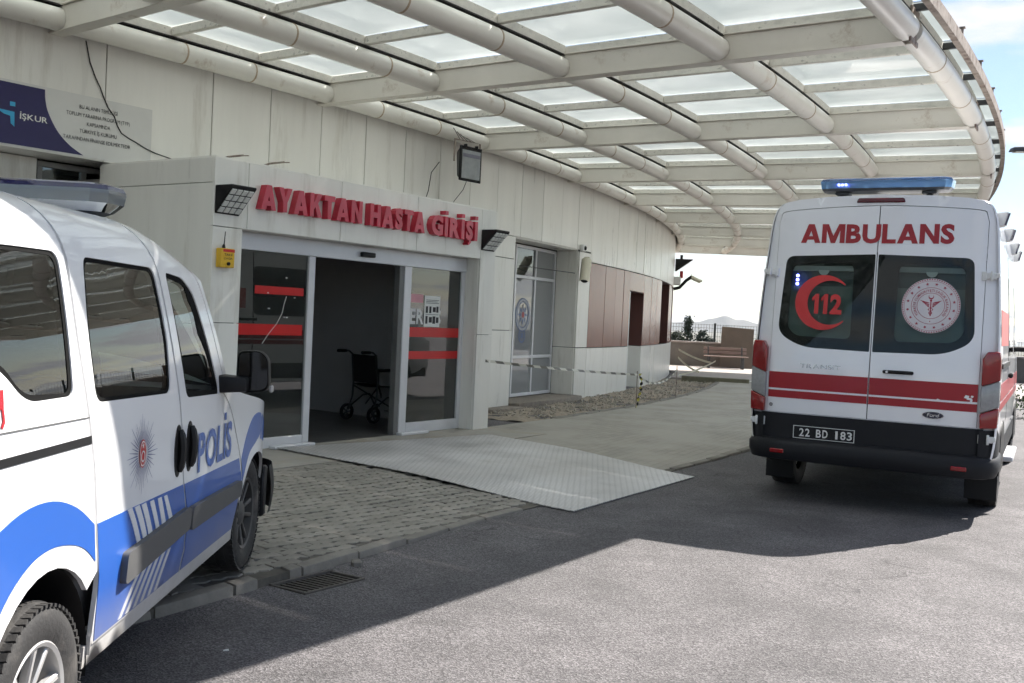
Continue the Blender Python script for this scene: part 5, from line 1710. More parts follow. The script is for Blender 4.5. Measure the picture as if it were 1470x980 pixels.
# rear frame around the doors
outl_r = [(-.90, .60)] + [(-y * .985, z) for y, z in sec[2:]] + [(y * .985, z) for y, z in reversed(sec[2:-1])] + [(.90, .60)]
door_o = [(-.852, .775), (-.852, 2.46)] + spl([(-.835, 2.53), (-.78, 2.562), (-.4, 2.592), (0, 2.605), (.4, 2.592), (.78, 2.562), (.835, 2.53)], 4) + [(.852, 2.46), (.852, .775)]
apatch("rear_frame", outl_r, M_AWHITE, [door_o[:]], base=-.006, skirt=.03)
# doors
def half_door(sg):
    pts = [(sg * .004, .778)] + ([(-.848, .778), (-.848, 2.46)] if sg < 0 else [(.848, .778), (.848, 2.46)])
    tp = spl([(.831, 2.526), (.776, 2.556), (.4, 2.586), (.004, 2.600)], 4)
    pts += [(sg * a, b) for a, b in tp]
    return pts
def half_glass(sg):
    return rounded([(sg * .012, 2.182), (sg * .76, 2.158), (sg * .798, 1.475), (sg * .585, 1.357), (sg * .012, 1.347)], [.012, .07, .10, .14, .012], 6)
def clear_zone(sg):
    return rounded([(sg * .185, 2.10), (sg * .70, 2.09), (sg * .715, 1.53), (sg * .64, 1.455), (sg * .175, 1.445)], [.07, .08, .08, .06, .06], 5)
doors = {}
for sg, nm in ((-1, "left"), (1, "right")):
    dp = apatch("rear_door", half_door(sg), M_AWHITE, [half_glass(sg)], d=.07)
    doors[sg] = dp
    apatch("glass_border", half_glass(sg), M_BLACK, [clear_zone(sg)], base=-.008, parent=dp, skirt=0)
    apatch("rear_glass", half_glass(sg), M_DGLASS if False else glass("ambulance_glass_%s" % nm, (0.75, 0.86, 0.82), 0.85, ior=1.36), base=-.003, parent=dp, skirt=.01)
    # roller blind and shelf seen through the pane
    m = MB(); patch(m, [(sg * .15, 1.42), (sg * .74, 1.42), (sg * .74, 1.90), (sg * .15, 1.90)], arear(-.05), d=.2); m.build("window_blind", pm("grey_green_blind_%s" % nm, (0.17, 0.215, 0.20), 0.7, var=.12, scale=2), dp)
    m = MB(); patch(m, [(sg * .15, 1.90), (sg * .74, 1.90), (sg * .74, 2.15), (sg * .15, 2.15)], arear(-.09), d=.2); m.build("inner_lining", pm("dark_teal_lining_%s" % nm, (0.07, 0.10, 0.10), 0.6), dp)
    m = MB(); patch(m, [(sg * .17, 2.035), (sg * .73, 2.03), (sg * .73, 2.075), (sg * .17, 2.08)], arear(-.04), d=.2, skirt=.03); m.build("blind_rail", pm("blind_rail_%s" % nm, (0.34, 0.36, 0.35), 0.5), dp)
    m = MB(); patch(m, arc(sg * .44, 2.04, .045, 180, 360, 10), arear(-.035), d=.05, skirt=.01); m.build("rail_tab", M_WHITE, dp)
    # red stripes
    x0, x1 = (.006, .846)
    for z0, z1 in ((.987, 1.131), (.905, .970)):
        pl = [(sg * x0, z0), (sg * x1, z0), (sg * x1, z1), (sg * x0, z1)]
        apatch("red_stripe", pl, M_ARED, base=.0025, parent=dp, skirt=.002, d=.1)
    # hinges
    for zz, uu in ((2.015, .885), (.69, .925)):
        m = MB(); c = AR(sg * uu, zz, 0)
        m.box(c + Vector((-.012, 0, 0)), (.035, .10, .052)); m.box(c + Vector((-.02, sg * .045, .0)), (.03, .035, .075)); m.box(c + Vector((-.018, -sg * .055, .006)), (.03, .03, .035))
        m.tube([c + Vector((-.036, -sg * .012, -.04)), c + Vector((-.036, -sg * .012, .04))], .012, 8)
        m.build("hinge", M_WHITE, dp, bevel=.004)
m = MB(); text_mb(m, "AMBULANS", arear(.004), -.648, .598, 2.285, .148, bold=.042, gap=.045); m.build("lettering", M_ARED, doors[-1])
M_CHROME = pm("dull_chrome", (0.45, 0.45, 0.46), 0.25, metal=.9)
m = MB(); text_mb(m, "TRANSIT", arear(.004), -.578, -.235, 1.178, .036, bold=.0, gap=.10); m.build("model_badge", M_CHROME, doors[-1])
m = MB(); ring(m, arear(.004), -.815, .838, .010, .016, 16); star(m, arear(.004), -.815, .838, .012, .004, 6); m.build("small_mark", M_TRIM, doors[-1])
# oval maker's badge
ov = arc(.52, .855, .083, 0, 360, 32, .031)[:-1]
apatch("oval_badge", ov, M_CHROME, base=.008, parent=doors[1], d=.05, skirt=.008)
apatch("oval_field", [(.52 + (a - .52) * .93, .855 + (b - .855) * .86) for a, b in ov], pm("badge_blue_black", (0.012, 0.014, 0.035), .2), base=.0095, parent=doors[1], d=.05, skirt=.001)
m = MB(); text_mb(m, "Ford", lambda u, v, o: arear(.011)(u + (v - .84) * .25, v, o), .472, .562, .842, .028, bold=.012, gap=.03); m.build("badge_lettering", M_CHROME, doors[1])
# handle
apatch("handle_recess", arc(.235, 1.195, .075, 0, 360, 28, .055)[:-1], M_AWHITE, base=-.002 + .0035, parent=doors[1], d=.03, skirt=.002)
m = MB(); m.box(AR(.232, 1.19, .022), (.028, .245, .030)); m.build("door_handle", M_BLACK, doors[1], bevel=.012, seg=3)
m = MB(); c = AR(.145, 1.19, .037); m.tube([c, c + Vector((-.004, 0, 0))], .011, 14); m.build("lock", M_CHROME, doors[1])
for (u, z, w, h) in ((.765, 1.025, .020, .016), (.785, 1.010, .022, .010), (.80, .995, .010, .020), (.805, 1.03, .012, .010), (.55, .983, .016, .012)):
    apatch("chipped_spot", rounded([(u - w, z - h / 2), (u + w * .6, z - h), (u + w, z + h * .6), (u - w * .4, z + h)], .004), M_AWHITE, base=.0052, parent=doors[1], d=.02, skirt=.001)
# crescent with 112
M_CRES = pm("red_window_print", (0.55, 0.022, 0.022), 0.4)
cres = arc(-.42, 1.755, .24, 42, 318, 36) + list(reversed(arc(-.362, 1.755, .192, 52, 308, 32)))
apatch("crescent", cres, M_CRES, base=.0015, parent=doors[-1], d=.05, skirt=.001)
m = MB(); text_mb(m, "112", arear(.0025), -.515, -.262, 1.665, .155, bold=.045, gap=.10); m.build("number", M_CRES, doors[-1])
# ministry roundel
ec = (.45, 1.757)
M_EMW, M_EMR = pm("roundel_white", (0.60, 0.58, 0.60), .45), pm("roundel_red", (0.34, 0.02, 0.05), .45)
apatch("roundel", arc(ec[0], ec[1], .228, 0, 360, 48)[:-1], M_EMW, base=.0015, parent=doors[1], d=.08, skirt=.001)
m = MB()
for k in range(72):
    a = 2 * PI * k / 72
    disc(m, arear(.003), ec[0] + .220 * math.cos(a), ec[1] + .220 * math.sin(a), .0062, 6)
for k in range(16):
    a = 2 * PI * (k + .5) / 16
    star(m, arear(.003), ec[0] + .182 * math.cos(a), ec[1] + .182 * math.sin(a), .0145, .006, 5, rot=math.degrees(a))
ring(m, arear(.003), ec[0], ec[1], .150, .1535, 48); ring(m, arear(.003), ec[0], ec[1], .105, .1085, 48); ring(m, arear(.003), ec[0], ec[1], .206, .2085, 48)
txt = "TÜRKİYE CUMHURİYETİ SAĞLIK BAKANLIĞI"
gl, wt = text_2d(txt, .02, .10)
for vs, fs in gl:
    cx_ = sum(q[0] for q in vs) / len(vs)
    a = R_(220 - 260 * cx_ / wt)
    k_ = .029
    pts = []
    for (x_, y_) in vs:
        lx, ly = (x_ - cx_) * k_ * .86, y_ * k_
        rr = .117 + ly
        pts.append(AR(ec[0] + rr * math.cos(a) + lx * math.sin(a), ec[1] + rr * math.sin(a) - lx * math.cos(a), .003))
    m.add(pts, fs)
# winged staff with twin snakes, crescent above
def E2(x_, y_): return AR(ec[0] + x_, ec[1] + y_, .003)
m.add([E2(-.004, -.085), E2(.004, -.085), E2(.004, .035), E2(-.004, .035)], [(0, 1, 2, 3)])
for sg in (-1, 1):
    for k in range(3):
        y0 = .035 - k * .013
        m.add([E2(sg * .006, y0 - .012), E2(sg * (.030), y0 - .004), E2(sg * (.088 - k * .018), y0 + .012), E2(sg * (.060 - k * .012), y0 - .006), E2(sg * .02, y0 - .016)], [(0, 1, 2, 3, 4)])
    pa = []
    for k in range(25):
        t = k / 24
        pa.append((sg * .026 * (1 - t * .75) * math.sin(t * PI * 3 + .6), .005 - .085 * t))
    for (a0, b0), (a1, b1) in zip(pa[:-1], pa[1:]):
        m.add([E2(a0 - .0035, b0), E2(a0 + .0035, b0), E2(a1 + .0035, b1), E2(a1 - .0035, b1)], [(0, 1, 2, 3)])
disc(m, lambda u, z, o: AR(u, z, .003), ec[0], ec[1] + .044, .009, 12); disc(m, lambda u, z, o: AR(u, z, .003), ec[0], ec[1] - .130, .0045, 8)
cr2 = arc(0, .075, .021, -230, 50, 18) + list(reversed(arc(0, .081, .0165, -222, 42, 18)))
nn = len(arc(0, 0, 1, 0, 1, 18))
m.add([E2(a, b) for a, b in cr2], [(k, k + 1, 2 * nn - 2 - k, 2 * nn - 1 - k) for k in range(nn - 1)])
m.build("roundel_print", M_EMR, doors[1])
# blue lamps shining behind the left pane
for k in range(3):
    m = MB(); c = AR(-.652, 1.985 - k * .036, .004)
    m.tube([c, c + Vector((-.008, 0, 0))], .0125, 12); m.build("blue_led", emit("blue_led_light", (0.12, 0.14, 1.0), 9.0), doors[-1])
# tail lamps
for sg in (-1, 1):
    o_, i_ = sg * 1.005, sg * .868
    def tl(poly, nm, mat, parent):
        m = MB()
        pts = [(i_ + (o_ - i_) * a, b) for a, b in poly]
        if sg < 0: pts = pts[::-1]
        m.prism(pts, lambda u, v, w: Vector((w + max(0, (abs(u) - .93)) * .55, -u, v)), -.022, .16)
        return m.build(nm, mat, parent, bevel=.012, seg=3)
    lamp = tl([(0.0, 1.12), (1, 1.17), (1, 1.34), (.9, 1.405), (.25, 1.40), (0, 1.34)], "tail_lamp", M_REDLENS, amb)
    tl([(0.0, .90), (1, .955), (1, 1.167), (0, 1.117)], "reverse_lens", M_CLEARLENS, lamp)
    tl([(0.02, .775), (.95, .785), (1, .95), (0, .897)], "lower_lens", M_REDLENS, lamp)
# lower black skirt of the doors, bumper with step, plate, reflectors
apatch("lower_panel", [(-.90, .545), (.90, .545), (.90, .770), (-.90, .770)], M_DPLAST, base=.004, skirt=.03)
path = [(.70, 1.01), (.30, 1.015), (.12, 1.005), (.02, .965), (-.045, .88), (-.075, .70), (-.085, .35), (-.088, 0)]
path = path + [(a_, -b_) for a_, b_ in reversed(path[:-1])]
prof = [(-.06, .36), (-.01, .372), (.012, .43), (.014, .50), (-.008, .535), (-.04, .552), (-.09, .556)]
m = MB()
for i, (px_, py_) in enumerate(path):
    q0, q1 = path[max(0, i - 1)], path[min(len(path) - 1, i + 1)]
    tx, ty = q1[0] - q0[0], q1[1] - q0[1]
    L_ = math.hypot(tx, ty); nx, ny = ty / L_, -tx / L_
    for o_, z_ in prof:
        m.v.append((px_ + nx * o_, py_ + ny * o_, z_))
P_ = len(prof)
for i in range(len(path) - 1):
    for j in range(P_ - 1):
        a = i * P_ + j; m.f.append((a, a + 1, a + P_ + 1, a + P_))
m.build("rear_bumper", M_DPLAST, amb, smooth=True, angle=50)
for sg in (-1, 1):
    m = MB()
    seg = [(.70, 1.004), (.30, 1.009), (.13, 1.000), (.045, .965), (.010, .905), (.000, .868)]
    for a_, b_ in seg:
        for z_, in ((.545,), (.66,), (.765,)): m.v.append((a_ - (.008 if b_ < .99 else 0), sg * b_, z_ if a_ < .25 or z_ < .7 else z_ - .06))
    for i in range(len(seg) - 1):
        for j in range(2):
            q = i * 3 + j; m.f.append((q, q + 1, q + 4, q + 3))
    m.build("bumper_corner", M_DPLAST, amb, smooth=True, angle=60)
for u_ in (-.72, .74):
    m = MB(); m.box((-.100 + .02 * 0, -u_ , .445), (.014, .12, .036)); m.build("reflector", M_REDLENS, amb, bevel=.006)
pc = -.345
m = MB(); m.box(AR(pc, .618, .012), (.010, .525, .118)); plate = m.build("number_plate", M_BLACK, amb, bevel=.004)
m = MB()
for (u0, u1, z0, z1) in ((-.258, .258, .668, .673), (-.258, .258, .563, .568), (-.258, -.252, .568, .668), (.252, .258, .568, .668)):
    m.add([AR(pc + a, b, .0182) for a, b in ((u0, z0), (u1, z0), (u1, z1), (u0, z1))], [(0, 1, 2, 3)])
m.build("plate_border", M_WHITE, plate)
m = MB(); f_ = lambda u, v, o: AR(u, v, .0185)
for t_, a0, a1 in (("2", -.205, -.165), ("2", -.155, -.115), ("B", -.062, -.020), ("D", -.008, .036), ("1", .100, .120), ("8", .142, .186), ("3", .196, .238)):
    m = MB(); text_mb(m, t_, f_, pc + a0, pc + a1, .584, .066, bold=.02); m.build("plate_character", M_WHITE, plate)
# high brake lamp, roof light bar
m = MB()
m.prism([(-.20, 2.628), (.20, 2.628), (.185, 2.668), (-.185, 2.668)], lambda u, v, w: Vector((w + a_lean(2.65), -u, v)), -.012, .08); m.build("high_brake_lamp", pm("dark_red_lens", (0.10, 0.006, 0.012), .2), amb, bevel=.008)
LX, LZ = .40, 2.752
bo = [(-.13, -.50), (-.10, -.545), (.02, -.56), (.10, -.54), (.14, -.48)]
lo = bo + [(a, -b) for a, b in reversed(bo)]
def lay(mb_, z0, z1, s0, s1):
    k = len(lo)
    mb_.add([(LX + a * s0, -.0 + b * (1 - (1 - s0) * .4), z0) for a, b in lo] + [(LX + a * s1, b * (1 - (1 - s1) * .4), z1) for a, b in lo], [(i, (i + 1) % k, k + (i + 1) % k, k + i) for i in range(k)])
M_ABLUE = glass("light_bar_lens", (0.62, 0.80, 1.0), 0.9, film=(0.22, 0.50, 0.90), film_amt=.4)
m = MB(); lay(m, LZ, LZ + .022, .86, .95); m.f.append(tuple(range(len(lo)))); ab = m.build("light_bar", M_DGREY, amb)
m = MB(); lay(m, LZ + .022, LZ + .085, .95, 1.0); m.build("blue_lens", M_ABLUE, ab, smooth=True, angle=30)
m = MB(); lay(m, LZ + .085, LZ + .105, 1.0, .93); lay(m, LZ + .105, LZ + .112, .93, .8); m.add([(LX + a * .8, b * .92, LZ + .112) for a, b in lo], [tuple(range(len(lo)))]); m.build("lens_top", M_BLUETOP, ab, smooth=True, angle=30)
for k in range(6):
    m = MB(); m.box((LX - .02, .42 - k * .168, LZ + .05), (.15, .12, .045)); m.build("lamp_unit", M_ALLOY if k not in (0, 5) else M_CLEARLENS, ab, bevel=.008)
for k in range(3):
    m = MB(); c = Vector((LX - .106, .385 - k * .03, LZ + .055)); m.tube([c, c + Vector((-.006, 0, 0))], .012, 12); m.build("blue_led", emit("beacon_led_%d" % k, (0.16, 0.15, 1.0), 9.0), ab)
for yy in (-.36, .36):
    m = MB(); m.box((LX, yy, LZ - .016), (.16, .12, .022)); m.box((LX, yy, LZ - .045), (.05, .05, .06)); m.build("bar_foot", M_DGREY, ab, bevel=.005)
# side lamps along the roof edge, side features
for s in (-1, 1):
    for x_ in ((.35, 1.75, 3.35, 4.4) if s < 0 else ()):
        m = MB()
        m.hexa([(x_ - .07, s * .90, 2.44), (x_ + .07, s * .90, 2.44), (x_ + .05, s * .955, 2.44), (x_ - .05, s * .955, 2.44)], [(x_ - .07, s * .88, 2.55), (x_ + .07, s * .88, 2.55), (x_ + .07, s * .985, 2.56), (x_ - .07, s * .985, 2.56)])
        sl = m.build("side_lamp", M_WHITE, amb, bevel=.008)
        m = MB(); m.hexa([(x_ - .05, s * .957, 2.45), (x_ + .05, s * .957, 2.45), (x_ + .05, s * .972, 2.45), (x_ - .05, s * .972, 2.45)], [(x_ - .055, s * .983, 2.55), (x_ + .055, s * .983, 2.55), (x_ + .055, s * .998, 2.55), (x_ - .055, s * .998, 2.55)])
        m.build("blue_lens", M_NAVYL, sl)
    def AS(x_, z_, o):
        w = 1.0
        for (y0, z0), (y1, z1) in zip(sec[:-1], sec[1:]):
            if z0 <= z_ <= z1: w = y0 + (y1 - y0) * (z_ - z0) / (z1 - z0)
        return Vector((x_, s * (w * station(x_)[0] + .004 + o), z_))
    m = MB(); patch(m, rounded([(1.9, 1.35), (3.1, 1.35), (3.1, 2.1), (1.9, 2.1)], .08), AS, d=.15, skirt=.004); m.build("side_window", M_DGLASS, amb, smooth=True)
    m = MB(); patch(m, rounded([(3.5, 1.35), (4.45, 1.35), (4.2, 2.0), (3.5, 2.1)], .06), AS, d=.15, skirt=.004); m.build("cab_window", M_DGLASS, amb, smooth=True)
    for z0, z1 in ((.99, 1.13), (.905, .97)):
        m = MB(); patch(m, [(.2, z0), (4.8, z0), (4.8, z1), (.2, z1)], AS, d=.2, skirt=.002); m.build("red_stripe", M_ARED, amb, smooth=True)
    m = MB(); patch(m, [(.25, 1.45), (1.75, 1.45), (1.75, 1.75), (.25, 1.75)], AS, d=.2, skirt=.002); m.build("red_side_panel", pm("faded_red_%d" % s, (0.60, 0.16, 0.15), .5), amb, smooth=True)
    m = MB(); patch(m, rounded([(1.88, .55), (1.895, .55), (1.895, 2.3), (1.88, 2.3)], .002), AS, d=.2, skirt=.002); m.build("door_seam", M_BLACK, amb)
    m = MB(); patch(m, [(.35, 1.26), (1.95, 1.26), (1.95, 1.30), (.35, 1.30)], lambda x_, z_, o: AS(x_, z_, o + .012), d=.2, skirt=.02); m.build("slide_rail", M_BLACK, amb)
    m = MB(); m.box((2.05, s * 1.02, 1.16), (.22, .04, .05)); m.build("side_handle", M_BLACK, amb, bevel=.012)
    m = MB(); m.box((2.6, s * 1.00, .34), (1.2, .16, .05)); m.build("side_step", M_ALU, amb, bevel=.01)
    m = MB(); m.box((4.55, s * 1.20, 1.52), (.10, .24, .36)); m.box((4.60, s * 1.04, 1.40), (.06, .16, .06)); mi = m.build("mirror", M_BLACK, amb, bevel=.03, seg=3)
    m = MB(); m.box((4.496, s * 1.20, 1.55), (.006, .18, .26)); m.build("mirror_glass", M_MIRROR, mi)
    for xw in (1.12, 4.87):
        wheel(amb, (xw, s * .875, .345), s, .345, .235, .215, 0, M_ALLOY)
        m = MB(); k = 18
        for q in range(k + 1):
            a = R_(-5 + 190 * q / k)
            for y in (1.008, .70): m.v.append((xw + .42 * math.cos(a), s * y, .36 + .42 * math.sin(a)))
        for q in range(k): m.f.append((2 * q, 2 * q + 1, 2 * q + 3, 2 * q + 2))
        vs_ = len(m.v)
        m.f.append(tuple(2 * q + 1 for q in range(k + 1)))
        m.f.append(tuple(2 * q for q in range(k + 1)))
        m.build("wheel_arch", M_BLACK, amb, smooth=True, angle=30)
    m = MB(); m.box((.72, s * .87, .25), (.012, .26, .30)); m.build("mud_flap", M_BLACK, amb, bevel=.004)
    m = MB(); m.box((3.0, s * .985, .50), (3.0, .03, .22)); m.build("sill_trim", M_DPLAST, amb, bevel=.01)
def aw(u, v):
    t = v * 2 - 1
    x = 4.05 + 1.0 * u
    w, k = station(x)
    return Vector((x + .02 + .08 * (1 - t * t), .82 * t * w, 1 + 1.62 * k + .02 * (1 - t * t)))
m = MB(); m.grid(aw, 8, 10); m.build("windscreen", M_DGLASS, amb, smooth=True)
# ------------------------------------------------------------------ things on the porch and wall
def wedge_lamp(s0, label):
    """wall lamp: a wedge housing whose sloping face holds sixteen lens cells"""
    w, h, p = .285, .25, .235
    e = empty("wall_lamp", tuple(PF(s0 + w / 2, 0, 2.32)), 0, label, "lamp", "wedge lamps on the porch")
    L = Vector(e.location)
    m = MB()
    A = [PF(s0, .002, 2.315), PF(s0, .002, 2.575), PF(s0, p, 2.575), PF(s0, p, 2.555)]
    B = [q + PH * w for q in A]
    m.add(A + B, [(0, 1, 2, 3), (7, 6, 5, 4), (0, 4, 5, 1), (1, 5, 6, 2), (2, 6, 7, 3), (3, 7, 4, 0)])
    keep(m.build("housing", M_BLACK, bevel=.006), e)
    lo, hi = PF(s0, .010, 2.318), PF(s0, p + .002, 2.552)
    nrm = (hi - lo).cross(PH).normalized()
    if nrm.z > 0: nrm = -nrm
    for i in range(4):
        for j in range(4):
            u0, v0 = .05 + i * .23, .07 + j * .225
            q = lambda u, v, o: lo + PH * (w * u) + (hi - lo) * v + nrm * o
            m = MB()
            m.hexa([q(u0, v0, .0), q(u0 + .19, v0, .0), q(u0 + .19, v0 + .185, .0), q(u0, v0 + .185, .0)], [q(u0 + .01, v0 + .01, .008), q(u0 + .18, v0 + .01, .008), q(u0 + .18, v0 + .175, .008), q(u0 + .01, v0 + .175, .008)])
            keep(m.build("lens_cell", M_LENS), e)
    return e
M_LENS = pm("milky_lens", (0.72, 0.72, 0.70), 0.3, var=.08, scale=40)
wedge_lamp(-4.15, "black wedge lamp with white lens grid above the yellow box")
wedge_lamp(-.005, "black wedge lamp with white lens grid beside the recessed window")

yb = empty("call_box", tuple(PF(-4.035, .0, 1.83)), 0, "small yellow call box with antenna on the porch pillar", "box")
m = MB(); pfbox(m, -4.115, -3.955, .004, .075, 1.83, 2.005); keep(m.build("case", M_YELLOW, bevel=.006), yb)
m = MB(); pfbox(m, -4.09, -3.958, .0752, .0768, 1.972, 1.998); keep(m.build("red_header", M_REDF), yb)
m = MB(); f_ = lambda u, v, o: PF(u, .0765, v); text_mb(m, "TAKSİ", f_, -4.075, -3.985, 1.938, .020, bold=.02); text_mb(m, "ÇAĞIR", f_, -4.08, -3.98, 1.905, .016, bold=.01); keep(m.build("lettering", M_INK), yb)
m = MB(); m.tube([PF(-4.03, .075, 1.865), PF(-4.03, .090, 1.865)], .016, 14); keep(m.build("button", M_BLACK, smooth=True), yb)
m = MB(); m.tube([PF(-4.05, .03, 2.0), PF(-4.05, .03, 2.03), PF(-4.047, .032, 2.05), PF(-4.04, .034, 2.16)], [.02, .014, .005, .004], 8); keep(m.build("antenna", M_BLACK, smooth=True), yb)

# big old floodlight hanging below the inner pipe
fl = empty("floodlight", tuple(PO(-30.75, .42, 3.40)), R_(-30.75 - 12), "old grey floodlight hanging under the wall pipe above the porch", "floodlight")
m = MB()
pr = [(.06, -.20), (.085, -.21), (.085, .21), (.06, .20)]
m.hexa([(.06, -.20, 0), (.06, .20, 0), (-.07, .12, .06), (-.07, -.12, .06)], [(.06, -.20, .46), (.06, .20, .46), (-.09, .13, .40), (-.09, -.13, .40)])
m.build("housing", M_DGREY, fl, bevel=.02, seg=2)
m = MB(); m.box((.073, 0, .23), (.03, .43, .49)); m.build("rim", M_BLACK, fl, bevel=.01)
m = MB(); m.box((.0895, 0, .22), (.006, .36, .40)); m.build("front_glass", pm("dusty_lamp_glass", (0.33, 0.35, 0.36), .25, var=.15, scale=6), fl, bevel=.002)
m = MB(); m.box((.094, 0.0, .345), (.004, .34, .05)); m.build("glass_band", pm("violet_grey_band", (0.17, 0.17, 0.22), .35), fl)
for yy in (-.12, .1):
    m = MB(); m.box((.085, yy, .475), (.05, .03, .05)); m.build("clip", M_BLACK, fl, bevel=.005)
m = MB(); m.tube([(0, -.25, .25), (0, -.25, .56), (0, .25, .56), (0, .25, .25)], .014, 6); m.build("bracket", M_RUST, fl)
m = MB()
for k in range(5):
    a = .3 * (k - 2)
    m.tube([(.0, a * .25, .56), (-.10 - .06 * k % 2, a * .3, .72), (-.26, a * .3 + .02, .80), (-.34, a * .3, .72)], .005, 5)
m.build("tie_wire", M_CABLE, fl)

def cable(pts, r, name, label):
    m = MB(); m.tube(pts, r, 6)
    o = m.build(name, M_CABLE, smooth=True)
    return tag(o, label, "cable")
cable([PO(t_, .012, z_) for t_, z_ in ((-37.64, 4.0), (-37.58, 3.8), (-37.5, 3.66), (-37.44, 3.58), (-37.39, 3.49), (-37.33, 3.40), (-37.24, 3.32), (-37.2, 3.24), (-37.14, 3.17), (-37.03, 3.13), (-36.92, 3.10), (-36.80, 3.06), (-36.66, 3.03))] + [PO(-36.4, .06, 2.985), PO(-36.2, .1, 2.96)], .006, "loose_cable", "thin black cable hanging down the wall across the printed banner")
cable([PO(-31.35, .30, 3.60), PO(-31.4, .2, 3.45), PO(-31.38, .15, 3.2), PO(-31.42, .12, 3.05), PO(-31.6, .15, 2.90)], .006, "loose_cable", "black cable from the floodlight side down to the porch roof")
cable([PO(-30.7, .40, 3.40), PO(-30.72, .36, 3.28), PO(-30.82, .28, 3.12), PO(-31.0, .22, 2.88)], .005, "loose_cable", "short black cable hanging from the underside of the floodlight")
for (a, d_) in ((-3.80, -.18), (-3.35, -.10)):
    m = MB(); m.tube([PF(a, d_ - .25, 2.865), PF(a + .02, d_ - .1, 2.90), PF(a + .12, d_, 2.925)], .010, 6); m.tube([PF(a + .12, d_ - .05, 2.925), PF(a + .14, d_ + .05, 2.922)], .006, 6)
    o = m.build("bent_bracket", M_RUST); tag(o, "thin bent metal bracket on the porch roof edge, %s" % ("nearer the corner" if a < -3.5 else "nearer the sign letters"), "bracket")

# printed banner with navy field
UM = math.degrees(1 / RW)
bn = empty("printed_banner", tuple(PO(-38.3, .0, 2.88)), 0, "white and navy printed banner on the upper wall above the van", "banner")
def BN(off): return lambda t_, z_, o: PO(t_, off + o, z_)
def bpatch(name, poly, mat, off, d=.15, **kw):
    m = MB(); patch(m, [(a, b) for a, b in poly], BN(off), d=d, skirt=kw.get('skirt', .001)); return keep(m.build(name, mat), bn)
bpatch("sheet", [(-41.2, 2.868), (-36.72, 2.868), (-36.72, 3.47), (-41.2, 3.47)], pm("banner_white_vinyl", (0.66, 0.65, 0.62), .4, var=.04), .006, skirt=.004)
bpatch("navy_field", [(-41.2, 2.872), (-37.62, 2.885)] + spl([(-37.62, 2.885), (-37.80, 2.965), (-37.95, 3.08), (-38.06, 3.23), (-38.10, 3.34), (-38.11, 3.445)], 5)[1:] + [(-41.2, 3.452)], M_BLUESIGN, .009)
bpatch("logo_dot", [(-38.505, 3.232), (-38.445, 3.232), (-38.445, 3.272), (-38.505, 3.272)], M_CYAN, .012)
bpatch("logo_flag", [(-38.66, 3.190), (-38.452, 3.182), (-38.447, 3.045), (-38.49, 3.072), (-38.498, 3.140), (-38.57, 3.150)], M_CYAN, .012)
m = MB(); text_mb(m, "İŞKUR", BN(.0125), -38.39, -38.07, 3.130, .052, bold=.015); keep(m.build("lettering", M_PAPER), bn)
m = MB()
for s_, a, c, z_ in (("BU ALANIN TEMİZLİĞİ", -37.69, -37.20, 3.335), ("TOPLUM YARARINA PROGRAM (TYP)", -37.85, -37.03, 3.258), ("KAPSAMINDA", -37.59, -37.29, 3.178), ("TÜRKİYE İŞ KURUMU", -37.68, -37.20, 3.103), ("TARAFINDAN FİNANSE EDİLMEKTEDİR", -37.88, -37.01, 3.025)):
    text_mb(m, s_, BN(.0115), a, c, z_, .036, bold=.0)
o = keep(m.build("small_print", M_INK), bn); tag(o, kind="stuff")

# cameras
def bullet_camera(loc, rz, tilt, label, bracket_dx=.0):
    c = empty("security_camera", loc, rz, label, "camera", "security cameras on the wall")
    rot = Matrix.Rotation(tilt, 3, 'Y')
    m = MB(); m.box((-.10, 0, .10), (.02, .07, .10)); m.tube([(-.09, 0, .09), (-.02, 0, .08), (.02, 0, .03)], .016, 8); m.build("arm", M_CREAM, c, bevel=.004)
    m = MB(); m.lathe([(.0005, -.17), (.05, -.165), (.056, -.15), (.056, .14), (.05, .155)], 16, lambda x, y, z: rot @ Vector((y + .05, x * .95, z)) ); m.build("body", M_CREAM, c, smooth=True, angle=50)
    m = MB(); m.lathe([(.05, .150), (.044, .152), (.0005, .148)], 16, lambda x, y, z: rot @ Vector((y + .05, x * .95, z))); m.build("lens", M_BLACK, c, smooth=True)
    m = MB(); m.grid(lambda u, v: rot @ Vector((-.12 + .36 * u, .066 * math.cos(PI * v), .066 * math.sin(PI * v))), 2, 10); m.build("sun_shield", M_CREAM, c, smooth=True)
    return c
_bc = bullet_camera(tuple(PO(-24.80, .17, 2.48)), R_(-100), R_(55), "cream bullet camera pointing down on the pier by the recessed window")
_bc.scale = (1.45, 1.45, 1.45)
dm = empty("dome_camera", tuple(PO(-24.62, .0, 2.86)), R_(-24.6), "small white camera with black lens above the bullet camera", "camera", "security cameras on the wall")
m = MB(); m.box((.04, 0, 0), (.08, .16, .13)); m.build("case", M_WHITE, dm, bevel=.015, seg=2)
m = MB(); m.lathe([(.0005, .03), (.03, .025), (.045, .0)], 14, lambda x, y, z: Vector((.082 + y, x, z))); m.build("lens", M_BLACK, dm, smooth=True)
m = MB(); m.tube([PO(-25.0, .02, 2.37), PO(-26.9, -.38, 2.40)], .008, 6); tag(m.build("conduit", M_DGREY), "thin grey conduit running from the pier camera into the window recess", "conduit")
bullet_camera(tuple(PO(-9.2, .62, 2.93)), R_(-20), R_(22), "cream bullet camera at the far corner of the wall against the sky")
cl = empty("corner_lamp", tuple(PO(-9.2, .0, 2.9)), R_(-9.2), "dark triangular lamp on a bracket at the far wall corner", "lamp")
m = MB(); m.hexa([(.02, -.2, .25), (.06, -.2, .25), (.06, .2, .25), (.02, .2, .25)], [(.02, -.2, .62), (.55, -.2, .62), (.55, .2, .62), (.02, .2, .62)]); m.build("housing", M_BLACK, cl, bevel=.01)
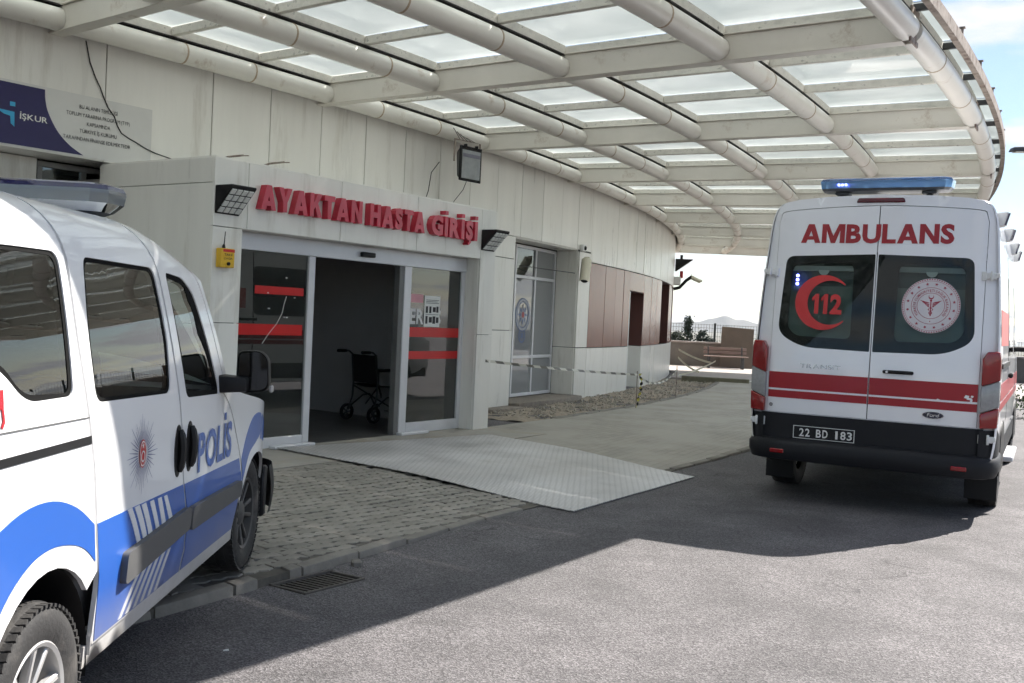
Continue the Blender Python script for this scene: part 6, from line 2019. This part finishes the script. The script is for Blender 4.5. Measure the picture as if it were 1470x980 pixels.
m = MB(); m.tube([(.0, 0, -.3), (.18, 0, -.25), (.38, 0, -.02), (.54, 0, .10)], .05, 8); m.tube([(.2, 0, .62), (.2, 0, .75)], .04, 8); m.build("bracket", M_BLACK, cl)
m = MB(); m.box((.22, 0, .15), (.10, .10, .22)); m.build("red_siren", pm("red_siren_plastic", (0.40, .02, .03), .5), cl, bevel=.02)
m = MB(); m.box((.10, 0, -.05), (.22, .2, .26)); m.build("junction_box", M_WHITE, cl, bevel=.02)

# ------------------------------------------------------------------ transport chair inside the doorway
ch = empty("wheelchair", tuple(PF(-.36, -1.38, .066)), PI / 2 - PSI - R_(8), "dark folding wheelchair parked just inside the open door", "wheelchair")
M_FRAME = pm("dark_chair_tube", (0.06, 0.06, 0.062), .35, metal=.7)
M_SLING = pm("black_sling_fabric", (0.012, 0.012, 0.013), .8)
for yy in (-.24, .24):
    m = MB()
    m.tube([(-.34, yy, .90), (-.22, yy, .90), (-.16, yy, .86), (-.12, yy, .50), (-.13, yy, .30), (-.19, yy, .13)], .013, 8)
    m.tube([(-.12, yy, .47), (.30, yy, .45), (.36, yy, .30), (.42, yy, .12)], .012, 8)
    m.tube([(-.19, yy, .16), (.05, yy, .32), (.16, yy, .33), (.30, yy, .10)], .011, 8)
    m.tube([(-.13, yy, .66), (.26, yy, .66), (.30, yy, .62), (.30, yy, .46)], .012, 8)
    m.build("side_frame", M_FRAME, ch, smooth=True)
    m = MB(); m.tube([(-.40, yy, .90), (-.26, yy, .90)], .02, 8); m.build("hand_grip", M_BLACK, ch, smooth=True)
    m = MB(); m.box((.05, yy, .675), (.36, .05, .035)); m.build("armrest", M_BLACK, ch, bevel=.012)
    m = MB(); m.box((.45, yy * .7, .10), (.16, .13, .015)); m.build("footplate", M_BLACK, ch, bevel=.005)
    for xw, rw in ((-.19, .105), (.32, .095)):
        w_ = empty("wheel", (xw, yy + (.03 if yy > 0 else -.03), rw)); w_.parent = ch
        m = MB(); m.lathe([(rw - .03, -.018), (rw, -.014), (rw, .014), (rw - .03, .018)], 24, close=True); m.build("tyre", M_BLACK, w_, smooth=True)
        m = MB()
        for k in range(5):
            a = 2 * PI * k / 5; m.tube([(0, 0, 0), ((rw - .025) * math.cos(a), 0, (rw - .025) * math.sin(a))], .009, 6)
        m.build("rim", M_FRAME, w_)
m = MB(); m.grid(lambda u, v: Vector((-.155 + .035 * u + .03 * math.sin(PI * v) * -1, -.235 + .47 * v, .86 - .36 * u)), 6, 8); m.build("backrest", M_SLING, ch, smooth=True)
m = MB(); m.grid(lambda u, v: Vector((-.12 + .42 * u, -.235 + .47 * v, .47 - .02 * u - .025 * math.sin(PI * v))), 6, 8); m.build("seat", M_SLING, ch, smooth=True)
m = MB(); m.tube([(-.12, -.24, .45), (.1, .24, .20)], .01, 6); m.tube([(-.12, .24, .45), (.1, -.24, .20)], .01, 6); m.build("cross_brace", M_FRAME, ch)

# ------------------------------------------------------------------ barrier tape and stakes
def mat_tape(c1, c2, sc):
    m = bpy.data.materials.new("striped_tape"); n, l = nodes_of(m); b = n["Principled BSDF"]
    tc = n.new("ShaderNodeTexCoord"); mp = n.new("ShaderNodeMapping"); mp.inputs["Rotation"].default_value = (0, .9, 0)
    wv = n.new("ShaderNodeTexWave"); wv.inputs["Scale"].default_value = sc; wv.bands_direction = 'DIAGONAL'
    cr = n.new("ShaderNodeValToRGB"); cr.color_ramp.interpolation = 'CONSTANT'
    cr.color_ramp.elements[0].color = (*c1, 1); cr.color_ramp.elements[1].position = .5; cr.color_ramp.elements[1].color = (*c2, 1)
    l.new(tc.outputs["Object"], mp.inputs[0]); l.new(mp.outputs[0], wv.inputs["Vector"]); l.new(wv.outputs["Color"], cr.inputs[0]); l.new(cr.outputs[0], b.inputs["Base Color"])
    b.inputs["Roughness"].default_value = .4
    return m
M_TAPEW, M_TAPEY = mat_tape((.62, .60, .52), (.12, .11, .09), 2.2), mat_tape((.55, .48, .08), (.02, .02, .02), 4.0)
def tape(a, b, sag, w, mat, label, twist=0.0):
    a, b = Vector(a), Vector(b)
    N = 30
    m = MB()
    for lay_ in (0, 1):
        for i in range(N + 1):
            t = i / N
            p = a.lerp(b, t) - Vector((0, 0, sag * 4 * t * (1 - t)))
            tw = twist * t + .25 * math.sin(t * 9)
            d_ = Vector((math.sin(tw) * .5, -math.sin(tw) * .5, math.cos(tw))).normalized() * w / 2
            q = Vector((.0006, -.0006, 0)) * (1 if lay_ else -1)
            m.v += [tuple(p - d_ + q), tuple(p + d_ + q)]
    K = 2 * (N + 1)
    for lay_ in (0, 1):
        for i in range(N):
            q = lay_ * K + 2 * i; m.f.append((q, q + 1, q + 3, q + 2))
    return tag(m.build("barrier_tape", mat, smooth=True), label, "tape", "barrier tape")
ST1, ST2 = Vector((2.16, 17.2, 0)), Vector((3.30, 20.05, 0))
tape(PF(.20, .006, .93), ST1 + Vector((0, 0, .62)), .02, .035, M_TAPEW, "pale striped tape stretched from the porch pillar to the first stake")
tape(ST1 + Vector((0, 0, .62)), ST2 + Vector((0, 0, .60)), .20, .035, M_TAPEW, "striped tape sagging between the two thin stakes")
for st, lb in ((ST1, "thin rusty stake wrapped in yellow tape at the paving edge"), (ST2, "thin rusty stake further along the dirt strip edge")):
    m = MB(); m.tube([st + Vector((0, 0, -.1)), st + Vector((.005, .0, .35)), st + Vector((0, .01, .68))], .009, 8); tag(m.build("stake", M_RUST, smooth=True), lb, "stake")
m = MB()
for lay_ in (0, 1):
    for i in range(40):
        t = i / 39
        a = t * 22
        c = ST1 + Vector((.05 + .03 * math.sin(t * 5), .02, .64 - .62 * t))
        d_ = Vector((math.cos(a), math.sin(a), .3)) * .026
        m.v += [tuple(c - d_), tuple(c + d_ + Vector((0, 0, .0008 * lay_)))]
for lay_ in (0, 1):
    for i in range(39):
        q = lay_ * 80 + 2 * i; m.f.append((q, q + 1, q + 3, q + 2))
tag(m.build("hanging_tape", M_TAPEY, smooth=True), "twisted yellow and black tape hanging from the first stake", "tape")

# ------------------------------------------------------------------ terrace, wall, bench beyond the canopy
m = MB()
tp = [PO(-13.5, .2), PO(-13.6, 4.7), Vector((16, 24.0, 0)), Vector((17, 38.6, 0)), Vector((2.5, 38.6, 0)), PO(-9.0, .2)]
m.add([(p.x, p.y, -.03) for p in tp] + [(p.x, p.y, .062) for p in tp], [tuple(range(5, -1, -1)), tuple(range(6, 12))] + [(i, (i + 1) % 6, 6 + (i + 1) % 6, 6 + i) for i in range(6)])
terr = tag(m.build("terrace", M_TERR), kind="structure")
cd_ = empty("channel_drain", (5.4, 26.4, .05), 0, "pale slotted channel drain across the far end of the paving", "drain")
a_, b_ = PO(-13.5, .5), PO(-13.5, 5.2)
dv = (b_ - a_).normalized(); pv = Vector((-dv.y, dv.x, 0))
m = MB(); m.hexa([a_ - pv * .02, b_ - pv * .02, b_ + pv * .26, a_ + pv * .26], [q + Vector((0, 0, .078)) for q in (a_ - pv * .02, b_ - pv * .02, b_ + pv * .26, a_ + pv * .26)]); keep(m.build("channel", pm("pale_channel", (0.62, 0.61, 0.58), .6), bevel=.004), cd_)
for k in range(38):
    c = a_ + dv * (.12 + k * .12) + pv * .12 + Vector((0, 0, .0795))
    m = MB(); m.hexa([c + dv * x_ + pv * y_ for x_, y_ in ((-.02, -.09), (.02, -.09), (.02, .09), (-.02, .09))], [c + dv * x_ + pv * y_ + Vector((0, 0, .002)) for x_, y_ in ((-.02, -.09), (.02, -.09), (.02, .09), (-.02, .09))]); keep(m.build("slot", M_DGREY), cd_)
m = MB(); arcslab(m, -14.4, -14.1, .55, 2.3, -.02, .15); tag(m.build("concrete_block", pm("mossy_concrete", (0.16, 0.15, 0.10), .9, var=.3, scale=8, bump=.4)), "low mossy concrete block lying before the channel drain", "block")

lw = empty("boundary_wall", (8, 36.5, 0), 0, "low concrete boundary wall with pale coping beyond the canopy", "wall")
x_ = 2.0
while x_ < 22:
    m = MB(); m.box((x_ + 1.245 - 8, 0, .435), (2.485, .24, .87)); m.build("wall_block", M_CONC, lw, bevel=.008)
    m = MB(); m.box((x_ + 1.245 - 8, 0, .905), (2.488, .32, .065)); m.build("coping", M_TERR, lw, bevel=.01)
    x_ += 2.49
fn_ = empty("mesh_fence", (8, 36.5, .94), 0, "dark welded mesh fence standing on the low boundary wall", "fence")
M_FEN = pm("dark_green_fence_wire", (0.03, 0.04, 0.04), .5, metal=.3)
for k in range(9):
    m = MB(); m.box((-6 + 2.5 * k + .3, .0, .33), (.07, .07, .70)); m.build("post", M_FEN, fn_, bevel=.006)
    if k < 8:
        m = MB()
        for q in range(25):
            m.box((-6 + 2.5 * k + .3 + .1 * q, 0, .33), (.009, .009, .62))
        for zz in (.05, .2, .35, .5, .62): m.box((-6 + 2.5 * k + 1.55, .009, zz), (2.5, .009, .009))
        o = m.build("mesh_panel", M_FEN, fn_); tag(o, kind="stuff")
bd_ = empty("leaning_board", (8.0, 35.95, .06), R_(-2), "large brown board leaning against the boundary wall behind the bench", "board")
m = MB(); m.box((0, 0, .72), (1.14, .04, 1.44), Matrix.Rotation(R_(-7), 3, 'X') @ Matrix.Rotation(R_(2.5), 3, 'Y')); m.build("panel", pm("weathered_brown_board", (0.12, 0.095, 0.075), .8, var=.15, scale=3), bd_, bevel=.004)
for xx in (-.5, .5):
    m = MB(); m.box((xx, .03, .70), (.05, .03, 1.36), Matrix.Rotation(R_(-7), 3, 'X') @ Matrix.Rotation(R_(2.5), 3, 'Y')); m.build("batten", M_RUST, bd_)
be = empty("bench", (7.42, 35.0, .06), R_(-3), "weathered wooden bench standing before the boundary wall", "bench")
M_WOOD = pm("weathered_wood", (0.20, 0.14, 0.12), .8, var=.3, scale=6, stretch=(.3, 3, 3), bump=.3)
for k, (yy, zz) in enumerate(((-.20, .42), (-.07, .425), (.06, .42))):
    m = MB(); m.box((0, yy, zz), (1.5, .11, .035)); m.build("seat_slat", M_WOOD, be, bevel=.006)
for zz in (.55, .68):
    m = MB(); m.box((0, .17 + (zz - .5) * .25, zz), (1.48, .03, .10), Matrix.Rotation(R_(-14), 3, 'X')); m.build("back_slat", M_WOOD, be, bevel=.006)
for xx in (-.58, .58):
    for yy in (-.16, .12):
        m = MB(); m.box((xx, yy, .20), (.07, .07, .40)); m.build("leg", M_DGREY, be, bevel=.006)
    m = MB(); m.box((xx, .19, .58), (.05, .04, .36), Matrix.Rotation(R_(-14), 3, 'X')); m.build("back_post", M_DGREY, be, bevel=.004)
mh = empty("manhole_cover", (9.2, 31.2, .062), 0, "round dark manhole cover set in the pale terrace", "cover")
m = MB(); m.lathe([(.0005, .012), (.62, .012), (.64, .0)], 32, lambda x, y, z: Vector((x, z, y))); m.build("lid", M_IRON, mh, smooth=True, angle=30)
m = MB(); m.lathe([(.66, .0), (.67, .016), (.80, .014), (.82, .0)], 32, lambda x, y, z: Vector((x, z, y))); m.build("ring", M_CONC, mh, smooth=True, angle=30)
tape((5.15, 31.2, .75), (5.95, 30.0, .42), .05, .06, M_CREAM, "pale tape drooping from the wall corner towards the terrace")
tape((5.15, 31.2, .50), (5.7, 30.5, .10), .06, .06, M_CREAM, "second pale tape lying low by the wall corner")
tape((4.7, 28.2, .10), (5.95, 29.4, .50), .05, .05, M_CREAM, "loose pale tape end beside the channel drain")

# ------------------------------------------------------------------ trees, shrub, lamp post
M_BARK = pm("bark", (0.09, 0.065, 0.045), .9, var=.3, scale=8)
def leaf_mat(name, col):
    m = pm(name, col, .65, var=.35, scale=3.0, rand=.1); return m
M_CON, M_DEC, M_SHR = leaf_mat("dark_conifer_needles", (.028, .045, .026)), leaf_mat("grey_green_leaves", (.045, .06, .03)), leaf_mat("shrub_leaves", (.06, .11, .03))
def leaves(m, fn, n, size, rnd):
    for _ in range(n):
        p = fn(rnd)
        a = Vector((rnd.gauss(0, 1), rnd.gauss(0, 1), rnd.gauss(0, 1))).normalized(); b = a.orthogonal().normalized(); c = a.cross(b)
        s1, s2 = size * rnd.uniform(.6, 1.3), size * rnd.uniform(.35, .7)
        m.add([p - b * s1, p + c * s2, p + b * s1, p - c * s2], [(0, 1, 2, 3)])
def tree(loc, h, w, shape, mat, label, seed, name):
    rnd = random.Random(seed)
    t = empty(name, loc, 0, label, "tree")
    m = MB(); m.tube([(0, 0, 0), (.03 * w, 0, h * .35), (0, .02, h * .7), (0, 0, h * .93)], [w * .07, w * .055, w * .03, w * .01], 8)
    for k in range(9):
        a, z = rnd.uniform(0, 6.28), h * rnd.uniform(.25, .8)
        m.tube([(0, 0, z), (w * .25 * math.cos(a), w * .25 * math.sin(a), z + h * .08)], [w * .02, w * .008], 5)
    m.build("trunk", M_BARK, t, smooth=True)
    m = MB()
    cl_ = [(rnd.uniform(0, 6.28), rnd.uniform(.12, 1), rnd.uniform(.5, 1.0)) for _ in range(40)]
    def f(r):
        a, z, q = r.choice(cl_)
        rad = w * .5 * (max(.04, (1 - z)) ** .8 if shape == 'cone' else math.sin(PI * min(1, .15 + z * .85)) ** .6)
        return Vector((rad * q * math.cos(a) + r.gauss(0, w * .07), rad * q * math.sin(a) + r.gauss(0, w * .07), h * (.1 + z * .9) + r.gauss(0, h * .03)))
    leaves(m, f, 1800, w * .06, rnd)
    m.build("crown", mat, t)
    return t
tree((13.55, 78, terrain_z(74) - .2), 5.3, 1.9, 'cone', M_CON, "slim dark conifer beyond the fence, left of the rounder tree", 1, "conifer_tree")
tree((15.2, 80, terrain_z(76) - .2), 4.6, 2.4, 'round', M_CON, "rounded dark tree beyond the fence next to the slim conifer", 2, "evergreen_tree")
tree((12.0, 74, terrain_z(70) - .2), 3.6, 2.0, 'round', M_DEC, "small grey green tree beside the far wall corner beyond the fence", 6, "olive_tree")
rnd = random.Random(9)
sb = empty("shrub", (10.35, 19.7, 0), 0, "small bright green shrub by the kerb at the road's far edge", "shrub")
m = MB()
for k in range(8):
    a = rnd.uniform(0, 6.28); m.tube([(0, 0, 0), (.25 * math.cos(a), .25 * math.sin(a), .4)], [.014, .006], 5)
m.build("stem", M_BARK, sb)
m = MB(); leaves(m, lambda r: Vector((r.gauss(0, .24), r.gauss(0, .24), abs(r.gauss(.28, .14)))), 1100, .035, rnd); m.build("foliage", M_SHR, sb)
m = MB(); m.box((11.6, 19.1, .06), (3.2, .16, .14)); tag(m.build("kerb", M_KERB, bevel=.015), kind="structure")

lp = empty("street_lamp", (14.2, 24.6, 0), 0, "dark street lamp arm reaching in beside the canopy edge", "street lamp")
m = MB(); m.tube([(0, 0, 0), (0, 0, 3), (0, 0, 6.3)], [.085, .07, .055], 12); m.build("post", M_DGREY, lp, smooth=True)
m = MB(); m.tube([(0, 0, 6.3), (-.8, -.1, 6.25), (-1.6, -.3, 6.15)], .04, 8); m.build("arm", M_DGREY, lp, smooth=True)
m = MB(); m.hexa([(-2.55, -.55, 6.00), (-1.55, -.42, 6.06), (-1.55, -.14, 6.06), (-2.55, -.28, 6.00)], [(-2.50, -.52, 6.10), (-1.5, -.38, 6.20), (-1.5, -.18, 6.20), (-2.50, -.30, 6.10)]); m.build("lamp_head", M_DGREY, lp, bevel=.02)
m = MB(); m.hexa([(-2.45, -.52, 5.985), (-1.75, -.42, 6.03), (-1.75, -.18, 6.03), (-2.45, -.30, 5.985)], [(-2.45, -.52, 5.998), (-1.75, -.42, 6.045), (-1.75, -.18, 6.045), (-2.45, -.30, 5.998)]); m.build("lamp_lens", M_CLEARLENS, lp)

# litter
for i, (x_, y_, a, lb) in enumerate(((-1.17, 4.32, .4, "tiny white paper scrap on the shaded asphalt near the van"), (0.05, 4.05, 1.2, "tiny pale pebble on the sunlit asphalt near the bottom edge"))):
    m = MB(); m.hexa([(-.012, -.005, 0), (.012, -.006, 0), (.014, .006, 0), (-.010, .005, 0)], [(-.011, -.004, .004), (.011, -.005, .007), (.012, .005, .005), (-.009, .004, .003)])
    o = m.build("paper_scrap" if i == 0 else "pebble", M_PAPER); o.location = (x_, y_, .006); o.rotation_euler = (0, 0, a); tag(o, lb, "litter")

# ------------------------------------------------------------------ air over the plain
m = MB(); m.box((0, 0, 45), (60500, 60500, 250))
hz = m.build("haze", None)
hm = bpy.data.materials.new("haze_air"); hn, hl = nodes_of(hm); hn.remove(hn["Principled BSDF"])
pv_ = hn.new("ShaderNodeVolumePrincipled")
pv_.inputs["Color"].default_value = (0.80, 0.89, 1.0, 1)
pv_.inputs["Density"].default_value = 0.000028
pv_.inputs["Anisotropy"].default_value = 0.2
hl.new(pv_.outputs[0], hn["Material Output"].inputs["Volume"])
hz.data.materials.append(hm)
tag(hz, "thin pale haze over the far plain and hills", "haze", kind="stuff")
